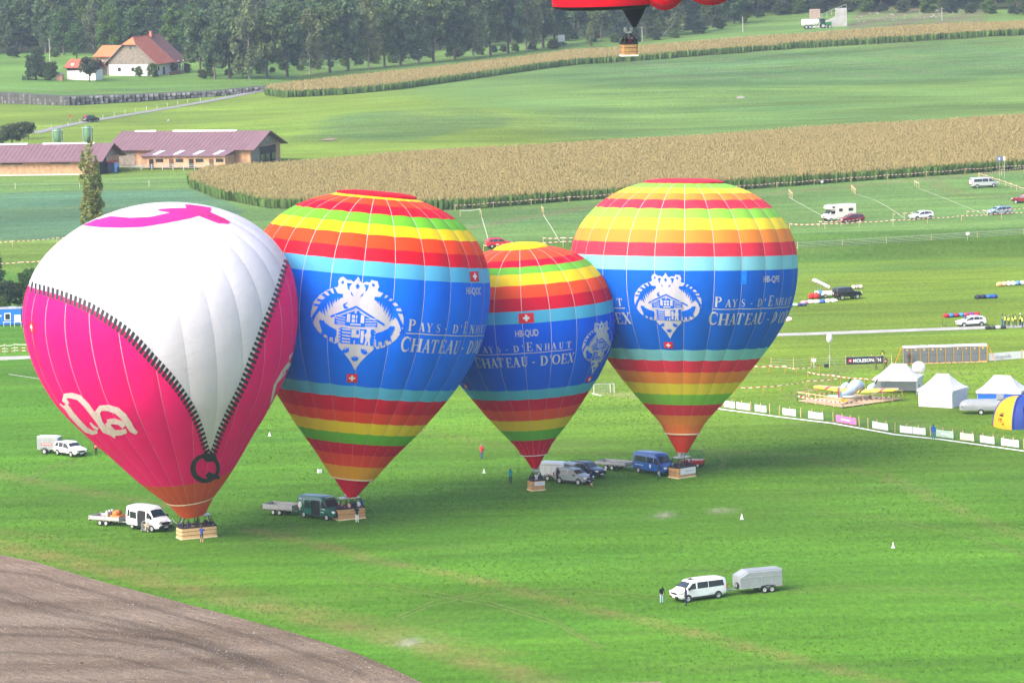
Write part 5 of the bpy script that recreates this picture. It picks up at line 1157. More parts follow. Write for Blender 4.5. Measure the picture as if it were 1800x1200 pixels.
# zip teeth
for side, Z in (('l', ZL), ('r', ZR)):
    d = np.concatenate([[0], np.cumsum(np.hypot(np.diff(Z[:, 0]), np.diff(Z[:, 1])))]); s = 4.0; i = 0; pitch = 11.2
    lay = []
    while s < d[-1] - 3:
        x, y = np.interp(s, d, Z[:, 0]), np.interp(s, d, Z[:, 1]); x2, y2 = np.interp(s + 1, d, Z[:, 0]), np.interp(s + 1, d, Z[:, 1]); tx, ty = (x2 - x), (y2 - y); L_ = math.hypot(tx, ty) + 1e-9; tx /= L_; ty /= L_; nx, ny = -ty, tx
        if side == 'l': tl = np.interp(s / d[-1], [0, .5, 1], [9, 9.5, 6]); tw = np.interp(s / d[-1], [0, .1, .5, 1], [1.2, 2.4, 3.1, 2.4]); pitch = np.interp(s / d[-1], [0, 0.1, .5, 1], [7.0, 8.2, 9.8, 7.4]); sl = 0.25
        else: tl = np.interp(s / d[-1], [0, .5, 1], [6, 8, 4.5]); tw = np.interp(s / d[-1], [0, .5, 1], [2.4, 2.8, 2.2]); pitch = np.interp(s / d[-1], [0, .5, 1], [7.4, 9.8, 8.4]); sl = -0.2
        poly = [(x + tx * a + nx * c + tx * sl * c, y + ty * a + ny * c + ty * sl * c) for a, c in ((-tw, -tl), (tw, -tl), (tw, tl), (-tw, tl))]
        lay.append((poly, 0, 0.04)); s += pitch
    for poly, m_, o__ in lay: b1.decal('zip_tooth', [(poly, 0, 0.04)], [print_black], b1.px2uv, 4.0)
# pull in the shape of a letter Q
Qo = [stroke(arc(361, 822, 22, 22, 60, 250, 20), wvar(21, 6.5, 9.5)), stroke(arc(361, 822, 22, 22, 250, 420, 20), wvar(21, 7, 7)), [(357, 797), (361, 795), (378, 796), (381, 803), (377, 810), (362, 811), (356, 804)],
      stroke([(364, 830), (372, 834), (381, 838), (386, 838)], [5, 7, 7, 4]), stroke([(362, 833), (366, 838), (378, 836)], [5, 6, 5])]
b1.decal('zip_pull', [(p, 0, 0.045 + 0.004 * i) for i, p in enumerate(Qo)], [print_black], b1.px2uv, 4.0)
# lettering at lower left, traced from the photograph
z2 = lambda pts: [(30 + x / 3.53, 660 + y / 3.53) for x, y in pts]
logo = [stroke(z2([(318, 175), (296, 150), (300, 124), (340, 122), (385, 135), (430, 180), (475, 240), (510, 290), (522, 320)]), [6, 9, 9, 10, 10, 10, 9, 8, 6]), stroke(z2([(300, 180), (340, 240), (390, 295), (430, 335), (470, 352), (500, 345)]), [9, 10, 10, 9, 8, 6]), stroke(z2([(455, 290), (480, 318), (505, 330)]), [3, 5, 4]),
        stroke(z2([(495, 232), (520, 200), (565, 198), (620, 215), (660, 250), (690, 295), (715, 335), (745, 355)]), [8, 10, 11, 12, 12, 12, 10, 6]), stroke(z2([(500, 235), (515, 290), (545, 335), (590, 352), (640, 352), (680, 340)]), [9, 10, 11, 11, 10, 8]), stroke(z2([(560, 285), (600, 280), (640, 290), (665, 315)]), [9, 10, 9, 8]), stroke(z2([(560, 290), (575, 320), (600, 345)]), [8, 9, 8]),
        stroke(z2([(268, 172), (300, 200)]), [2, 4]), stroke(z2([(410, 320), (452, 352)]), [6, 3]), stroke(z2([(575, 350), (610, 382)]), [6, 3])]
cream_print = mat('print_cream', (0.66, 0.58, 0.56), rough=0.6, trans=0.15)
b1.decal('lettering', [(p, 0, 0.04 + 0.003 * i) for i, p in enumerate(logo)], [cream_print], b1.px2uv, 5.0)
z1 = lambda pts: [(30 + x / 3.53, 340 + y / 3.53) for x, y in pts]
b1.decal('lettering', [(z1([(1708, 985), (1695, 1060), (1660, 1120), (1610, 1180), (1590, 1260), (1570, 1320), (1568, 1300), (1590, 1190), (1640, 1100), (1685, 1040), (1688, 1005)]), 0, 0.04)], [cream_print], b1.px2uv, 5.0)
# big letter Q in pink around the crown
Qtop = z1([(410, 200), (520, 212), (650, 215), (780, 210), (920, 187), (1080, 155), (1125, 140), (1190, 165), (1250, 187), (1310, 190), (1324, 180), (1290, 158), (1200, 118), (1204, 97), (1190, 76), (1100, 68), (1040, 70), (1050, 92), (960, 94), (885, 99), (870, 107), (950, 121), (830, 147), (700, 153), (580, 143), (480, 168)])
b1.decal('crown_letter', [(Qtop, 0, 0.04)], [fabric('pink_print', (222, 40, 136), 0.2)], b1.px2uv, 5.0)
P = text_polys('QOQA.CH', 1.0, 0.0); xs = [x for p in P for x, y in p]; x0_, x1_ = min(xs), max(xs)
def crown_txt(x, y):                                         # along the tail of the Q, read from above
    t = (x - x0_) / (x1_ - x0_); ax, ay = 397, 389.5; bx, by = 344, 373.0
    return (ax + (bx - ax) * t + (y - .36) * 1.5, ay + (by - ay) * t + (y - .36) * 5.2)
b1.decal('crown_lettering', [([crown_txt(x, y) for x, y in p], 0, 0.055) for p in P], [print_black], b1.px2uv, 3.0)
u, v = b1.px2uv([56.5, 76], [575, 605]); swiss_flag(b1, u[0], v[0], 1.5, 1.1)
P = text_polys('HB-QQQ', 1.0, 0.0)
xs = [x for p in P for x, y in p]; x0_, x1_ = min(xs), max(xs)
SIDE = np.array([(55.5, 590), (58, 603), (62, 617), (66, 630), (72, 645)])
def side_txt(x, y):
    t = (x - x0_) / (x1_ - x0_) * 4; return (float(np.interp(t, range(5), SIDE[:, 0])) + (y - .36) * 3.2, float(np.interp(t, range(5), SIDE[:, 1])) - (y - .36) * 1.2)
b1.decal('registration', [([side_txt(x, y) for x, y in p], 0, 0.04) for p in P], [print_black], b1.px2uv, 4.0)
b1.basket(3.9, 1.75, 1.2, R(22), wicker_pale, 2, 2.25, wires_r=b1.R * 0.095, wires_z=2.5, burners=3)

# --- fifth balloon: red lobed envelope with black underside, only its foot in the picture
def red_balloon():
    Y5 = 378.0; base = at_depth(1105.5, 99, Y5); s = pxm(base); k = 1 / s
    rt = thing('hot_air_balloon', 'red lobed balloon with black underside hanging in at the top edge', 'hot air balloon', base)
    P = lambda px, py, dy=0.0: ((px - 1105.5) * k, dy, (99 - py) * k)
    redm = fabric('b5_red', (214, 6, 34), 0.25); blk = fabric('b5_black', (22, 22, 30), 0.05)
    n = 40
    def body(prof, m, name, par, loc):
        q = MB(); q.loft([[(r * math.cos(2 * math.pi * j / n) * 88 * k * (1 + .012 * abs(math.sin(j * math.pi / 2.5))), r * math.sin(2 * math.pi * j / n) * 80 * k, z * k) for j in range(n)] for r, z in prof], 0, False); return q.build(name, m, par, loc)
    c = P(1061, 15.5)
    env = body([(.985, 7), (1.0, 12), (1.03, 40), (1.02, 80), (.92, 130), (.7, 165), (.4, 185), (0.02, 192)], redm, 'envelope', rt, c)
    body([(0.02, 1.5), (.5, .5), (.8, 0.2), (.93, 2.5), (.987, 7.1)], blk, 'underside', env, (0, 0, 0))
    for px, py, rx, ry, rz, tl in ((1172, -32, 40, 36, 52, 0.12), (1250, -36, 52, 34, 49, 0.0)):
        m = MB(); m.ball((0, 0, 0), (rx * k, ry * k, rz * k), 24, 16); o = m.build('lobe', redm, env, tuple(Vector(P(px, py, -30 * k)) - Vector(c))); o.rotation_euler = (0, tl, 0)
        sm = MB(); rr = [(math.cos(a) * rx * k * 1.005, -math.sqrt(max(0, 1 - math.cos(a) ** 2)) * ry * k * 0.55, -math.sqrt(max(0, 1 - math.cos(a) ** 2)) * rz * k * 0.84) for a in np.linspace(0.1, math.pi - 0.1, 16)]
        sm.path(rr, 0.03, 5); sm.build('seam', print_black, o)
    m = MB(); n = 20; m.loft([[(x + r * math.cos(2 * math.pi * j / n), r * 0.9 * math.sin(2 * math.pi * j / n), z) for j in range(n)] for x, z, r in ((10 * k, 93 * k, 28 * k), (10.5 * k, 86 * k, 23 * k), (11 * k, 66 * k, 12 * k), (11 * k, 50 * k, 2.6 * k))], 0, True); m.build('skirt', blk, rt)
    hb = Balloon.__new__(Balloon); hb.root = rt; hb.base = base; hb.M = Matrix.Identity(4)
    hb.basket(1.45, 1.25, 1.15, R(12), wicker, 2, 2.15, skid=mat('white_skid', (0.75, 0.72, 0.68), rough=0.7), wires_r=0.3, wires_z=2.7, foot_holes=False)
    # handling lines
    for dx, dz in ((95, 20),):
        q = MB(); q.path([P(1170, 14), P(1190, 30), P(1185, 45), P(1164, 66)], 0.02, 4); q.build('hanging_line', steel, rt)
    return hb
b5 = red_balloon()

# ================================================================== VEHICLES  (local +X forward, +Y left)
def wheel_meshes(r, w):
    t = MB(); t.lathe([(r * 0.62, -w / 2), (r * 0.9, -w / 2), (r, -w * 0.32), (r, w * 0.32), (r * 0.9, w / 2), (r * 0.62, w / 2), (r * 0.62, -w / 2)], 20, axis='Y')
    rm = MB(); rm.lathe([(0.02, w * 0.36), (r * 0.2, w * 0.40), (r * 0.24, w * 0.25), (r * 0.5, w * 0.22), (r * 0.56, w * 0.44), (r * 0.64, w * 0.45), (r * 0.64, -w * 0.45), (r * 0.5, -w * 0.44), (0.02, -w * 0.3)], 20, axis='Y')
    for i in range(5):
        a = 2 * math.pi * i / 5; c, s = math.cos(a), math.sin(a)
        for sd in (1, -1): rm.box((c * r * 0.38, sd * w * 0.36, s * r * 0.38), (r * 0.5, w * 0.12, r * 0.14), rot=Matrix.Rotation(-a, 3, 'Y'))
    return t.mesh('tyre', rubber), rm.mesh('rim', alloy)
WM = {}
def add_wheel(parent, x, y, r=0.33, w=0.22, z=None, name='wheel'):
    k = (round(r, 2), round(w, 2))
    if k not in WM: WM[k] = wheel_meshes(r, w)
    o = link(name, WM[k][0], parent, (x, y, r if z is None else z)); link('rim', WM[k][1], o); return o
class Car:
    def __init__(c, st, belt, tumble, crown=0.03):
        c.st = st; c.belt = belt; c.tb = tumble; c.crown = crown; c.X = [s[0] for s in st]
    def hw(c, x, z):
        h = float(np.interp(x, c.X, [s[3] for s in c.st])); return h - c.tb * max(0.0, z - c.belt)
    def zt(c, x): return float(np.interp(x, c.X, [s[2] for s in c.st]))
    def body(c):
        mb = MB(); rings = []
        for x, zl, zh, hw in c.st:
            zb = min(c.belt, zh - 0.10); tp = hw - c.tb * max(0, zh - c.belt); e = min(0.09, (zh - zl) * 0.2); half = [(0, zl), (hw - 0.10, zl), (hw, zl + min(0.14, (zh - zl) * .3)), (hw + 0.012, (zl + zb) / 2), (hw, zb), (tp + 0.01, zh - e), (tp - 0.05, zh - e * 0.25), (tp - 0.16, zh), (0, zh + c.crown)]
            rings.append([(x, -y, z) for y, z in half] + [(x, y, z) for y, z in half[::-1][1:-1]])
        mb.loft(rings, 0, True, True); return mb
    def side(c, poly, sgn, t=0.014, sub=1):
        """thin panel lying on the flank, poly in (x, z)"""
        mb = MB(); parts = [list(poly)]
        if min(z for x, z in poly) < c.belt - .02 and max(z for x, z in poly) > c.belt + .02:
            parts = []
            for s in (1, -1):                                   # split the panel where the flank bends
                q = []
                for (x0, z0), (x1, z1) in zip(poly, poly[1:] + poly[:1]):
                    a0, a1 = s * (z0 - c.belt), s * (z1 - c.belt)
                    if a0 >= 0: q.append((x0, z0))
                    if a0 * a1 < 0: k = a0 / (a0 - a1); q.append((x0 + (x1 - x0) * k, c.belt))
                parts.append(q)
        for P in parts:
            n = len(P); o = [(x, sgn * (c.hw(x, z) + t), z) for x, z in P]; i = [(x, sgn * (c.hw(x, z) - 0.03), z) for x, z in P]
            mb.add(o, [list(range(n))]); mb.add(o + i, [(k, (k + 1) % n, n + (k + 1) % n, n + k) for k in range(n)])
        return mb
    def screen(c, xa, xb, ia=0.10, ib=0.14, lift=0.025):
        """glass between stations xa (low) and xb (high)"""
        mb = MB(); za, zb = c.zt(xa), c.zt(xb); wa = c.hw(xa, za) - ia; wb = c.hw(xb, zb) - ib; s = 1 if xa > xb else -1
        d = Vector((xb - xa, 0, zb - za)).normalized(); n = Vector((-d.z * (1 if s < 0 else -1), 0, abs(d.x))); n = Vector((abs(d.z) * s, 0, abs(d.x))) * lift
        P = [Vector((xa, -wa, za)), Vector((xa, 0, za + c.crown)), Vector((xa, wa, za)), Vector((xb, wb, zb)), Vector((xb, 0, zb + c.crown)), Vector((xb, -wb, zb))]
        P = [p + n + d * (0.05 if i < 3 else -0.05) for i, p in enumerate(P)]; mb.add(P, [(0, 1, 4, 5), (1, 2, 3, 4)], 0, True); return mb
def lerp(a, b, t): return a + (b - a) * t
def car(name, label, cat, p, heading, spec, pm, plate=True, group=None):
    S_ = SPECS[spec]; c = Car(S_['st'], S_['belt'], S_['tb'], S_.get('crown', 0.03)); t = thing(name, label, cat, p, heading, group)
    c.body().build('body', pm, t); xr, xf = c.X[0], c.X[-1]; r = S_.get('wr', 0.33)
    for sy in (-1, 1):
        for xw in S_['axles']:
            y = c.hw(xw, 0.4); a = MB(); pts = [(xw + (r + 0.06) * math.cos(q), r + (r + 0.06) * math.sin(q)) for q in np.linspace(-0.35, math.pi + 0.35, 12)]
            pts = [(x, max(z, c.st[2][1])) for x, z in pts]; o = c.side(pts, sy, 0.022).build('wheel_arch', cabin_dark, t)
            add_wheel(t, xw, sy * (y - S_.get('wi', 0.06)), r, 0.22)
        for q in S_['win']: c.side(q, sy, 0.012).build('side_window', glass, t)
        if S_.get('open') and sy == S_['open'][0]:
            q = S_['open'][1]; c.side(q, sy, 0.03).build('door_opening', cabin_dark, t)
            dx = S_['open'][2]; m = MB(); zs_ = [z for x, z in q]; x0 = min(x for x, z in q); x1 = max(x for x, z in q); yy = sy * (c.hw(0, c.belt) + 0.10)
            m.rbox(((x0 + x1) / 2 + dx, yy, (min(zs_) + max(zs_)) / 2), (x1 - x0, 0.07, max(zs_) - min(zs_)), 0.03); d = m.build('sliding_door', pm, t)
            m = MB(); m.box(((x0 + x1) / 2 + dx, yy + sy * 0.04, max(zs_) - 0.55), ((x1 - x0) * 0.85, 0.02, 0.7)); m.build('side_window', glass, d)
            m = MB(); m.rbox((x1 + dx - 0.12, yy + sy * 0.05, c.belt - 0.05), (0.16, 0.04, 0.05), 0.015); m.build('handle', black, d)
        for q in S_['doors']:
            if S_.get('open') and sy == S_['open'][0] and q[0][0] in S_.get('skip', ()): continue
            d = c.side(q, sy, 0.018).build('door', pm, t); x = min(a for a, b in q) + 0.18; z = max(b for a, b in q) - 0.09
            h = MB(); h.box((x, sy * (c.hw(x, z) + 0.035), z), (0.17, 0.03, 0.04)); h.build('handle', black if S_.get('dark_handles') else pm, d)
        m = MB(); xm = S_['mirror']; m.rbox((xm[0], sy * (c.hw(xm[0], xm[1]) + 0.13), xm[1]), (0.14, 0.24, S_.get('mh', 0.16)), 0.04, 0, True); m.build('mirror', S_.get('mirm', black), t)
        hl = S_['head']; m = MB(); m.rbox((hl[0] + .09, sy * (c.hw(hl[0], hl[1]) - hl[2]), hl[1]), hl[3], 0.05, 0, True); m.build('headlight', lamp_clear, t)
        tl = S_['tail']; m = MB(); m.rbox((tl[0], sy * (c.hw(tl[0] + 0.1, tl[1]) - 0.07), tl[1]), tl[2], 0.03); m.build('taillight', lamp_red, t)
        m = MB(); xs = S_['axles']; m.box(((xs[0] + xs[1]) / 2, sy * (c.hw(0, 0.3) + 0.012), c.st[3][1] + 0.09), (xs[1] - xs[0] - 2 * r - 0.16, 0.03, 0.12)); m.build('sill', black, t)
    ws = S_['screen']; c.screen(*ws).build('windscreen', glass, t)
    rs = S_['rear']; c.screen(*rs).build('rear_window', glass, t)
    g = S_['grille']; m = MB(); m.rbox((g[0] + .05, 0, g[1] - .03), g[2], 0.03); m.build('grille', black, t)
    b = S_['bumper']; m = MB(); m.rbox((b[0], 0, b[1]), b[2], 0.06); m.build('bumper', S_.get('bm', black), t)
    m = MB(); m.rbox((xr + 0.03, 0, c.st[0][1] + 0.14), (0.14, c.st[0][3] * 1.9, 0.2), 0.05); m.build('bumper', S_.get('bm', black), t)
    if plate:
        for x, z in ((xf + 0.05, S_['bumper'][1]), (xr - 0.05, c.st[0][1] + 0.3)): m = MB(); m.box((x, 0, z), (0.03, 0.5, 0.11)); m.build('number_plate', whitep, t)
    for q in S_.get('rails', ()):
        for sy in (-1, 1): m = MB(); m.path([(x, sy * (c.hw(x, c.zt(x)) - 0.12), c.zt(x) + 0.07) for x in q], 0.025, 5); m.build('roof_rail', black, t)
    if S_.get('hatch'):
        m = MB(); h = S_['hatch']; m.box((h[0], 0, c.zt(h[0]) + 0.035), (h[1], h[2], 0.03)); m.build('sunroof', glass, t)
    t['_len'] = xf - xr
    del t['_len']; t_len = xf - xr
    CARLEN[t.name] = (xr, xf); return t
CARLEN = {}
SPECS = {}
SPECS['suv'] = dict(st=[(-2.28, .5, .9, .70), (-2.22, .4, 1.08, .82), (-2.08, .34, 1.42, .88), (-1.85, .3, 1.6, .90), (-1.2, .28, 1.68, .91), (-0.2, .28, 1.70, .91), (.25, .28, 1.66, .91), (.5, .28, 1.54, .91), (1.05, .28, 1.14, .91), (1.2, .28, 1.08, .91), (1.75, .3, 1.0, .89), (2.1, .36, .88, .83), (2.25, .42, .72, .74)],
    belt=1.02, tb=.2, axles=(-1.33, 1.33), wr=.35, win=[[(.92, 1.04), (.42, 1.49), (-.2, 1.57), (-.2, 1.04)], [(-.28, 1.04), (-.28, 1.57), (-1.05, 1.55), (-1.1, 1.04)], [(-1.18, 1.06), (-1.14, 1.54), (-1.62, 1.48), (-1.9, 1.12)]],
    doors=[[(.95, .42), (.95, 1.0), (-.22, 1.0), (-.22, .42)], [(-.26, .42), (-.26, 1.0), (-1.1, 1.0), (-1.0, .6), (-.9, .42)]], mirror=(.78, 1.08), mirm=black, head=(2.0, .82, .18, (.34, .34, .16)), tail=(-2.16, 1.0, (.14, .2, .34)), screen=(1.02, .5), rear=(-2.16, -1.9, .12, .2), grille=(2.19, .72, (.12, .9, .2)), bumper=(2.2, .45, (.16, 1.5, .2)), rails=[(-1.7, -1.0, -.2, .2)])
SPECS['hatch'] = dict(st=[(-2.1, .45, .8, .66), (-2.04, .36, .98, .8), (-1.9, .3, 1.2, .86), (-1.55, .26, 1.38, .88), (-.9, .24, 1.46, .89), (-.1, .24, 1.48, .89), (.2, .24, 1.44, .89), (.5, .24, 1.3, .89), (1.1, .24, .98, .89), (1.25, .24, .94, .89), (1.75, .26, .84, .86), (2.05, .32, .7, .78), (2.15, .38, .58, .68)],
    belt=.9, tb=.22, axles=(-1.28, 1.3), wr=.31, win=[[(.98, .92), (.42, 1.27), (-.15, 1.38), (-.15, .92)], [(-.22, .92), (-.22, 1.38), (-.95, 1.35), (-1.05, .94)], [(-1.12, .95), (-1.0, 1.34), (-1.38, 1.28), (-1.62, 1.0)]],
    doors=[[(1.0, .36), (1.0, .88), (-.17, .88), (-.17, .36)], [(-.21, .36), (-.21, .88), (-1.05, .88), (-.95, .5), (-.85, .36)]], mirror=(.82, .96), head=(1.9, .68, .16, (.34, .36, .14)), tail=(-2.0, .9, (.12, .26, .16)), screen=(1.07, .5), rear=(-1.92, -1.5, .12, .18), grille=(2.1, .56, (.1, .8, .14)), bumper=(2.1, .36, (.14, 1.4, .14)))
SPECS['wagon'] = dict(st=[(-2.3, .45, .85, .68), (-2.25, .38, 1.0, .82), (-2.12, .3, 1.28, .86), (-1.85, .26, 1.42, .88), (-.9, .24, 1.47, .88), (-.1, .24, 1.47, .88), (.2, .24, 1.43, .88), (.5, .24, 1.3, .88), (1.05, .24, .98, .88), (1.2, .24, .94, .88), (1.75, .26, .85, .85), (2.1, .32, .7, .78), (2.2, .38, .58, .68)],
    belt=.92, tb=.2, axles=(-1.3, 1.3), wr=.31, win=[[(.95, .94), (.42, 1.27), (-.15, 1.38), (-.15, .94)], [(-.22, .94), (-.22, 1.38), (-1.0, 1.37), (-1.05, .94)], [(-1.12, .95), (-1.1, 1.36), (-1.85, 1.3), (-2.02, 1.0)]],
    doors=[[(1.0, .36), (1.0, .9), (-.17, .9), (-.17, .36)], [(-.21, .36), (-.21, .9), (-1.05, .9), (-.95, .5), (-.85, .36)]], mirror=(.8, .98), head=(1.95, .68, .16, (.34, .36, .14)), tail=(-2.2, .95, (.12, .2, .3)), screen=(1.03, .5), rear=(-2.2, -1.92, .12, .18), grille=(2.15, .56, (.1, .8, .14)), bumper=(2.14, .36, (.14, 1.4, .14)), rails=[(-1.75, -1.0, -.2, .15)])
SPECS['minibus'] = dict(st=[(-2.62, .5, 1.3, .84), (-2.58, .4, 1.65, .90), (-2.48, .34, 1.86, .93), (-2.2, .3, 1.93, .95), (-1.0, .28, 1.96, .95), (.6, .28, 1.95, .95), (1.0, .28, 1.88, .95), (1.25, .28, 1.74, .95), (1.85, .28, 1.24, .95), (2.0, .28, 1.16, .94), (2.35, .32, 1.04, .88), (2.55, .4, .82, .80), (2.62, .46, .66, .72)],
    belt=1.14, tb=.14, axles=(-1.62, 1.68), wr=.34, win=[[(1.72, 1.16), (1.16, 1.68), (.78, 1.72), (.78, 1.16)], [(.62, 1.16), (.62, 1.74), (-.55, 1.74), (-.55, 1.16)], [(-.62, 1.16), (-.62, 1.74), (-2.2, 1.72), (-2.3, 1.18)]],
    doors=[[(1.75, .4), (1.75, 1.12), (.72, 1.12), (.72, .4)], [(.66, .4), (.66, 1.12), (-.6, 1.12), (-.6, .4)]], mirror=(1.6, 1.25), mh=.24, head=(2.42, .92, .2, (.28, .34, .22)), tail=(-2.6, 1.05, (.1, .16, .5)), screen=(1.83, 1.24), rear=(-2.6, -2.5, .1, .14), grille=(2.56, .84, (.1, .9, .16)), bumper=(2.6, .5, (.14, 1.5, .2)), hatch=(.75, .5, .7))
SPECS['transit'] = dict(st=[(-2.75, .5, 1.6, .92), (-2.72, .42, 2.2, .95), (-2.62, .36, 2.38, .98), (-2.2, .34, 2.5, 1.0), (-1.0, .34, 2.55, 1.0), (.3, .34, 2.53, 1.0), (.75, .34, 2.45, 1.0), (1.1, .34, 2.22, 1.0), (1.9, .34, 1.45, 1.0), (2.1, .34, 1.34, .98), (2.45, .38, 1.2, .92), (2.7, .44, .95, .84), (2.78, .5, .75, .76)],
    belt=1.35, tb=.12, crown=.06, axles=(-1.65, 1.65), wr=.36, win=[[(1.78, 1.4), (1.2, 1.95), (.78, 1.98), (.78, 1.36)], [(-.95, 1.32), (-.95, 2.0), (-2.4, 2.0), (-2.45, 1.32)]],
    doors=[[(1.8, .5), (1.8, 1.33), (.72, 1.33), (.72, .5)]], open=(-1, [(.62, .5), (.62, 2.1), (-.62, 2.1), (-.62, .5)], -1.25), mirror=(1.62, 1.5), mh=.34, head=(2.5, 1.05, .2, (.3, .36, .3)), tail=(-2.74, 1.2, (.1, .14, .6)), screen=(1.87, 1.12), rear=(-2.75, -2.66, .1, .14), grille=(2.72, .95, (.12, 1.0, .32)), bumper=(2.74, .56, (.2, 1.7, .32)))
SPECS['sprinter'] = dict(st=[(-2.75, .5, 1.6, .90), (-2.72, .42, 2.2, .94), (-2.62, .36, 2.34, .96), (-2.2, .34, 2.4, .97), (-.6, .34, 2.43, .97), (.8, .34, 2.4, .97), (1.15, .34, 2.28, .97), (1.3, .34, 2.12, .97), (1.85, .34, 1.3, .97), (2.0, .34, 1.22, .96), (2.4, .38, 1.05, .9), (2.66, .44, .85, .82), (2.74, .5, .7, .76)],
    belt=1.28, tb=.10, crown=.05, axles=(-1.75, 1.8), wr=.35, win=[[(1.74, 1.32), (1.32, 1.92), (.9, 1.94), (.9, 1.3)], [(.75, 1.32), (.75, 1.95), (-.35, 1.95), (-.35, 1.32)], [(-.5, 1.32), (-.5, 1.95), (-2.35, 1.95), (-2.4, 1.32)]],
    doors=[[(1.78, .5), (1.78, 1.25), (.84, 1.25), (.84, .5)], [(.78, .5), (.78, 1.25), (-.4, 1.25), (-.4, .5)]], mirror=(1.6, 1.45), mh=.3, head=(2.45, .92, .2, (.3, .32, .22)), tail=(-2.74, 1.1, (.1, .14, .5)), screen=(1.83, 1.32), rear=(-2.75, -2.66, .1, .14), grille=(2.66, .82, (.12, .9, .2)), bumper=(2.7, .52, (.2, 1.6, .26)))
import copy as _cp
SPECS['panelvan'] = _cp.deepcopy(SPECS['sprinter']); SPECS['panelvan']['win'] = SPECS['panelvan']['win'][:1]; SPECS['panelvan']['open'] = (-1, [(.72, .5), (.72, 2.0), (-.35, 2.0), (-.35, .5)], -1.15); SPECS['panelvan']['skip'] = (.78,)
SPECS['fourbyfour'] = dict(st=[(-2.1, .62, 1.1, .84), (-2.08, .52, 1.7, .88), (-2.0, .5, 1.84, .9), (-1.7, .48, 1.9, .9), (-.4, .48, 1.92, .9), (.35, .48, 1.9, .9), (.5, .48, 1.84, .9), (.82, .48, 1.28, .9), (.92, .48, 1.22, .9), (1.7, .5, 1.16, .88), (2.0, .56, 1.1, .86), (2.08, .62, .9, .84)],
    belt=1.15, tb=.1, axles=(-1.3, 1.35), wr=.4, win=[[(.72, 1.18), (.45, 1.72), (-.1, 1.74), (-.1, 1.18)], [(-.18, 1.18), (-.18, 1.74), (-.95, 1.74), (-.95, 1.18)], [(-1.05, 1.18), (-1.05, 1.74), (-1.85, 1.72), (-1.9, 1.18)]],
    doors=[[(.85, .6), (.85, 1.12), (-.13, 1.12), (-.13, .6)], [(-.16, .6), (-.16, 1.12), (-.95, 1.12), (-.9, .6)]], mirror=(.68, 1.22), head=(2.03, .98, .16, (.12, .26, .26)), tail=(-2.08, .9, (.08, .14, .24)), screen=(.8, .5), rear=(-2.1, -2.02, .1, .1), grille=(2.06, .96, (.1, .8, .26)), bumper=(2.12, .62, (.22, 1.7, .2)))

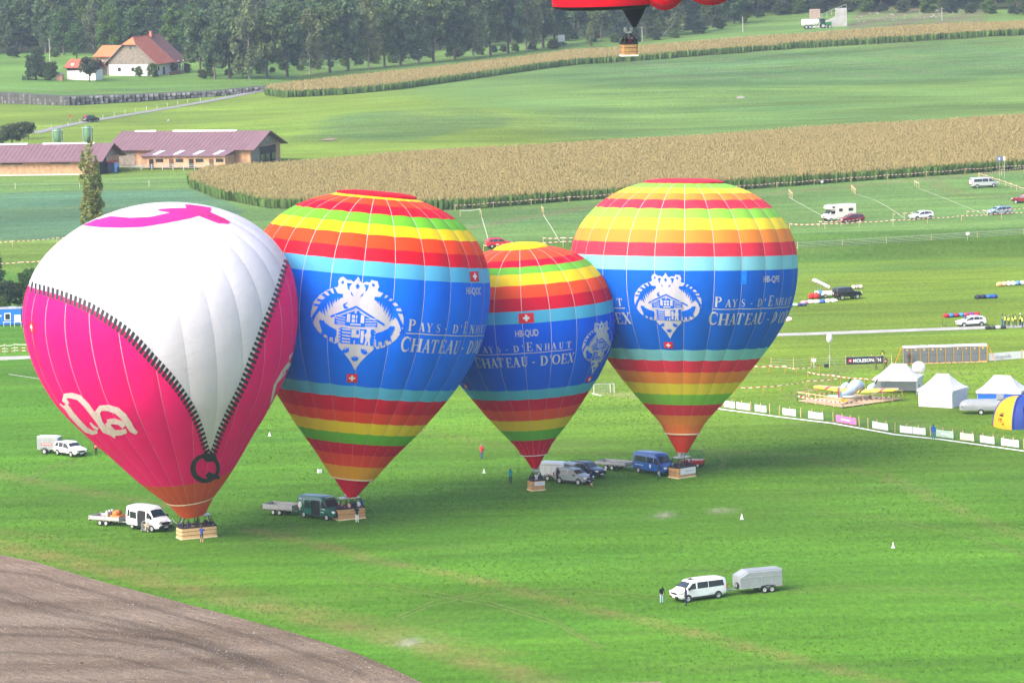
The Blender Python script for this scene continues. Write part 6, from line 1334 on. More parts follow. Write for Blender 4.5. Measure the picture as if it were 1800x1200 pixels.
def off(p, heading, d, lat=0.0):
    x = p[0] + math.cos(heading) * d - math.sin(heading) * lat; y = p[1] + math.sin(heading) * d + math.cos(heading) * lat; return Vector((x, y, gz(x, y)))
def box_trailer(label, p, heading, L, W, H, m, axles=1, slope=0.35, lid=None, stripe=None, z0=0.55, roofm=None):
    t = thing('box_trailer', label, 'trailer', p, heading); hx, hy = L / 2, W / 2; zt = z0 + H
    mb = MB(); ring = lambda x, zz, i=0.0: [(x, -hy + i, z0 + i), (x, hy - i, z0 + i), (x, hy - i, zz - 0.1), (x, hy - 0.12 - i, zz - i), (x, -hy + 0.12 + i, zz - i), (x, -hy + i, zz - 0.1)]
    mb.loft([ring(-hx, zt, 0.03), ring(-hx + 0.04, zt), ring(hx - 0.9, zt), ring(hx - 0.04, zt - slope), ring(hx, zt - slope, 0.03)], 0, True, False); mb.build('body', m, t)
    mb = MB(); quad(mb, (-hx - .02, -hy + .1, zt + .005), (hx - .9, -hy + .1, zt + .005), (hx - .9, hy - .1, zt + .005), (-hx - .02, hy - .1, zt + .005), 0, .03); quad(mb, (hx - .9, -hy + .1, zt + .005), (hx + .01, -hy + .1, zt - slope + .005), (hx + .01, hy - .1, zt - slope + .005), (hx - .9, hy - .1, zt + .005), 0, .03); mb.build('roof', roofm or m, t)
    for z in (z0 + 0.03, zt - slope - 0.1):
        for sy in (-1, 1): q = MB(); q.box((0, sy * (hy + 0.012), z), (L * 0.98, 0.025, 0.06)); q.build('edge_rail', steel, t)
    for i in range(1, 4):
        for sy in (-1, 1): q = MB(); q.box((-hx + L * i / 4, sy * (hy + 0.006), z0 + H * 0.4), (0.03, 0.012, H * 0.7)); q.build('panel_seam', steel, t)
    q = MB(); q.tube((hx, 0.35, .45), (hx + 1.2, 0, .45), .05); q.tube((hx, -0.35, .45), (hx + 1.2, 0, .45), .05); q.box((hx + 1.25, 0, .48), (.25, .1, .12)); q.build('drawbar', steel, t)
    q = MB(); q.tube((hx + .8, .12, .1), (hx + .8, .12, .9), .035); q.build('jockey_wheel', steel, t)
    for k in range(axles):
        x = -0.15 * L + (k - (axles - 1) / 2) * 0.75
        for sy in (-1, 1): add_wheel(t, x, sy * (hy + 0.02), .31, .2)
    for sy in (-1, 1):
        q = MB(); xs = -0.15 * L; wx = 0.42 + (axles - 1) * 0.375; q.loft([[(xs + a * wx, sy * (hy + y), .31 + b) for y in (-.02, .16)] + [(xs + a * wx, sy * (hy + y), .35 + b) for y in (.16, -.02)] for a, b in ((-1, .05), (-.85, .33), (0, .40), (.85, .33), (1, .05))], 0, True, False); q.build('mudguard', black, t)
        q = MB(); q.box((-hx - .03, sy * (hy - .15), z0 + .02), (.06, .28, .12)); q.build('taillight', lamp_red, t)
    add_wheel(t, hx + .14, 0.45, .3, .16, z=z0 + .3, name='spare_wheel').rotation_euler = (0, 0, R(90))
    if stripe is not None:
        q = MB(); q.box((-0.1, -hy - .02, z0 + H * .42), (L * .5, .02, H * .16)); s_ = q.build('stripe', stripe, t)
        q = MB()
        for i in range(7): q.box((-0.1 - L * .19 + i * L * .065, -hy - .034, z0 + H * .42), (L * .04, .004, H * .08))
        q.build('lettering', whitep, s_)
    if lid is not None: pass
    return t
def flat_trailer(label, p, heading, L, W, boards=0.38, z0=0.62, front_board=True):
    t = thing('flatbed_trailer', label, 'trailer', p, heading); hx, hy = L / 2, W / 2
    q = MB(); q.box((0, 0, z0), (L, W, .08)); q.build('deck', mat('deck_ply', (0.2, 0.19, 0.19), rough=.8, var=.2), t)
    for sy in (-1, 1):
        for i in range(2): q = MB(); q.rbox((-L / 4 + i * L / 2, sy * (hy + .02), z0 + boards / 2 + .02), (L / 2 - .05, .04, boards), .01); q.build('side_board', steel, t)
    for sx in ((-1, 1) if front_board else (-1,)): q = MB(); q.rbox((sx * (hx + .02), 0, z0 + boards / 2 + .02), (.04, W, boards), .01); q.build('end_board', steel, t)
    for sx in (-1, 0, 1):
        for sy in (-1, 1): q = MB(); q.box((sx * (hx + .01), sy * (hy + .045), z0 + boards / 2), (.07, .05, boards + .16)); q.build('stake', steel, t)
    q = MB(); q.box((0, 0, z0 - .12), (L, .7, .12)); q.tube((hx, .5, z0 - .12), (hx + 1.4, 0, .48), .055); q.tube((hx, -.5, z0 - .12), (hx + 1.4, 0, .48), .055); q.box((hx + 1.45, 0, .5), (.25, .1, .12)); q.build('chassis', steel, t)
    q = MB(); q.tube((hx + .9, .1, .1), (hx + .9, .1, .95), .035); q.build('jockey_wheel', steel, t)
    for k in (-.4, .4):
        for sy in (-1, 1): add_wheel(t, k - .2, sy * (hy - .12), .3, .2)
    for sy in (-1, 1): q = MB(); q.box((-hx - .05, sy * (hy - .2), z0 - .1), (.06, .34, .14)); q.build('taillight', lamp_red, t)
    return t

P_ = lambda n, r, g, b: paint(n, (r, g, b))
green_p, blue_p, silver_p, navy_p, black_p, dred_p, red_p, lblue_p = P_('dark_green', 12, 92, 80), P_('van_blue', 28, 84, 158), P_('silver', 132, 140, 144), P_('navy', 34, 50, 78), P_('black', 16, 22, 26), P_('dark_red', 112, 16, 40), P_('red', 190, 24, 40), P_('pale_blue', 136, 164, 184)
# foreground minibus and trailer
h = R(210); p = ground(1227, 1052); car('minibus', 'white minibus with dark windows in the right foreground', 'minibus', p, h, 'minibus', whitep)
box_trailer('grey twin-axle box trailer hitched behind the white minibus', off(p, R(207), -6.4), R(200), 4.3, 1.8, 1.55, greymetal, 2, .45)
# white crew van with open door and flatbed
h = R(-47); p = ground(263, 930); car('van', 'white high-roof van with its side door slid open beside the pink balloon', 'van', p, h, 'transit', whitep)
ft = off(p, R(-40), -5.9); flat_trailer('galvanised flatbed trailer behind the white van', ft, R(-32), 3.9, 1.9)
def add_load():
    q = off(ft, R(-32), 1.05); t = thing('gas_cylinder_crate', 'orange cylinder crate lying on the flatbed behind the white van', 'crate', (q.x, q.y, .7), R(-30))
    m = MB(); m.rbox((0, 0, .22), (1.2, 1.1, .4), .06); m.build('tray', mat('orange_cover', (.55, .17, .04), rough=.6, var=.2), t)
    for i in range(3): m = MB(); m.lathe([(0, .0), (.17, .0), (.19, .1), (.19, .75), (.1, .9), (0, .92)], 12, (-.95, -.45 + i * .45, 0)); m.build('cylinder', steel, t)
    m = MB(); m.lathe([(.02, -.5), (.3, -.5), (.36, 0), (.3, .5), (.02, .5)], 14, (0, 0, .6), axis='Y'); m.build('roll', mat('orange_cover', (.55, .17, .04)), t)
add_load()
def fan(px, py, label, sc=1.0):
    p = ground(px, py); t = thing('inflation_fan', label, 'fan', p, R(-40)); r = .5 * sc
    m = MB(); m.lathe([(r, -.22), (r + .03, -.22), (r + .05, 0), (r + .03, .22), (r, .22), (r - .02, 0), (r, -.22)], 24, (0, 0, r + .15), axis='Y'); m.build('shroud', steel, t)
    for i in range(4): q = MB(); a = i * math.pi / 4; q.tube((r * math.cos(a), .24, r + .15 + r * math.sin(a)), (-r * math.cos(a), .24, r + .15 - r * math.sin(a)), .012, n=4); q.tube((r * math.cos(a), -.24, r + .15 + r * math.sin(a)), (-r * math.cos(a), -.24, r + .15 - r * math.sin(a)), .012, n=4); q.build('guard_bar', steel, t)
    for i in range(2): q = MB(); q.box((0, 0, r + .15), (r * 1.8, .03, .12), rot=Matrix.Rotation(i * math.pi / 2 + .3, 3, 'Y')); q.build('blade', pale_wood, t)
    q = MB(); q.rbox((0, .2, r + .1), (.3, .3, .3), .04); q.build('motor', lamp_red, t)
    for sx in (-1, 1): q = MB(); q.tube((sx * r * .8, 0, 0), (sx * r * .9, 0, r), .03); q.build('leg', steel, t); add_wheel(t, sx * (r * .95), -.2, .14, .08)
fan(257, 934, 'grey inflation fan standing in front of the white van')
# green van and flatbed
h = R(-45); p = ground(566, 910); gv = car('van', 'dark green panel van with open side door beside the second balloon', 'van', p, h, 'panelvan', green_p)
gr = Car(SPECS['panelvan']['st'], SPECS['panelvan']['belt'], SPECS['panelvan']['tb'])
q = MB(); q.lathe([(0, 0), (.28, 0), (.28, .012), (0, .012)], 16, (0, 0, 0), axis='Y'); 
m = gr.side([(-2.35 + .28 * math.cos(a), 1.35 + .34 * math.sin(a)) for a in np.linspace(0, 6.0, 14)], -1, .03); o = m.build('white_emblem', whitep, gv)
m = gr.side([(-2.5, 1.12), (-2.2, 1.12), (-2.3, .78), (-2.4, .78)], -1, .032); m.build('emblem_basket', mat('emblem_tan', (.6, .4, .25)), gv)
for x0, z0_, w in ((-2.55, 1.95, .5), (-1.8, 1.9, .45), (.95, 1.12, .7), (.95, .8, .45)):
    for i in range(4): m = gr.side(rect(x0 + i * w / 4, z0_, x0 + i * w / 4 + w / 5.5, z0_ + .1), -1, .03); m.build('lettering', whitep, gv)
for i in range(7): m = MB(); m.box((1.26, -.5 + i * .16, 2.34 - abs(i - 3) * .005), (.02, .1, .09), rot=Matrix.Rotation(R(-52), 3, 'Y')); m.build('lettering', whitep, gv)
flat_trailer('empty grey flatbed trailer behind the dark green van', off(p, R(-38), -5.5), R(-30), 3.6, 1.9, .5)
# blue van and flatbed
h = R(-52); p = ground(1152, 832); bv = car('van', 'blue crew van with windows beside the faded balloon on the right', 'van', p, h, 'sprinter', blue_p)
m = gr.side([(.15, 1.18), (.45, 1.18), (.42, .85), (.3, .75), (.18, .85)], -1, .03); m.build('white_shield', whitep, bv); m = gr.side(rect(-2.3, .95, -.9, 1.0), -1, .03); m.build('stripe', whitep, bv)
flat_trailer('low grey flatbed trailer behind the blue van', off(p, R(-43), -6.0), R(-36), 4.0, 1.9, .3)
# SUVs and white trailer by the small balloon
p1 = ground(1009, 849); car('suv', 'silver grey SUV in front of the navy one beside the smallest balloon', 'car', p1, R(-40), 'suv', silver_p)
p2 = ground(1031, 837); car('suv', 'navy blue SUV parked behind the silver one', 'car', p2, R(-42), 'suv', navy_p)
bt = box_trailer('white box trailer with open rear lid between smallest balloon and SUVs', ground(975, 843), R(-24), 3.0, 1.7, 1.45, whitep, 1, .12)
m = MB(); m.box((1.95, 0, 1.95), (1.15, 1.6, .04), rot=Matrix.Rotation(R(8), 3, 'Y')); m.build('lid', mat('grey_lid', (.3, .36, .42), rough=.3), bt)
# left SUV and trailer
p = ground(124, 800); car('suv', 'white SUV towing a box trailer left of the pink balloon', 'car', p, R(-48), 'suv', whitep)
box_trailer('light grey box trailer with red stripe behind the white SUV', ground(88, 796), R(-14), 2.6, 1.6, 1.5, greymetal, 1, .1, stripe=lamp_red, roofm=whitep)
# car park
def motorhome(p, heading):
    t = thing('motorhome', 'white alcove motorhome in the car park behind the dark red estate', 'motorhome', p, heading); cr = paint('cream_white', (228, 226, 216))
    m = MB(); m.rbox((-1.0, 0, 1.72), (4.0, 2.15, 2.3), .08); m.build('body', cr, t)
    m = MB(); m.loft([[(1.0, y, 2.05) for y in (-1.06, 1.06)] + [(1.0, y, 2.9) for y in (1.06, -1.06)], [(2.1, y, 2.15) for y in (-1.04, 1.04)] + [(2.1, y, 2.75) for y in (1.04, -1.04)], [(2.35, y, 2.25) for y in (-.95, .95)] + [(2.35, y, 2.55) for y in (.95, -.95)]], 0, True, False); m.build('alcove', cr, t)
    m = MB(); m.loft([[(1.0, -1, .5), (1.0, 1, .5), (1.0, .95, 2.04), (1.0, -.95, 2.04)], [(1.7, -1, .5), (1.7, 1, .5), (1.7, .9, 2.0), (1.7, -.9, 2.0)], [(2.35, -.98, .5), (2.35, .98, .5), (2.35, .92, 1.3), (2.35, -.92, 1.3)], [(2.95, -.9, .55), (2.95, .9, .55), (2.95, .86, 1.1), (2.95, -.86, 1.1)]], 0, True, False); m.build('cab', cr, t)
    m = MB(); quad(m, (1.78, -.82, 1.96), (2.36, -.86, 1.36), (2.36, .86, 1.36), (1.78, .82, 1.96), 0, .02); m.build('windscreen', glass, t)
    for sy in (-1, 1):
        m = MB(); m.box((1.6, sy * .97, 1.62), (.8, .04, .5)); m.build('side_window', glass, t)
        for x, w in ((-1.9, .9), (.1, .7)): m = MB(); m.rbox((x, sy * 1.08, 1.95), (w, .05, .5), .02); m.build('side_window', glass, t)
        m = MB(); m.rbox((1.5, sy * 1.05, 2.5), (.5, .04, .3), .02); m.build('side_window', glass, t)
        m = MB(); m.rbox((2.93, sy * .68, .9), (.08, .34, .2), .03); m.build('headlight', lamp_clear, t)
        for x in (-1.7, 2.0): add_wheel(t, x, sy * .95, .33, .22)
    m = MB(); m.rbox((2.98, 0, .6), (.16, 1.85, .2), .04); m.build('bumper', black, t); m = MB(); m.box((2.97, 0, .9), (.04, .9, .16)); m.build('grille', black, t)
motorhome(ground(1474, 388), R(205))
car('estate_car', 'dark red estate car in front of the motorhome', 'car', ground(1496, 391), R(199), 'wagon', dred_p)
car('hatchback', 'white hatchback alone behind the car park tape', 'car', ground(1620, 385), R(202), 'hatch', whitep)
car('estate_car', 'pale blue estate car near the right end of the car park tape', 'car', ground(1756, 377), R(200), 'wagon', lblue_p)
car('minibus', 'silver minibus on the curved track at the top right of the car park', 'minibus', ground(1729, 329.5), R(14), 'minibus', P_('bright_silver', 176, 182, 186))
car('suv', 'dark and red car cut off by the right edge beside the car park', 'car', ground(1801, 357), R(150), 'suv', dred_p)
car('suv', 'small red SUV between the second balloon and the yellow crown', 'car', ground(877, 435), R(12), 'suv', red_p)
car('suv', 'black SUV driving on the farm road near the stone wall', 'car', ground(160, 214.5), R(48), 'suv', black_p)
car('hatchback', 'white car glimpsed beneath the tall tree row', 'car', ground(749, 92), R(20), 'hatch', whitep)
p = ground(1489, 526); fb = car('off_roader', 'black off-road estate with spare wheel parked on the airfield', 'car', p, R(24), 'fourbyfour', black_p)
add_wheel(fb, -2.22, 0.1, .38, .24, z=1.1, name='spare_wheel').rotation_euler = (0, 0, R(90))
car('hatchback', 'white hatchback with its door open by the people in yellow vests', 'car', ground(1707, 572.5), R(190), 'hatch', whitep)
def open_trailer():
    p = ground(1448, 523); t = thing('box_trailer', 'white trailer with its lid tipped up behind the black off-road estate', 'trailer', p, R(15))
    m = MB(); m.rbox((0, 0, .75), (2.4, 1.5, .7), .05); m.build('body', whitep, t); m = MB(); m.box((0, 0, 1.09), (2.2, 1.35, .06)); m.build('interior', mat('trailer_inside', (.25, .12, .06), rough=.8), t)
    m = MB(); M_ = Matrix.Rotation(R(30), 3, 'Y'); m.rbox((0, 0, 0), (2.6, 1.55, .5), .1); o = m.build('lid', whitep, t, (-.25, .3, 2.15)); o.rotation_euler = (0, R(28), 0)
    for sy in (-1, 1): add_wheel(t, 0, sy * .8, .3, .18); q = MB(); q.tube((-.6, sy * .7, 1.1), (-.9, sy * .7, 2.4), .02); q.build('gas_strut', steel, t)
    q = MB(); q.tube((1.2, 0, .5), (2.1, 0, .5), .05); q.build('drawbar', steel, t)
open_trailer()
def tanker():
    p = ground(1437, 50.5); t = thing('tractor_with_tanker', 'green tractor pulling a long white tanker behind the upper maize', 'tractor', p, R(4))
    m = MB(); m.lathe([(0, -3.1), (.9, -3.0), (1.15, -2.7), (1.15, 2.3), (.9, 2.7), (0, 2.8)], 20, (-2.2, 0, 2.0), axis='X'); m.build('tank', whitep, t)
    m = MB(); m.rbox((3.3, 0, 1.5), (2.6, 1.2, 1.1), .15); m.build('bonnet', paint('tractor_green', (30, 110, 50)), t); m = MB(); m.rbox((1.7, 0, 2.4), (1.5, 1.6, 1.5), .12); m.build('cab', glass, t)
    for x, r in ((1.7, .85), (3.9, .55), (-2.6, .6), (-3.8, .6)):
        for sy in (-1, 1): add_wheel(t, x, sy * 1.0, r, .45)
tanker()

# ================================================================== PEOPLE
POSE = {}
def pose(name, **kw):
    b = dict(pelvis=(0, 0, .95), spine=(0, 0, 1.14), chest=(0, .0, 1.33), neck=(0, .01, 1.49), head=(0, .03, 1.62), top=(0, .02, 1.72),
             shL=(-.18, 0, 1.42), elL=(-.24, -.03, 1.14), wrL=(-.25, .07, .90), haL=(-.25, .09, .82), shR=(.18, 0, 1.42), elR=(.24, -.03, 1.14), wrR=(.25, .07, .90), haR=(.25, .09, .82),
             hiL=(-.09, 0, .90), knL=(-.10, .03, .49), anL=(-.11, -.02, .09), toL=(-.12, .15, .05), hiR=(.09, 0, .90), knR=(.10, .03, .49), anR=(.11, -.02, .09), toR=(.12, .15, .05))
    b.update(kw); POSE[name] = b
pose('stand'); pose('watch', elL=(-.27, .05, 1.16), wrL=(-.12, .22, 1.22), haL=(-.04, .26, 1.24), elR=(.27, .05, 1.16), wrR=(.12, .24, 1.2), haR=(.05, .28, 1.21))
pose('photo', elL=(-.26, .14, 1.22), wrL=(-.12, .24, 1.48), haL=(-.07, .26, 1.56), elR=(.26, .14, 1.22), wrR=(.12, .24, 1.48), haR=(.07, .26, 1.56))
pose('walk', knL=(-.10, .18, .52), anL=(-.1, .22, .10), toL=(-.1, .38, .08), knR=(.1, -.02, .5), anR=(.1, -.24, .13), toR=(.1, -.1, .05), wrL=(-.26, -.16, .92), haL=(-.26, -.19, .84), wrR=(.26, .2, .94), haR=(.26, .24, .87))
pose('stoop', spine=(0, .03, 1.14), chest=(0, .10, 1.31), neck=(0, .20, 1.44), head=(0, .31, 1.50), top=(0, .39, 1.55), shL=(-.18, .13, 1.38), shR=(.18, .13, 1.38), elL=(-.24, .12, 1.12), elR=(.24, .12, 1.12), wrL=(-.16, .26, .98), haL=(-.1, .3, .95), wrR=(.16, .26, .98), haR=(.1, .3, .95))
pose('lean', spine=(0, .04, 1.14), chest=(0, .10, 1.32), neck=(0, .15, 1.48), head=(0, .19, 1.60), top=(0, .20, 1.70), shL=(-.18, .11, 1.41), shR=(.18, .11, 1.41), elL=(-.27, .30, 1.24), elR=(.27, .30, 1.24), wrL=(-.25, .46, 1.22), haL=(-.24, .53, 1.2), wrR=(.25, .46, 1.22), haR=(.24, .53, 1.2))
pose('reach', elL=(-.27, .08, 1.66), wrL=(-.2, .14, 1.88), haL=(-.18, .16, 1.96))
RAD = dict(pelvis=(.155, .115), spine=(.14, .105), chest=(.165, .115), neck=(.055, .06), head=(.085, .10), top=(.06, .07), shL=(.07, .07), elL=(.05, .05), wrL=(.034, .034), haL=(.038, .022), shR=(.07, .07), elR=(.05, .05), wrR=(.034, .034), haR=(.038, .022),
           hiL=(.092, .092), knL=(.062, .066), anL=(.046, .05), toL=(.042, .035), hiR=(.092, .092), knR=(.062, .066), anR=(.046, .05), toR=(.042, .035))
BONES = [('pelvis', 'spine', 2), ('spine', 'chest', 2), ('chest', 'neck', 2), ('neck', 'head', 0), ('head', 'top', 0), ('chest', 'shL', 2), ('shL', 'elL', 2), ('elL', 'wrL', 2), ('wrL', 'haL', 0), ('chest', 'shR', 2), ('shR', 'elR', 2), ('elR', 'wrR', 2), ('wrR', 'haR', 0),
         ('pelvis', 'hiL', 3), ('hiL', 'knL', 3), ('knL', 'anL', 3), ('anL', 'toL', 4), ('pelvis', 'hiR', 3), ('hiR', 'knR', 3), ('knR', 'anR', 3), ('anR', 'toR', 4)]
skin_m = mat('skin', (.46, .27, .19), rough=.6, var=.06); hair_ms = [mat('hair_dark', (.03, .022, .018), rough=.7), mat('hair_brown', (.10, .055, .03), rough=.7), mat('hair_grey', (.36, .34, .32), rough=.7)]
BODY = {}
def body_mesh(key, shorts=False):
    P = POSE[key]; names = list(P); me = bpy.data.meshes.new('body'); idx = {n: i for i, n in enumerate(names)}
    me.from_pydata([P[n] for n in names], [(idx[a], idx[b]) for a, b, _ in BONES], []); o = bpy.data.objects.new('body_tmp', me); COL.objects.link(o)
    md = o.modifiers.new('skin', 'SKIN'); md.use_smooth_shade = True
    for i, n in enumerate(names): sv = me.skin_vertices[0].data[i]; sv.radius = RAD[n]; sv.use_root = (n == 'pelvis')
    sb = o.modifiers.new('sub', 'SUBSURF'); sb.levels = 1; sb.render_levels = 1
    dg = bpy.context.evaluated_depsgraph_get(); ev = bpy.data.meshes.new_from_object(o.evaluated_get(dg)); bpy.data.objects.remove(o)
    # colour regions by nearest bone
    A = np.array([P[a] for a, b, m in BONES]); B = np.array([P[b] for a, b, m in BONES]); Mi = [m for a, b, m in BONES]
    if shorts: Mi = [0 if (a[:2] == 'kn') else m for (a, b, _), m in zip(BONES, Mi)]
    mb = MB(); mb.v = [tuple(v.co) for v in ev.vertices]
    for p in ev.polygons:
        c = np.array(p.center); AB = B - A; t = np.clip(np.sum((c - A) * AB, 1) / np.sum(AB * AB, 1), 0, 1); k = int(np.argmin(np.linalg.norm(A + AB * t[:, None] - c, axis=1) - np.array([.06 if m == 2 else 0 for m in Mi])))
        mb.f.append(list(p.vertices)); mb.m.append(Mi[k]); mb.s.append(True)
    H = Vector(P['head']); up = (Vector(P['top']) - Vector(P['neck'])).normalized(); fw = Vector((0, 1, 0)) - up * up.y; fw.normalize(); rt = fw.cross(up)
    mb.ball(H + fw * .115 - up * .015, (.014, .022, .02), 6, 5, 0)
    for s in (-1, 1): mb.ball(H + rt * s * .092 - up * .005, (.012, .022, .03), 6, 5, 0); mb.ball(H + rt * s * .034 + fw * .098 + up * .02, .011, 6, 4, 1)
    mb.box(H + fw * .106 - up * .055, (.045, .012, .01), 4)
    for sd in ('L', 'R'):                                   # five fingers on each hand
        w, hnd = Vector(P['wr' + sd]), Vector(P['ha' + sd]); d = (hnd - w).normalized(); sx = Vector((1, 0, 0)) - d * d.x
        if sx.length < .2: sx = Vector((0, 1, 0)) - d * d.y
        sx.normalize(); nn = d.cross(sx)
        for i in range(4):
            a = hnd + sx * (i - 1.5) * .019 - d * .01; L_ = (.062, .072, .068, .052)[i]; k1 = a + d * L_ * .55; k2 = k1 + (d * .8 + nn * .5).normalized() * L_ * .45; mb.tube(a, k1, .0095, .0085, 5, 0); mb.tube(k1, k2, .0085, .006, 5, 0)
        th_ = w.lerp(hnd, .45) + sx * .03; mb.tube(th_, th_ + (d + sx * .7).normalized() * .04, .011, .0095, 5, 0); mb.tube(th_ + (d + sx * .7).normalized() * .04, th_ + (d * 1.3 + sx * .6).normalized() * .07, .0095, .007, 5, 0)
    bpy.data.meshes.remove(ev); r = mb.mesh('body', [skin_m, hair_ms[0], skin_m, skin_m, black])
    hm = MB(); q = up.to_track_quat('Z', 'Y')
    vs = []; nu, nv = 12, 6
    for j in range(nv + 1):
        t = math.pi * .60 * j / nv
        for i in range(nu):
            a = 2 * math.pi * i / nu; v = rt * (.098 * math.sin(t) * math.cos(a)) + fw * (.112 * math.sin(t) * math.sin(a)) + up * (.125 * math.cos(t)); 
            if v.dot(fw) > .03 and v.dot(up) < .055: v = v * .8
            vs.append(H + v - fw * .012 + up * .012)
    hm.add(vs, [(j * nu + i, (j + 1) * nu + i, (j + 1) * nu + (i + 1) % nu, j * nu + (i + 1) % nu) for j in range(nv) for i in range(nu)], 0, True)
    return r, hm.mesh('hair', hair_ms[0])
CL = {}
def cloth(rgb):
    if rgb not in CL: CL[rgb] = mat('cloth_%d_%d_%d' % rgb, lin(*rgb), rough=.85, var=.1, scale=8)
    return CL[rgb]
def person(label, p, face, key, top, legs, hair=0, shorts=False, sc=1.0, vest=None, pack=None, hat=None, group=None):
    kk = (key, shorts)
    if kk not in BODY: BODY[kk] = body_mesh(key, shorts)
    o = link('person', BODY[kk][0], None, p, face); o.scale = (sc, sc, sc); tag(o, label, 'person', group)
    for i, m in ((2, cloth(top)), (3, cloth(legs)), (1, hair_ms[hair])): o.material_slots[i].link = 'OBJECT'; o.material_slots[i].material = m
    h = link('hair', BODY[kk][1], o); h.material_slots[0].link = 'OBJECT'; h.material_slots[0].material = hair_ms[hair] if hat is None else cloth(hat)
    if vest:
        P = POSE[key]; m = MB(); rings = []
        for a, rx, ry in (('pelvis', .172, .135), ('spine', .162, .13), ('chest', .185, .14), ('neck', .11, .09)): c = P[a]; rings.append([(c[0] + rx * math.cos(t), c[1] + ry * math.sin(t), c[2] - (.05 if a == 'neck' else 0)) for t in np.linspace(0, 2 * math.pi, 14, endpoint=False)])
        m.loft(rings, 0, False); v = m.build('vest', cloth(vest), o)
        m = MB(); c = P['spine']; m.lathe([(1, -.02), (1, .02)], 14); m = MB(); m.loft([[(c[0] + .17 * math.cos(t), c[1] + .137 * math.sin(t), c[2] + z) for t in np.linspace(0, 2 * math.pi, 14, endpoint=False)] for z in (0.0, .05)], 0, False); m.build('reflective_band', tape_w, v)
    if pack: m = MB(); c = POSE[key]['chest']; m.rbox((c[0], c[1] - .2, c[2] - .12), (.3, .2, .44), .06, 0, True); m.build('rucksack', cloth(pack), o)
    return o
def gperson(label, px, py, face, key, top, legs, **k): return person(label, ground(px, py), face, key, top, legs, **k)
gperson('person in orange-red vest standing right of the white SUV', 169, 801, R(200), 'stand', (30, 30, 36), (34, 34, 40), vest=(214, 66, 40))
gperson('photographer in red jacket and jeans alone between second and third balloon', 847, 807, R(150), 'watch', (196, 44, 66), (56, 84, 128), hair=2, pack=(40, 34, 44))
gperson('person in teal jacket standing left of the smallest basket', 897.5, 850.5, R(0), 'photo', (20, 150, 160), (44, 58, 80), hair=1)
gperson('person in dark clothes beside the white box trailer', 980.5, 849, R(60), 'stand', (30, 34, 46), (32, 36, 48))
gperson('person in navy top and shorts at the nose of the silver SUV', 1040, 856, R(120), 'watch', (28, 34, 64), (40, 44, 60), shorts=True, hair=1)
gperson('person in dark top and pale jeans leaning by the blue van', 1160, 840, R(100), 'stand', (54, 50, 64), (92, 124, 160), hair=1)
gperson('person in black hooded jacket stooping left of the white minibus', 1163, 1060.5, R(200), 'stoop', (20, 22, 30), (150, 176, 206), hair=0, hat=(18, 20, 26))
gperson('person in navy clothes at the front wheel of the white minibus', 1206, 1064, R(100), 'stand', (26, 28, 56), (30, 34, 76), hair=1)
gperson('person in blue top and shorts hanging on the outside of the pink balloon basket', 355, 954, R(-8), 'lean', (36, 60, 128), (60, 36, 50), shorts=True, hair=1)
gperson('person in black top and white trousers leaning on the basket by the green van', 628, 918.5, R(10), 'lean', (22, 24, 40), (212, 214, 220), hair=0)
gperson('person in blue jacket behind the basket of the second balloon', 636, 903, R(60), 'stand', (24, 96, 178), (50, 54, 70), hair=1)
gperson('person in blue jacket and jeans with backpack at the banner barrier', 1641, 771.5, R(170), 'stand', (30, 90, 178), (56, 120, 160), pack=(170, 178, 190))
sold = (74, 66, 56)
gperson('left soldier in camouflage walking below the dark banner', 1540.5, 650, R(120), 'walk', sold, (70, 70, 56), hair=1, hat=(150, 70, 60))
gperson('right soldier with orange vest walking below the dark banner', 1557, 650, R(200), 'walk', sold, (70, 70, 56), hair=1, vest=(150, 84, 50))
gperson('person in yellow vest behind the dark banner', 1551.5, 636, R(180), 'stoop', (50, 60, 50), (50, 54, 60), vest=(214, 226, 40))
gperson('soldier in camouflage at the left end of the toilet row', 1598, 641.5, R(0), 'stand', sold, (72, 70, 58), hat=(110, 50, 44))
for i, (x, y, lab, lg) in enumerate(((1762, 572, 'leftmost', (40, 90, 170)), (1767, 574, 'second from left', (40, 44, 60)), (1773, 575, 'third from left', (36, 40, 50)), (1780.5, 575, 'fourth from left', (60, 70, 80)), (1785, 573, 'fifth from left', (34, 38, 56)), (1793.5, 572, 'sixth from left', (30, 34, 60)), (1797.5, 576, 'rightmost', (44, 60, 110)))):
    gperson('person in yellow vest, %s of the group on the path' % lab, x, y, R(60 + i * 70), ['stand', 'watch', 'stand', 'photo', 'stand', 'watch', 'stand'][i], (50, 60, 70), lg, vest=(206, 224, 30), hair=i % 3, hat=(226, 228, 230) if i == 5 else None, group='people in yellow vests')
gperson('person in light blue top leaning over the open white trailer', 1441.5, 526.5, R(-40), 'stoop', (30, 128, 190), (40, 50, 80), hair=1)
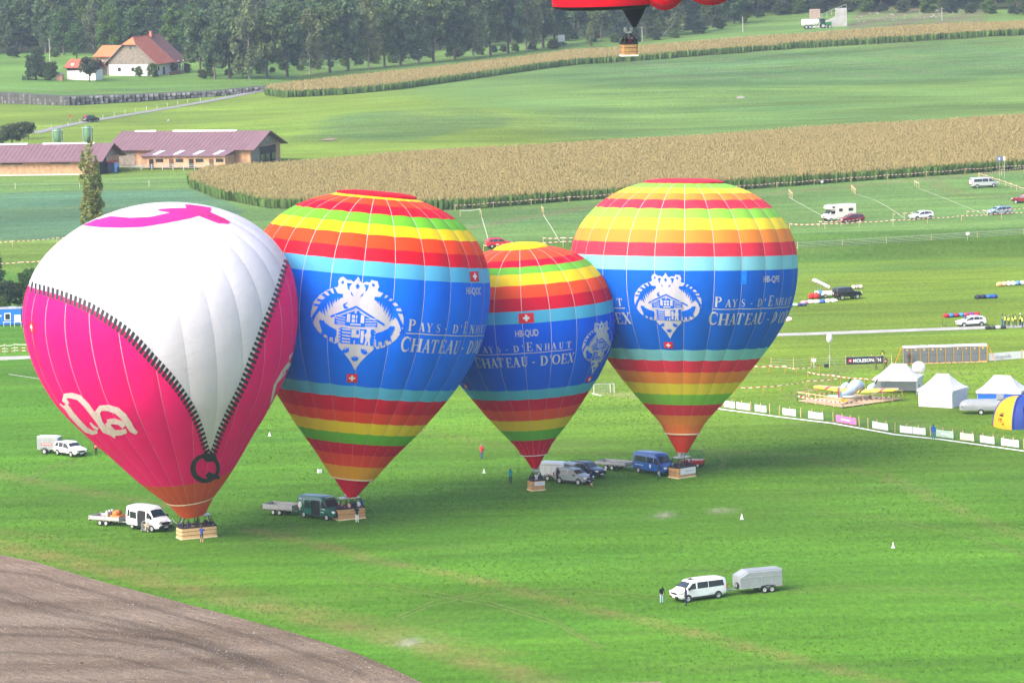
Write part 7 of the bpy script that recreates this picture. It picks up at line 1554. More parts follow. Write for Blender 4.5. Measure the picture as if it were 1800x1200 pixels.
# passengers
def crew(b, where, rows):
    for i, (x, y, f, key, top, hr, lab) in enumerate(rows): person('passenger ' + lab + ' ' + where, b.inside_pos(x, y), R(f), key, top, (36, 38, 52), hair=hr, sc=.97)
nv = (28, 32, 58)
crew(b1, 'in the pink balloon basket', [(-1.6, -.35, 20, 'photo', nv, 1, 'in navy at the near left corner'), (-1.45, .35, 200, 'stand', (40, 44, 60), 2, 'in grey at the far left corner'), (-1.05, -.45, 170, 'watch', (34, 40, 80), 1, 'in dark blue second from the left'), (-.75, .3, 190, 'stand', (90, 60, 60), 0, 'in brownish red near the left uprights'), (-.15, -.4, 150, 'photo', nv, 1, 'in navy left of the middle'),
     (.2, .3, 160, 'reach', (40, 40, 52), 1, 'reaching up at the middle burners'), (.75, -.35, 200, 'watch', (70, 40, 44), 1, 'in dark red right of the middle'), (1.15, .35, 210, 'stand', nv, 2, 'in navy behind the right uprights'), (1.5, -.2, 170, 'photo', (32, 36, 66), 1, 'with raised hands at the right end')])
crew(b2, 'in the basket by the green van', [(-1.25, -.35, 30, 'stand', (54, 50, 60), 2, 'in grey at the left corner'), (-.9, .2, 200, 'watch', (196, 110, 96), 1, 'in pinkish top second from left'), (-.55, -.4, 170, 'watch', (60, 54, 70), 1, 'in dark grey third from left'), (-.1, -.35, 180, 'stand', (206, 160, 140), 1, 'in pale top at the middle'), (.35, .3, 170, 'reach', (44, 44, 58), 0, 'reaching to the burner'), (.8, .25, 200, 'stand', (40, 40, 60), 1, 'in dark top right of the middle'), (1.2, .3, 150, 'watch', (220, 224, 230), 2, 'in white at the right end')])
crew(b3, 'in the smallest basket', [(-.35, .1, 160, 'watch', (28, 28, 34), 0, 'in black at the left'), (.1, .25, 180, 'reach', (206, 204, 208), 1, 'in white reaching up'), (.45, -.1, 200, 'stand', (48, 52, 84), 1, 'in dark blue at the right')])
crew(b4, 'in the basket by the blue van', [(-.95, -.3, 30, 'stand', nv, 1, 'in navy at the left corner'), (-.6, .35, 200, 'watch', (44, 40, 52), 0, 'in black behind the left corner'), (-.1, -.3, 170, 'stand', (66, 50, 66), 1, 'in plum at the middle'), (.35, .25, 160, 'reach', nv, 1, 'reaching up at the burners'), (.75, -.3, 190, 'photo', (40, 44, 64), 2, 'in dark blue right of the middle'), (1.0, .3, 200, 'stand', (130, 36, 50), 1, 'in dark red at the right end')])
crew(b5, 'in the basket of the red balloon', [(-.45, .05, 170, 'stand', (20, 22, 26), 0, 'in black at the left'), (-.15, .3, 190, 'watch', (26, 26, 30), 1, 'in black behind'), (.1, -.25, 20, 'watch', (90, 30, 44), 1, 'in dark red at the middle'), (.35, .1, 200, 'photo', (196, 200, 220), 1, 'in pale top'), (.5, -.3, 180, 'stand', (22, 22, 30), 0, 'in black at the right')])

# ================================================================== FENCES AND TAPES
def fence(name, label, pts, spacing, h, post_m, tapes=((.9, 'rw'),), post=(.07, .07), wires=(), start=True, cat='fence'):
    """posts every spacing metres along photo points; tapes: (height, kind)"""
    P = [ground(*p) for p in pts]; f = thing(name, label, cat, P[0]); o = Vector(P[0]); Q = []
    for a, b in zip(P[:-1], P[1:]):
        n = max(1, int(round((Vector((b.x - a.x, b.y - a.y)).length) / spacing)))
        Q += [a.lerp(b, i / n) for i in range(n)]
    Q.append(P[-1]); Q = [Vector((q.x, q.y, gz(q.x, q.y))) - o for q in Q]
    me = MB().rbox((0, 0, h / 2), (post[0], post[1], h), .015).mesh('post', post_m)
    for q in Q: x = link('post', me, f, q, rnd.uniform(0, 1)); x.rotation_euler = (rnd.uniform(-.05, .05), rnd.uniform(-.05, .05), rnd.uniform(0, 1.5))
    for z, kind in tapes:
        mb = MB()
        for a, b in zip(Q[:-1], Q[1:]):
            L = (b - a).length; n = max(2, int(L / .45)); d = (b - a) / n
            for i in range(n):
                s0 = -.12 * math.sin(math.pi * i / n); s1 = -.12 * math.sin(math.pi * (i + 1) / n); p0 = a + d * i + Vector((0, -.05, z + s0)); p1 = a + d * (i + 1) + Vector((0, -.05, z + s1)); hh = Vector((0, 0, .05))
                mb.add([p0 - hh, p1 - hh, p1 + hh, p0 + hh], [(0, 1, 2, 3)], i % 2)
        mb.build('barrier_tape', [tape_w, tape_r] if kind == 'rw' else [tape_w, tape_w], f)
    for z, r, m in wires:
        mb = MB(); mb.path([q + Vector((0, -.04, z)) for q in Q], r, 4); mb.build('wire', m, f)
    return f, Q
RW = ((.95, 'rw'),)
fence('tape_fence', 'red and white tape on posts along the near edge of the big maize field', [(800, 370), (1000, 355), (1300, 335), (1560, 316), (1830, 296)], 9, 1.2, wood_new, RW)
fence('tape_fence', 'red and white tape along the front of the parked cars', [(1330, 414), (1388, 403.5), (1450, 403), (1570, 396.5), (1690, 389), (1830, 380)], 7.5, 1.15, wood_new, RW)
fence('tape_fence', 'short tape behind the white hatchback', [(1570, 386), (1590, 384), (1605, 383)], 2.5, 1.1, wood_new, RW)
fence('tape_fence', 'tape behind the red estate car', [(1440, 399), (1478, 398), (1512, 394)], 4, 1.1, wood_new, RW)
fence('tape_fence', 'tape beside the pale blue estate car', [(1700, 381), (1730, 379), (1736, 380), (1774, 377), (1830, 372)], 4, 1.1, wood_new, RW)
fence('tape_fence', 'tape at the far right corner of the car park', [(1720, 313), (1800, 302), (1840, 298)], 8, 1.1, wood_new, RW)
fence('tape_fence', 'tape dividing the bays behind the silver minibus', [(1722, 313), (1768, 328), (1787, 335), (1830, 350)], 6, 1.1, wood_new, RW)
fence('tape_fence', 'tape between the small red SUV and the yellow crown', [(850, 441), (873, 439.5), (925, 435.5), (990, 434.5), (1040, 430)], 6, 1.15, wood_new, RW)
fence('tape_fence', 'short tape with paired posts above the yellow crown', [(955, 428), (990, 427.5), (1012, 426.5)], 4, 1.1, wood_new, RW)
for i, (a, b, w) in enumerate((((1387, 343), (1393, 349), 'leftmost'), ((1496.5, 335), (1504, 342), 'second'), ((1608, 327), (1615.5, 331), 'third'))):
    fence('post_pair', 'pair of wooden posts joined by tape, %s along the top of the car park' % w, [a, b], 2.5, 1.2, wood_new, ((1.0, 'w'),))
fence('post_pair', 'pair of posts with tape above the third balloon, right one', [(952, 372), (956, 376)], 2, 1.2, wood_new, ((1.0, 'w'),))
fence('post_pair', 'pair of posts with white tape right of the second balloon crown', [(809, 379.5), (844, 377), (846.5, 382)], 4, 1.2, wood_new, ((1.0, 'w'),))
fence('wire_fence', 'grey wire mesh fence on posts along the top of the grass bank', [(1390, 438), (1402, 437), (1481, 432.5), (1558, 428), (1637, 423), (1718, 418), (1800, 413), (1850, 410)], 7.4, 1.15, wood_new, (), wires=((.15, .018, steel), (.4, .018, steel), (.65, .018, steel), (.9, .018, steel), (1.05, .018, steel)))
fence('tape_fence', 'red and white tape running from the faded balloon to the timber pen', [(1290, 693.5), (1342, 692), (1372, 689.5), (1418, 682), (1478, 677)], 5.5, 1.0, orange_p, RW, post=(.04, .04))
fence('tape_fence', 'red and white tape running behind the yellow aircraft', [(1420, 666), (1462, 672), (1520, 678), (1545, 679)], 5.5, 1.0, orange_p, RW, post=(.04, .04))
fence('tape_fence', 'short red and white tape right of the faded balloon', [(1326, 656), (1352, 655), (1380, 656), (1400, 660), (1440, 655)], 4.5, 1.0, orange_p, RW, post=(.04, .04))
fence('wire_fence', 'wire fence with paired posts from the faded balloon to the dark banner', [(1355, 644), (1395, 646), (1426, 643), (1430, 643), (1487, 641), (1500, 640), (1533, 639), (1568, 639)], 4, 1.25, wood_new, (), wires=((.3, .012, steel), (.65, .012, steel), (1.0, .012, steel)))
fence('tape_fence', 'red and white tapes on a post left of the pink balloon', [(-40, 626), (9, 622.5), (26, 621), (70, 619)], 3, 1.5, wood_new, ((.45, 'rw'), (.85, 'rw'), (1.3, 'w')))
fence('tape_fence', 'tape along the edge of the green crop at the left', [(-40, 437), (22, 434), (100, 428), (160, 424)], 9, 1.2, wood_new, ((1.0, 'rw'),))
fence('tape_fence', 'lower tape line above the trees at the left edge', [(-10, 473), (37, 471), (90, 467)], 8, 1.2, wood_grey, ((1.0, 'rw'),))
fence('pasture_fence', 'pale pasture posts along the farm road', [(60, 231), (120, 222), (220, 201), (330, 181), (460, 157)], 9, 1.1, mat('pale_post', (.6, .58, .5)), (), wires=((.9, .01, steel),))
fence('pasture_fence', 'thin posts along the top of the stone wall', [(0, 160), (130, 166), (262, 161), (380, 155), (470, 148)], 8, 1.1, wood_grey, (), wires=((.95, .01, steel),))
fence('pasture_fence', 'thin white posts in the paddock below the long barn', [(-30, 333), (27, 332), (140, 331), (262, 328), (340, 325)], 14, 1.2, mat('pale_post', (.6, .58, .5)), (), wires=((.95, .01, steel),))

# ---- barrier with banners below the tents
line = [(1255, 713), (1271, 716), (1370, 729), (1465, 741), (1573, 760), (1657, 769), (1800, 789), (1850, 796)]
net_green = mat('green_net', (.05, .16, .07), rough=.8)
fb_, FQ = fence('banner_barrier', 'long post and net barrier carrying banners below the tents', line, 1.75, 1.2, wood_new, (), post=(.1, .1), wires=[(z, .012, net_green) for z in (.12, .3, .48, .66, .84, 1.02)], cat='barrier')
mb = MB()
for a, b in zip(FQ[:-1], FQ[1:]):
    for i in range(1, 8): q = a.lerp(b, i / 8); mb.tube(q + Vector((0, -.04, .05)), q + Vector((0, -.04, 1.05)), .009, n=3)
mb.build('net', net_green, fb_)
LX = [p[0] for p in line]; LY = [p[1] for p in line]
pink_ban = mat('pink_banner', lin(206, 110, 168), rough=.6); pale_green = mat('pale_green_banner', (.42, .55, .47), rough=.6); cream_b = mat('cream_banner', (.62, .58, .5), rough=.6)
bans = [(1274, 1293, white_cloth, 'leftmost white banner on the barrier'), (1296, 1319, white_cloth, 'second white banner from the left on the barrier'), (1328, 1348, white_cloth, 'third white banner from the left on the barrier'), (1377, 1400, white_cloth, 'fourth white banner from the left on the barrier'), (1422, 1448, white_cloth, 'white banner just left of the pink one'), (1471, 1506, pink_ban, 'pink banner with white lettering on the barrier'), (1535, 1562, white_cloth, 'white banner just right of the pink one'),
        (1583, 1605, white_cloth, 'white banner below the white tents, left half of a pair'), (1606, 1628, white_cloth, 'white banner left of the person in blue'), (1647, 1677, pale_green, 'pale green banner right of the person in blue'), (1689, 1713, cream_b, 'cream banner between pale green and white ones'), (1724, 1749, white_cloth, 'white banner below the grey trailer'), (1761, 1792, white_cloth, 'rightmost white banner on the barrier')]
for x0, x1, m, lb in bans:
    A = ground(x0, np.interp(x0, LX, LY) + .3); B = ground(x1, np.interp(x1, LX, LY) + .3); d = B - A; L = d.length; o = thing('banner', lb, 'banner', A, math.atan2(d.y, d.x)); q = MB(); n = 8
    V = []
    for i in range(n + 1):
        for z in (.12, .55, .98): V.append((L * i / n, -.10 - .03 * math.sin(i * 2.1 + z * 3), z - .05 * math.sin(math.pi * i / n) * (z > .9)))
    q.add(V, [(i * 3 + k, i * 3 + 3 + k, i * 3 + 4 + k, i * 3 + 1 + k) for i in range(n) for k in (0, 1)], 0, True); c = q.build('cloth', m, o)
    if m in (pink_ban, pale_green):
        q = MB()
        for i in range(6): q.box((L * (.3 + i * .08), -.15, .52), (L * .055, .01, .2 - .04 * (i % 2)))
        q.build('lettering', whitep, o)
def text_banner(name, label, a, b, h, m, txt, tm, z0=.1, size=.6, bold=.03, flag=False, tx=.5):
    A = ground(*a); B = ground(*b); d = B - A; L = d.length; o = thing(name, label, 'banner', A, math.atan2(d.y, d.x))
    q = MB(); n = 10; V = []
    for i in range(n + 1):
        for z in (z0, z0 + h / 2, z0 + h): V.append((L * i / n, -.02 * math.sin(i * 1.7), z))
    q.add(V, [(i * 3 + k, i * 3 + 3 + k, i * 3 + 4 + k, i * 3 + 1 + k) for i in range(n) for k in (0, 1)], 0, True); q.build('cloth', m, o)
    P = text_polys(txt, 1.0, bold); xs = [x for p in P for x, y in p]; w = max(xs) - min(xs); k = min(h * size / .72, L * .74 / w); cx = L * tx; mx = (max(xs) + min(xs)) / 2
    q = MB()
    for p in P: q.add([(cx + (x - mx) * k, -.06, z0 + h / 2 + (y - .36) * k) for x, y in p], [list(range(len(p)))])
    q.build('lettering', tm, o)
    if flag:
        f = h * .46; q = MB(); q.box((L * .115, -.055, z0 + h / 2), (f, .02, f)); fo = q.build('flag', print_red, o); q = MB(); q.box((L * .115, -.075, z0 + h / 2), (f * .6, .012, f * .2)); q.box((L * .115, -.078, z0 + h / 2), (f * .2, .012, f * .6)); q.build('cross', whitep, fo)
    for x in (0, L): q = MB(); q.rbox((x, .06, .6), (.06, .06, 1.3), .01); q.build('post', wood_new, o)
    return o
text_banner('banner', 'dark navy banner reading MOLESON.CH', (1487, 641), (1553, 638.5), .95, mat('navy_banner', (.022, .03, .06), rough=.6), 'MOLESON.CH', whitep, .05, .52, .035, True, .56)
text_banner('banner', 'white banner reading skyguide right of the toilets', (1738, 635.5), (1796, 631), 1.0, white_cloth, 'skyguide', mat('grey_print', (.2, .22, .26)), .1, .5, 0.0, False, .44)
text_banner('banner', 'plain end of a white banner at the right edge', (1798, 631), (1830, 629), 1.0, white_cloth, '(', mat('grey_print', (.2, .22, .26)), .1, .4, 0.0)

# ================================================================== TOILETS, TENTS, AIRCRAFT
def toilets():
    A = ground(1588, 640.5); B = ground(1736, 636); d = B - A; L = d.length; n = 10; w = L / n; rz = math.atan2(d.y, d.x); h = 30 / pxm(A)
    gp_ = mat('toilet_grey', (.12, .135, .15), rough=.5, var=.06); yp = mat('toilet_yellow', (.72, .42, .04), rough=.5)
    pal = thing('pallet_row', 'row of pallets under the portable toilets', 'pallets', A, rz)
    for i in range(14): q = MB(); q.box((L * (i + .5) / 14, .5, .07), (L / 14 - .12, 1.3, .12)); q.build('pallet', wood_new, pal)
    names = ['first (leftmost)', 'second', 'third', 'fourth', 'fifth', 'sixth', 'seventh', 'eighth', 'ninth', 'tenth (rightmost)']
    for i in range(n):
        p = A + d * ((i + .5) / n); t = thing('portable_toilet', 'grey portable toilet, %s in the row of ten' % names[i], 'toilet', (p.x, p.y, p.z + .13), rz, 'portable toilets')
        q = MB(); q.rbox((0, .55, h / 2 - .1), (w - .03, 1.1, h - .2), .04); q.build('cabin', gp_ if i < 9 else yp, t)
        q = MB(); q.loft([[(-w / 2 + .02, -.03, h - .22), (w / 2 - .02, -.03, h - .22), (w / 2 - .02, 1.13, h - .22), (-w / 2 + .02, 1.13, h - .22)], [(-w / 2 + .02, -.03, h - .1), (w / 2 - .02, -.03, h - .1), (w / 2 - .02, 1.13, h - .1), (-w / 2 + .02, 1.13, h - .1)], [(-w / 2 + .1, .15, h), (w / 2 - .1, .15, h), (w / 2 - .1, 1.0, h), (-w / 2 + .1, 1.0, h)]], 0, True, False); q.build('roof', whitep, t)
        q = MB(); q.rbox((0, -.03, h / 2 - .12), (w - .2, .05, h - .42), .02); dr = q.build('door', gp_, t)
        q = MB(); q.box((w * .3, -.08, h * .47), (.16, .06, .07)); q.build('handle', black, dr)
        q = MB(); q.box((0, -.062, h * .47 - .02), (w - .22, .012, .025)); q.build('rail', black, dr)
        if i != 5: q = MB(); q.lathe([(0, 0), (.11, 0), (.11, .012), (0, .012)], 10, (0, -.068, h * .78), axis='Y'); q.build('badge', yp, dr)
        for sx in (-1, 1): q = MB(); q.box((sx * (w / 2 - .025), -.02, h / 2 - .12), (.025, .05, h - .3)); q.build('trim', yp, t)
    for sx, x in ((-1, -.15), (1, L + .1)):
        o = thing('ratchet_strap', 'orange strap bracing the %s end of the toilet row' % ('left' if sx < 0 else 'right'), 'strap', A, rz); q = MB(); q.box((x + sx * .5, .3, h * .5), (.07, .05, h * 1.12), rot=Matrix.Rotation(sx * -R(22), 3, 'Y')); q.build('webbing', orange_p, o); q = MB(); q.box((x + sx * .98, .3, .06), (.2, .2, .12)); q.build('peg', steel, o)
toilets()
def tent(label, p, rz, W, D, eave, peak, sidem, ridge=1.2, valance=.35, open_front=False, corner=True):
    t = thing('tent', label, 'tent', p, rz); hx, hy = W / 2, D / 2; rx = ridge
    q = MB(); n = 6
    def rp(t_): return t_ ** 1.35                                     # slightly hollow roof slope
    rings = []
    for i in range(n + 1):
        s = i / n; z = eave + (peak - eave) * rp(s); x = hx + .12 + (rx - hx - .12) * s; y = (hy + .12) * (1 - s) + .02; rings.append([(-x, -y, z), (0, -y, z), (x, -y, z), (x, 0, z), (x, y, z), (0, y, z), (-x, y, z), (-x, 0, z)])
    q.loft(rings, 0, True, False); q.build('roof', white_cloth, t)
    q = MB()
    for a, b in (((-1, -1), (1, -1)), ((1, -1), (1, 1)), ((1, 1), (-1, 1)), ((-1, 1), (-1, -1))):
        m = 6; V = []
        for i in range(m + 1):
            x = (a[0] + (b[0] - a[0]) * i / m) * (hx + .13); y = (a[1] + (b[1] - a[1]) * i / m) * (hy + .13); V += [(x, y, eave + .01), (x * .99, y * .99, eave - valance * (.9 + .1 * (i % 2)))]
        q.add(V, [(2 * i, 2 * i + 2, 2 * i + 3, 2 * i + 1) for i in range(m)])
    q.build('valance', white_cloth, t)
    for a, b, nm in (((-1, -1), (1, -1), 'f'), ((1, -1), (1, 1), 'r'), ((1, 1), (-1, 1), 'b'), ((-1, 1), (-1, -1), 'l')):
        if open_front and nm == 'f': continue
        m = 10; V = []
        for i in range(m + 1):
            x = (a[0] + (b[0] - a[0]) * i / m) * hx; y = (a[1] + (b[1] - a[1]) * i / m) * hy; w_ = .035 * math.sin(i * 2.3); nx, ny = ((0, w_) if a[1] == b[1] else (w_, 0)); V += [(x + nx, y + ny, .02), (x, y, eave - .05)]
        q = MB(); q.add(V, [(2 * i, 2 * i + 2, 2 * i + 3, 2 * i + 1) for i in range(m)], 0, True); q.build('side_wall', sidem, t)
    for sx in (-1, 1):
        for sy in (-1, 1): q = MB(); q.box((sx * hx * .985, sy * hy * .985, eave / 2), (.06, .06, eave)); q.build('leg', alloy, t)
    return t
p = ground(1580, 690); k = 1 / pxm(p)
tent('white tent behind the aircraft, open towards the timber deck', p, R(-18), 5.4, 3.6, 2.1, 3.7, white_cloth, .9, .4, True)
tent('closed white tent in front, beside the grey trailer', ground(1658, 712), R(-33), 4.6, 4.2, 2.15, 3.9, white_cloth, .8, .3)
tent('white-roofed tent with blue walls at the right', ground(1762, 712), R(-20), 5.4, 3.8, 2.0, 3.7, mat('blue_canvas', lin(18, 92, 190), rough=.7, var=.05, bump=.2), 1.0, .35)
def dome():
    p = ground(1796, 748); t = thing('dome_tent', 'yellow and navy inflatable dome tent cut by the right edge', 'tent', p, R(20)); ym = mat('dome_yellow', lin(240, 160, 20), rough=.6, var=.05, bump=.2); nm = mat('dome_navy', lin(34, 62, 140), rough=.6, var=.05, bump=.2)
    for k in range(4):
        a0 = R(45 + 90 * k); q = MB(); V = []; n = 10; m = 8
        for i in range(n + 1):
            s = i / n
            for j in range(m + 1):
                a = a0 + R(90) * j / m; r = 3.5 * math.cos(s * math.pi / 2) ** .75 * (1 - .10 * math.sin(math.pi * j / m)); V.append((r * math.cos(a), r * math.sin(a), 3.6 * math.sin(s * math.pi / 2) + .0))
        w = m + 1; q.add(V, [(i * w + j, i * w + j + 1, (i + 1) * w + j + 1, (i + 1) * w + j) for i in range(n) for j in range(m) if not (k % 2 == 0 and i < 5 and 2 <= j < 6)], 0, True); q.build('panel', ym if k in (1,) else (nm if k in (2, 3, 0) else ym), t)
        q = MB(); pts = [(3.5 * math.cos(s) ** .75 * math.cos(a0), 3.5 * math.cos(s) ** .75 * math.sin(a0), 3.6 * math.sin(s)) for s in np.linspace(0, math.pi / 2 - .02, 12)]; q.path(pts, .13, 8); q.build('air_beam', nm, t)
    # printed marks on the yellow side
    q = MB()
    for dx, dz, w, h in ((0, 1.55, .9, .22), (.08, 1.78, .6, .1), (-.05, 1.15, .9, .08), (-.3, .95, .1, .3), (.1, .9, .1, .35), (.5, .55, .25, .25)):
        a = R(192) + dx * .3; s = math.asin(dz / 3.6); r = 3.5 * math.cos(s) ** .75 * .93 + .05; q.box((r * math.cos(a), r * math.sin(a), dz), (.03, w * .7, h), rz=a)
    q.build('printed_mark', print_black, t)
dome()
def glider_trailer():
    p = ground(1728, 726.5); t = thing('enclosed_trailer', 'long low grey trailer in front of the blue-walled tent', 'trailer', p, R(170)); L = 5.6; q = MB()
    sec = lambda x, k, zt: [(x, -.85 * k, .5), (x, .85 * k, .5), (x, .9 * k, .9), (x, .75 * k, zt - .25), (x, .4 * k, zt), (x, -.4 * k, zt), (x, -.75 * k, zt - .25), (x, -.9 * k, .9)]
    q.loft([sec(L / 2, .55, 1.2), sec(L / 2 - .35, .9, 1.55), sec(L / 2 - 1, 1, 1.75), sec(-L / 2 + .2, 1, 1.75), sec(-L / 2, .9, 1.65)], 0, True, False); q.build('body', greymetal, t)
    q = MB(); q.box((-.0, 0, 1.05), (L * .97, 1.84, .05)); q.build('seam', steel, t)
    for sy in (-1, 1): add_wheel(t, 0.2, sy * .95, .33, .2)
    for sy in (-1, 1): q = MB(); q.loft([[(.2 + a, sy * (.88 + y), .33 + b) for y in (0, .2)] + [(.2 + a, sy * (.88 + y), .37 + b) for y in (.2, 0)] for a, b in ((-.42, .05), (-.34, .3), (0, .42), (.34, .3), (.42, .05))], 0, True, False); q.build('mudguard', steel, t)
    q = MB(); q.tube((-L / 2, 0, .5), (-L / 2 - 1.1, 0, .5), .05); q.build('drawbar', steel, t); q = MB(); q.rbox((-L / 2 + .7, .2, 2.0), (.9, .8, .5), .05); q.build('roof_box', greymetal, t)
glider_trailer()
def pen():
    C = [ground(1402, 706), ground(1482, 717.5), ground(1586, 703), ground(1500, 694)]; A = C[0]; t = thing('timber_pen', 'low timber deck with post and rail fence around the aircraft', 'platform', A)
    V = [c - A for c in C]; cen = (V[0] + V[1] + V[2] + V[3]) / 4; deckm = mat('deck_boards', (.52, .38, .24), rough=.8, var=.12, scale=2)
    n = 26
    for i in range(n):                                                 # boards of the deck
        a, b = V[0].lerp(V[1], (i + .04) / n), V[0].lerp(V[1], (i + .94) / n); c, d = V[3].lerp(V[2], (i + .94) / n), V[3].lerp(V[2], (i + .04) / n); z = Vector((0, 0, .12)); q = MB(); quad(q, a + z, b + z, c + z, d + z, 0, .05); q.build('plank', deckm, t)
    for a, b in ((0, 1), (1, 2), (0, 3)):
        m = 5 if a == 0 else 6
        for i in range(m + 1): p_ = V[a].lerp(V[b], i / m); q = MB(); q.rbox((p_.x, p_.y, .65), (.09, .09, 1.3), .01); q.build('post', wood_new, t)
        for z in ((1.22, .12),):
            q = MB(); d = V[b] - V[a]; c = (V[a] + V[b]) / 2; q.box((c.x, c.y - .05, z[0]), (d.length, .05, z[1]), rz=math.atan2(d.y, d.x)); q.build('rail', wood_new, t)
        q = MB(); d = V[b] - V[a]; k = int(d.length / .4)
        for i in range(k): u0 = V[a].lerp(V[b], i / k); u1 = V[a].lerp(V[b], (i + 1) / k); s = Vector((0, -.1, .72 - .1 * abs(math.sin(i * .5)))); hh = Vector((0, 0, .06)); q.add([u0 + s - hh, u1 + s - hh, u1 + s + hh, u0 + s + hh], [(0, 1, 2, 3)], i % 2)
        q.build('barrier_tape', [tape_w, tape_r], t)
pen()
def aircraft():
    p = ground(1502, 704); yel = paint('aircraft_yellow', (246, 196, 16)); sil = paint('aircraft_silver', (176, 198, 214)); cover = mat('canopy_cover', (.50, .60, .68), rough=.8, var=.08, bump=.3); rd = paint('aircraft_red', (196, 24, 44))
    t = thing('aircraft', 'twin-engined yellow-winged aircraft under pale blue covers, tail towards the camera', 'aircraft', (p.x, p.y, .17), R(62)); k = .82; t.rotation_euler = (0, R(-7), R(62))   # +X is the nose, pointing away to the right
    def sec(x, w, h, zc, n=14): return [(x * k, w * math.cos(2 * math.pi * i / n) * k, (zc + h * math.sin(2 * math.pi * i / n)) * k) for i in range(n)]
    q = MB(); q.loft([sec(-5.6, .12, .25, 1.7), sec(-4.5, .28, .38, 1.65), sec(-2.5, .5, .55, 1.6), (sec(-.8, .68, .75, 1.6)), sec(.8, .72, .85, 1.6), sec(2.4, .62, .7, 1.5), sec(3.4, .4, .45, 1.4), sec(3.9, .1, .12, 1.35)]); q.build('fuselage', sil, t)
    q = MB(); q.loft([sec(-.9, .45, .2, 2.1), sec(-.5, .78, .75, 2.0), sec(.8, .82, .95, 1.95), sec(2.1, .72, .75, 1.8), sec(2.7, .4, .3, 1.75)]); q.build('canopy_cover', cover, t)
    for sy in (-1, 1):
        q = MB()
        def airfoil(y, x0, c, z, th_): return [((x0 + c) * k, y * k, z * k), ((x0 + c * .7) * k, y * k, (z + th_) * k), ((x0 + c * .3) * k, y * k, (z + th_ * .8) * k), (x0 * k, y * k, z * k), ((x0 + c * .3) * k, y * k, (z - th_ * .4) * k), ((x0 + c * .7) * k, y * k, (z - th_ * .5) * k)]
        q.loft([airfoil(sy * .5, -.9, 3.0, 1.25, .18), airfoil(sy * 3.0, -.7, 2.7, 1.38, .14), airfoil(sy * 6.4, -.2, 2.0, 1.58, .09), airfoil(sy * 6.9, .3, 1.0, 1.6, .03)]); w = q.build('wing', yel, t)
        q = MB(); q.loft([airfoil(sy * 4.2, -.53, 2.47, 1.455, .14), airfoil(sy * 4.75, -.45, 2.36, 1.49, .13)]); q.build('red_band', rd, w)
        q = MB(); q.loft([airfoil(sy * 1.05, -.86, 2.95, 1.295, .195), airfoil(sy * 1.4, -.84, 2.9, 1.315, .19)]); q.build('walkway', black, w)
        q = MB(); q.loft([[(x * k, (sy * 2.2 + w_ * math.cos(2 * math.pi * i / 12)) * k, (1.5 + h_ * math.sin(2 * math.pi * i / 12)) * k) for i in range(12)] for x, w_, h_ in ((.6, .2, .2), (1.2, .48, .5), (2.4, .5, .55), (2.8, .25, .3))]); e = q.build('engine_cover', cover, t)
        q = MB(); q.box((2.95 * k, sy * 2.2 * k, 1.5 * k), (.06, .14, 1.9), rot=Matrix.Rotation(R(28), 3, 'X')); q.build('propeller', black, e)
        q = MB(); q.loft([airfoil(sy * .1, -5.4, 1.2, 1.75, .07), airfoil(sy * 2.2, -5.2, .8, 1.75, .04)]); q.build('tailplane', sil, t)
        q = MB(); q.tube((1.0 * k, sy * 2.2 * k, 1.3 * k), (1.0 * k, sy * 2.2 * k, .3 * k), .07); q.build('undercarriage_leg', steel, t); add_wheel(t, 1.0 * k, sy * 2.2 * k, .26, .16)
    q = MB(); q.prism([(-5.7, 1.7), (-4.6, 1.8), (-5.2, 3.4), (-5.75, 3.35)], lambda a, b, d: (a * k, (-.06 + d) * k, b * k), .12); f = q.build('fin', sil, t)
    q = MB(); q.prism([(-5.95, 1.6), (-5.7, 1.7), (-5.75, 3.35), (-5.95, 3.2)], lambda a, b, d: (a * k, (-.07 + d) * k, b * k), .14); q.build('rudder', rd, f)
    q = MB(); q.tube((-5.0 * k, 0, 1.4 * k), (-5.1 * k, 0, .2), .04); q.build('tailwheel_leg', steel, t); add_wheel(t, -5.1 * k, 0, .16, .1)
    q = MB(); q.loft([sec(-4.5, .30, .03, 1.62), sec(-.8, .70, .04, 1.5), sec(2.4, .64, .04, 1.42)]); q.build('cheat_line', rd, t)
aircraft()
p = ground(1483, 712); o = thing('tail_stand', 'small yellow box under the aircraft tail', 'box', (p.x, p.y, .17)); q = MB(); q.rbox((0, 0, .35), (.7, .5, .5), .04); q.build('box', mat('stand_yellow', (.75, .45, .03)), o)
for s in (-1, 1): q = MB(); q.box((s * .28, 0, .06), (.08, .4, .12)); q.build('foot', black, o)
def light_balloon(px, py, top, label):
    p = ground(px, py); hh = (py - top) / pxm(p); t = thing('lighting_balloon', label, 'lamp', p); q = MB(); q.ball((0, 0, hh - .55), (.42, .42, .68), 16, 10); q.build('balloon', white_cloth, t)
    q = MB(); q.tube((0, 0, .9), (0, 0, hh - 1.1), .03); q.build('mast', steel, t)
    for i in range(3): a = i * 2.09 + .4; q = MB(); q.tube((0, 0, 1.6), (.95 * math.cos(a), .95 * math.sin(a), 0), .03); q.build('leg', steel, t)
    q = MB(); q.rbox((-.5, -.3, .25), (.6, .4, .45), .04); q.build('generator', black, t)
light_balloon(1459, 645, 586, 'white lighting balloon on a tripod mast near the dark banner')
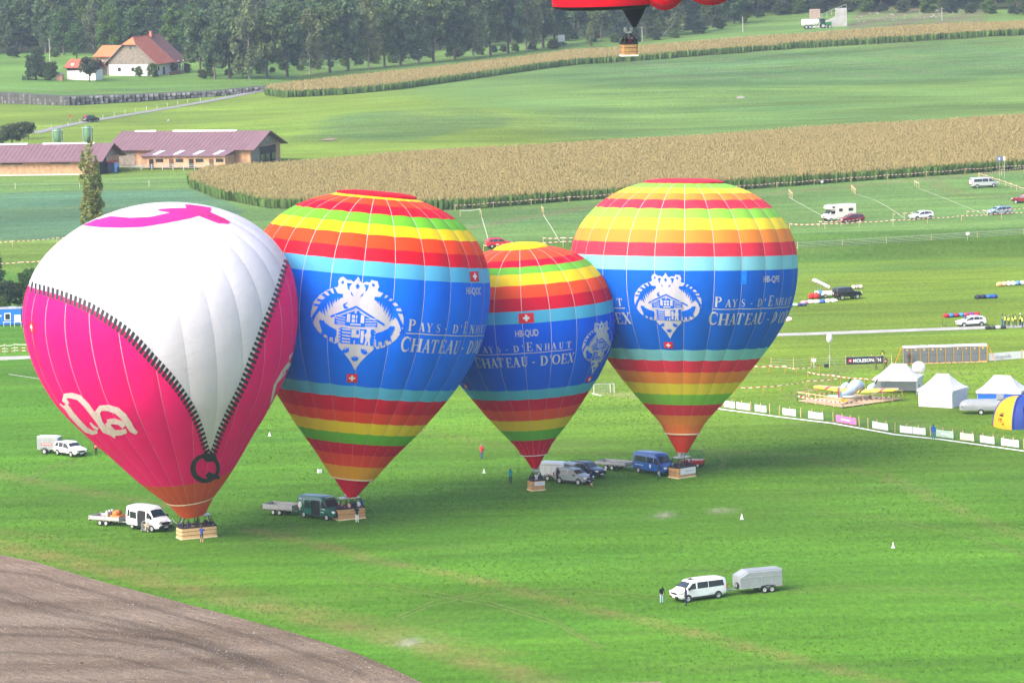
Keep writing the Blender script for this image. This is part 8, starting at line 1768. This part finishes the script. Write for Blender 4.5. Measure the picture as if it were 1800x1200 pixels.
p = ground(1616, 712); t = thing('helium_balloon', 'round white tethered balloon floating above the tents', 'balloon', p); zz = (712 - 645) / pxm(p); rr = 12 / pxm(p); q = MB(); q.ball((0, 0, zz), (rr, rr, rr * .9), 24, 16); q.build('sphere', mat('white_latex', (.8, .8, .8), rough=.4, trans=.2), t); q = MB(); q.tube((0, 0, .1), (0, 0, zz - rr * .9), .012, n=4); q.build('tether', steel, t); q = MB(); q.box((0, 0, zz * .52), (.1, .1, .3)); q.build('weight', black, t); q = MB(); q.rbox((0, 0, .1), (.4, .4, .2), .04); q.build('anchor', black, t)
def hut():
    p = ground(14, 572); t = thing('site_cabin', 'blue site cabin at the left edge', 'cabin', p, R(2)); bl = mat('cabin_blue', lin(24, 104, 190), rough=.5, var=.06); h = 2.4
    q = MB(); q.rbox((-1.0, 1.2, h / 2 + .1), (6.2, 2.4, h), .05); q.build('body', bl, t); q = MB(); q.box((-1.0, 1.2, h + .14), (6.3, 2.5, .08)); q.build('roof', steel, t)
    q = MB(); q.box((.0, -.03, 1.35), (.95, .06, 1.1)); w = q.build('window', whitep, t); q = MB(); q.box((0, -.07, 1.35), (.7, .04, .85)); q.build('pane', glass, w)
    q = MB(); q.box((1.5, -.05, 1.0), (.95, .05, 1.15)); q.build('notice_board', whitep, t); q = MB(); q.box((-1.7, -.02, 1.5), (1.6, .05, .22)); q.build('stripe', whitep, t); q = MB(); q.box((.7, 1.0, h + .25), (1.2, .7, .25)); q.build('roof_box', steel, t)
    for i, (x, c) in enumerate(((-.3, 'left'), (1.4, 'right'))):
        pp = ground(14 + x * 11 + 2, 574); o = thing('table', 'small white table in front of the blue cabin, %s one' % c, 'table', pp, R(2)); q = MB(); q.box((0, 0, .72), (1.2, .6, .05)); q.build('table_top', whitep, o)
        for sx in (-1, 1):
            for sy in (-1, 1): q = MB(); q.tube((sx * .5, sy * .22, 0), (sx * .5, sy * .22, .7), .025); q.build('leg', whitep, o)
hut()
# ---- fabric heaps, bags, markers
def heap(label, px, py, L, W, H, cols, rz=0.0, seed=1, name='fabric_heap', cat='fabric'):
    p = ground(px, py); t = thing(name, label, cat, p, rz); r_ = random.Random(seed); n = len(cols)
    for i, c in enumerate(cols):
        x = -L / 2 + L * (i + .5) / n; q = MB(); rings = []
        for a in np.linspace(0, 1, 7):
            e = math.sin(math.pi * min(.93, max(.07, a))) ** .4; rings.append([(x + (a - .5) * L / n * 1.25, W / 2 * e * math.cos(b) * r_.uniform(.8, 1.1), max(.0, H * .45 + H * .55 * e * math.sin(b) * r_.uniform(.8, 1.15))) for b in np.linspace(0, 2 * math.pi, 10, endpoint=False)])
        q.loft(rings); q.build('fold', cloth(c), t)
    return t
heap('row of white and pink envelope bags beside the open white trailer', 1440, 533, 5.5, .9, .6, [(226, 150, 160), (232, 228, 230), (240, 240, 242), (60, 100, 190), (238, 238, 240), (240, 240, 240)], R(14), 2)
heap('blue and white cloth heap at the left end of the bag row', 1402, 538, 2.6, .8, .45, [(90, 190, 200), (224, 224, 210), (40, 60, 110), (40, 70, 130)], R(10), 3)
heap('red heap beside the open white trailer', 1431, 525, 1.5, 1.2, .95, [(206, 40, 44), (200, 52, 52)], 0, 4)
heap('pale pink bag on the turf at the edge of the faded balloon', 1386, 565, .8, .7, .7, [(236, 200, 206)], 0, 5)
heap('long white envelope roll with orange end at the right', 1777, 502, 4.6, 1.0, .7, [(226, 170, 120), (226, 190, 150), (232, 226, 224), (226, 228, 236), (90, 130, 200), (214, 206, 226)], R(18), 6)
heap('dark blue envelope heap at the right', 1733, 524.5, 3.3, 1.2, .65, [(40, 48, 66), (36, 42, 56), (50, 100, 170), (40, 70, 150)], R(6), 7)
heap('long red and blue striped envelope on the turf', 1690, 556.5, 5.4, .9, .6, [(176, 30, 56), (60, 110, 170), (150, 40, 70), (70, 130, 190), (170, 60, 90), (120, 60, 130), (176, 40, 60)], R(14), 8)
heap('dark bags lying on the path beside the yellow vests', 1750, 578, 2.8, .9, .5, [(40, 46, 48), (52, 60, 60), (206, 212, 216), (44, 50, 54)], R(2), 9)
heap('beige equipment behind the black off-road estate', 1507, 508, 1.6, .9, .7, [(190, 180, 160), (150, 150, 150), (196, 184, 170)], R(8), 10)
def cone(px, py, label, h=.5, m=whitep):
    p = ground(px, py); t = thing('marker_cone', label, 'marker', p); q = MB(); q.lathe([(.16, .03), (.13, .1), (.03, h), (0, h)], 12); q.build('cone', m, t); q = MB(); q.rbox((0, 0, .02), (.4, .4, .04), .01); q.build('base', m, t); q = MB(); q.lathe([(.105, h * .35), (.08, h * .55)], 12); q.build('band', tape_r, t)
cone(474, 766, 'white marker cone on the turf right of the pink balloon'); cone(851, 831, 'white marker cone below the photographer in red'); cone(1304, 912, 'white marker cone alone on the turf at right of centre', .55); cone(1570, 962, 'white marker cone alone on the turf at lower right', .55)
p = ground(562, 831); t = thing('marker_box', 'white box marker on the turf left of the second balloon', 'marker', p, .4); q = MB(); q.rbox((0, 0, .22), (.45, .45, .42), .03); q.build('box', whitep, t); q = MB(); q.box((0, 0, .45), (.3, .06, .04)); q.build('handle', black, t)
def sign(px, py, top, w, h, m, label, post=steel):
    p = ground(px, py); H = (py - top) / pxm(p); t = thing('sign', label, 'sign', p); q = MB(); q.tube((0, 0, 0), (0, 0, H), .04); q.build('post', post, t); q = MB(); q.rbox((0, -.06, H - h / 2), (w, .04, h), .015); q.build('plate', m, t); return t, H
t, H = sign(1757, 312, 275, .75, .85, mat('sign_blue', lin(40, 100, 190), rough=.4), 'blue and white sign on a post at the maize edge'); q = MB(); q.box((0, -.09, H - .45), (.3, .02, .45)); q.build('symbol', whitep, t)
sign(1766, 314, 275, .35, .8, whitep, 'narrow white sign beside the blue one')
sign(1431, 647, 630, .55, .42, whitep, 'small white notice on the wire fence near the lighting mast')
sign(1701, 422, 408, .6, .45, whitep, 'small white notice on the wire mesh fence above the bank')
sign(1445, 328, 318, .5, .3, whitep, 'small white notice on the tape at the maize edge')
sign(150, 216, 203, .5, .5, lamp_red, 'round red road sign beside the black SUV'); sign(124, 215, 202, .5, .5, lamp_red, 'red road sign left of the black SUV')
sign(987, 83, 62, 2.2, 2.2, mat('board_grey', (.4, .43, .46)), 'pale grey board at the right end of the tall tree row')
def pole(px, py, top, label):
    p = ground(px, py); H = (py - top) / pxm(p); t = thing('utility_pole', label, 'pole', p); q = MB(); q.tube((0, 0, -.2), (0, 0, H), .14, .09); q.build('shaft', mat('pole_grey', (.4, .39, .36), rough=.8), t); q = MB(); q.box((0, 0, H - .3), (1.2, .1, .1)); q.build('crossarm', wood_grey, t)
pole(1129, 74, 47, 'thin pole beside the red balloon basket'); pole(1306, 57, 30, 'thin pole on the green mound at upper right'); pole(1656, 36, 14, 'thin pole on the rocky bank at upper right'); pole(88, 112, 68, 'thin pole at the wood edge left of the farmhouse')
def goal():
    p = ground(1062, 691); t = thing('goal', 'wire goal cage half hidden behind the third balloon', 'goal', p, R(6)); w, h, d = 2.6, 1.2, 1.0
    for x in (-w / 2, w / 2 - .5, w / 2): q = MB(); q.tube((x, 0, 0), (x, 0, h), .05); q.build('post', mat('pale_post', (.6, .58, .5)), t)
    q = MB(); q.tube((-w / 2, 0, h), (w / 2, 0, h), .04); q.build('crossbar', steel, t); q = MB()
    for i in range(14): x = -w / 2 + w * i / 13; q.tube((x, .3, 0), (x, .3, h), .012, n=4)
    for i in range(7): q.tube((-w / 2, .3, h * i / 6), (w / 2, .3, h * i / 6), .012, n=4)
    q.build('net', steel, t)
goal()
strip('white_board', [(1040, 692), (1057, 696)], .35, white_mark, .06, 'white board lying in front of the goal cage')
def cart():
    p = ground(1218, 820); t = thing('rail_cart', 'red cart with green railings behind the faded balloon basket', 'cart', p, R(-20)); gm = mat('rail_green', (.03, .2, .1), rough=.5)
    q = MB(); q.rbox((0, 0, .6), (2.4, 1.5, .45), .06); q.build('body', lamp_red, t)
    for x in (-1.1, -.35, .4, 1.1):
        for y in (-.7, .7): q = MB(); q.tube((x, y, .8), (x, y, 1.75), .03); q.build('railing_post', gm, t)
    for z in (1.25, 1.75): q = MB(); q.path([(-1.1, -.7, z), (1.1, -.7, z), (1.1, .7, z), (-1.1, .7, z), (-1.1, -.7, z)], .025, 5); q.build('rail', gm, t)
    for x in (-.8, .8):
        for sy in (-1, 1): add_wheel(t, x, sy * .7, .28, .18)
cart()
def scooter():
    p = ground(1661, 573); t = thing('scooter', 'small black kick scooter standing on the path', 'scooter', p, R(170)); q = MB(); q.rbox((0, 0, .12), (.8, .14, .05), .02); q.build('deck', black, t); q = MB(); q.tube((.4, 0, .12), (.3, 0, 1.05), .025); q.build('stem', black, t); q = MB(); q.tube((.3, -.25, 1.05), (.3, .25, 1.05), .02); q.build('handlebar', black, t)
    add_wheel(t, .48, 0, .12, .05); add_wheel(t, -.45, 0, .12, .05)
scooter()
q = MB(); a = ground(303, 921); 
rope = thing('tether_rope', 'white rope slack between the white van and the pink balloon basket', 'rope', a); q.path([(0, 0, .6), (.3, -.4, .25), (.7, -.8, .12), (1.0, -1.0, .35), (1.2, -1.1, .8)], .025, 5); q.build('line', white_cloth, rope)
# ---- rocky bank and concrete ramp at the upper right
def quarry():
    t = thing('concrete_ramp', 'grey concrete ramp with railing at the upper right wood edge', 'structure', ground(1472, 47)); cm = mat('grey_concrete', (.33, .33, .33), rough=.9, var=.2, scale=.4)
    q = MB(); q.prism([(-8.5, 0), (3.2, 0), (3.2, 6.2), (-.2, 6.2), (-.4, 3.4)], lambda a, b, d: (a, d, b - .4), 4.0); q.build('ramp_wall', cm, t)
    for i in range(6): x = -5 + i * 1.6; q = MB(); q.tube((x, 0.2, 2.5 + i * .6), (x, .2, 4.2 + i * .6), .06); q.build('railing_post', steel, t)
    q = MB(); q.tube((-5, .2, 4.1), (3, .2, 7.2), .05); q.build('rail', steel, t)
    q = MB(); q.rbox((-7, 3.5, 4.2), (3.4, 2.4, 3.0), .1); q.build('store', mat('old_wall', (.3, .24, .2), rough=.9, var=.3), t)
    n = 0
    for i in range(70):
        px = rnd.uniform(1505, 1690); py = rnd.uniform(24, 42) - (px - 1505) * .06; p = ground(px, py); o = tag(link('rock', ROCK[i % 4], None, p, rnd.uniform(0, 6)), 'pale rock lying on the scrubby bank at upper right', 'rock', 'rocks on the bank'); s = rnd.uniform(.25, .8); o.scale = (s * 1.4, s, s * .8)
ROCK = []
for i in range(4):
    bm = bmesh.new(); bmesh.ops.create_icosphere(bm, subdivisions=1, radius=.6)
    for v in bm.verts: v.co *= rnd.uniform(.7, 1.25)
    me = bpy.data.meshes.new('rock'); bm.to_mesh(me); bm.free(); me.materials.append(mat('pale_rock', (.24, .23, .21), rough=.9, var=.2)); ROCK.append(me)
quarry()
o = tag(link('rock', ROCK[0], None, ground(1302, 173)), 'single grey boulder in the upper meadow', 'rock'); o.scale = (2.0, 1.2, 1.2)
o = tag(link('rock', ROCK[1], None, ground(297, 213)), 'small boulder in the yellow meadow above the barns', 'rock'); o.scale = (1.0, .8, .7)
brown = mat('bare_earth', (.20, .14, .10), rough=.95, var=.3)
strip('earth_patch', [(568, 246), (590, 246)], 5, brown, .12, 'bare earth patch below the knoll')

# ================================================================== HAZE
q = MB(); q.box((0, 1100, 170), (2600, 3500, 345)); hz = q.build('haze', [])
hz.data.materials.clear(); hm = bpy.data.materials.new('haze'); hm.use_nodes = True; hn = hm.node_tree.nodes; hn.clear(); out = hn.new('ShaderNodeOutputMaterial'); pv = hn.new('ShaderNodeVolumePrincipled')
pv.inputs['Color'].default_value = (0.66, 0.80, 1.0, 1); pv.inputs['Density'].default_value = HAZE_D; pv.inputs['Anisotropy'].default_value = 0.2
hm.node_tree.links.new(pv.outputs[0], out.inputs['Volume']); hz.data.materials.append(hm)
tag(hz, 'thin bluish haze over the whole valley', 'haze', kind='stuff')
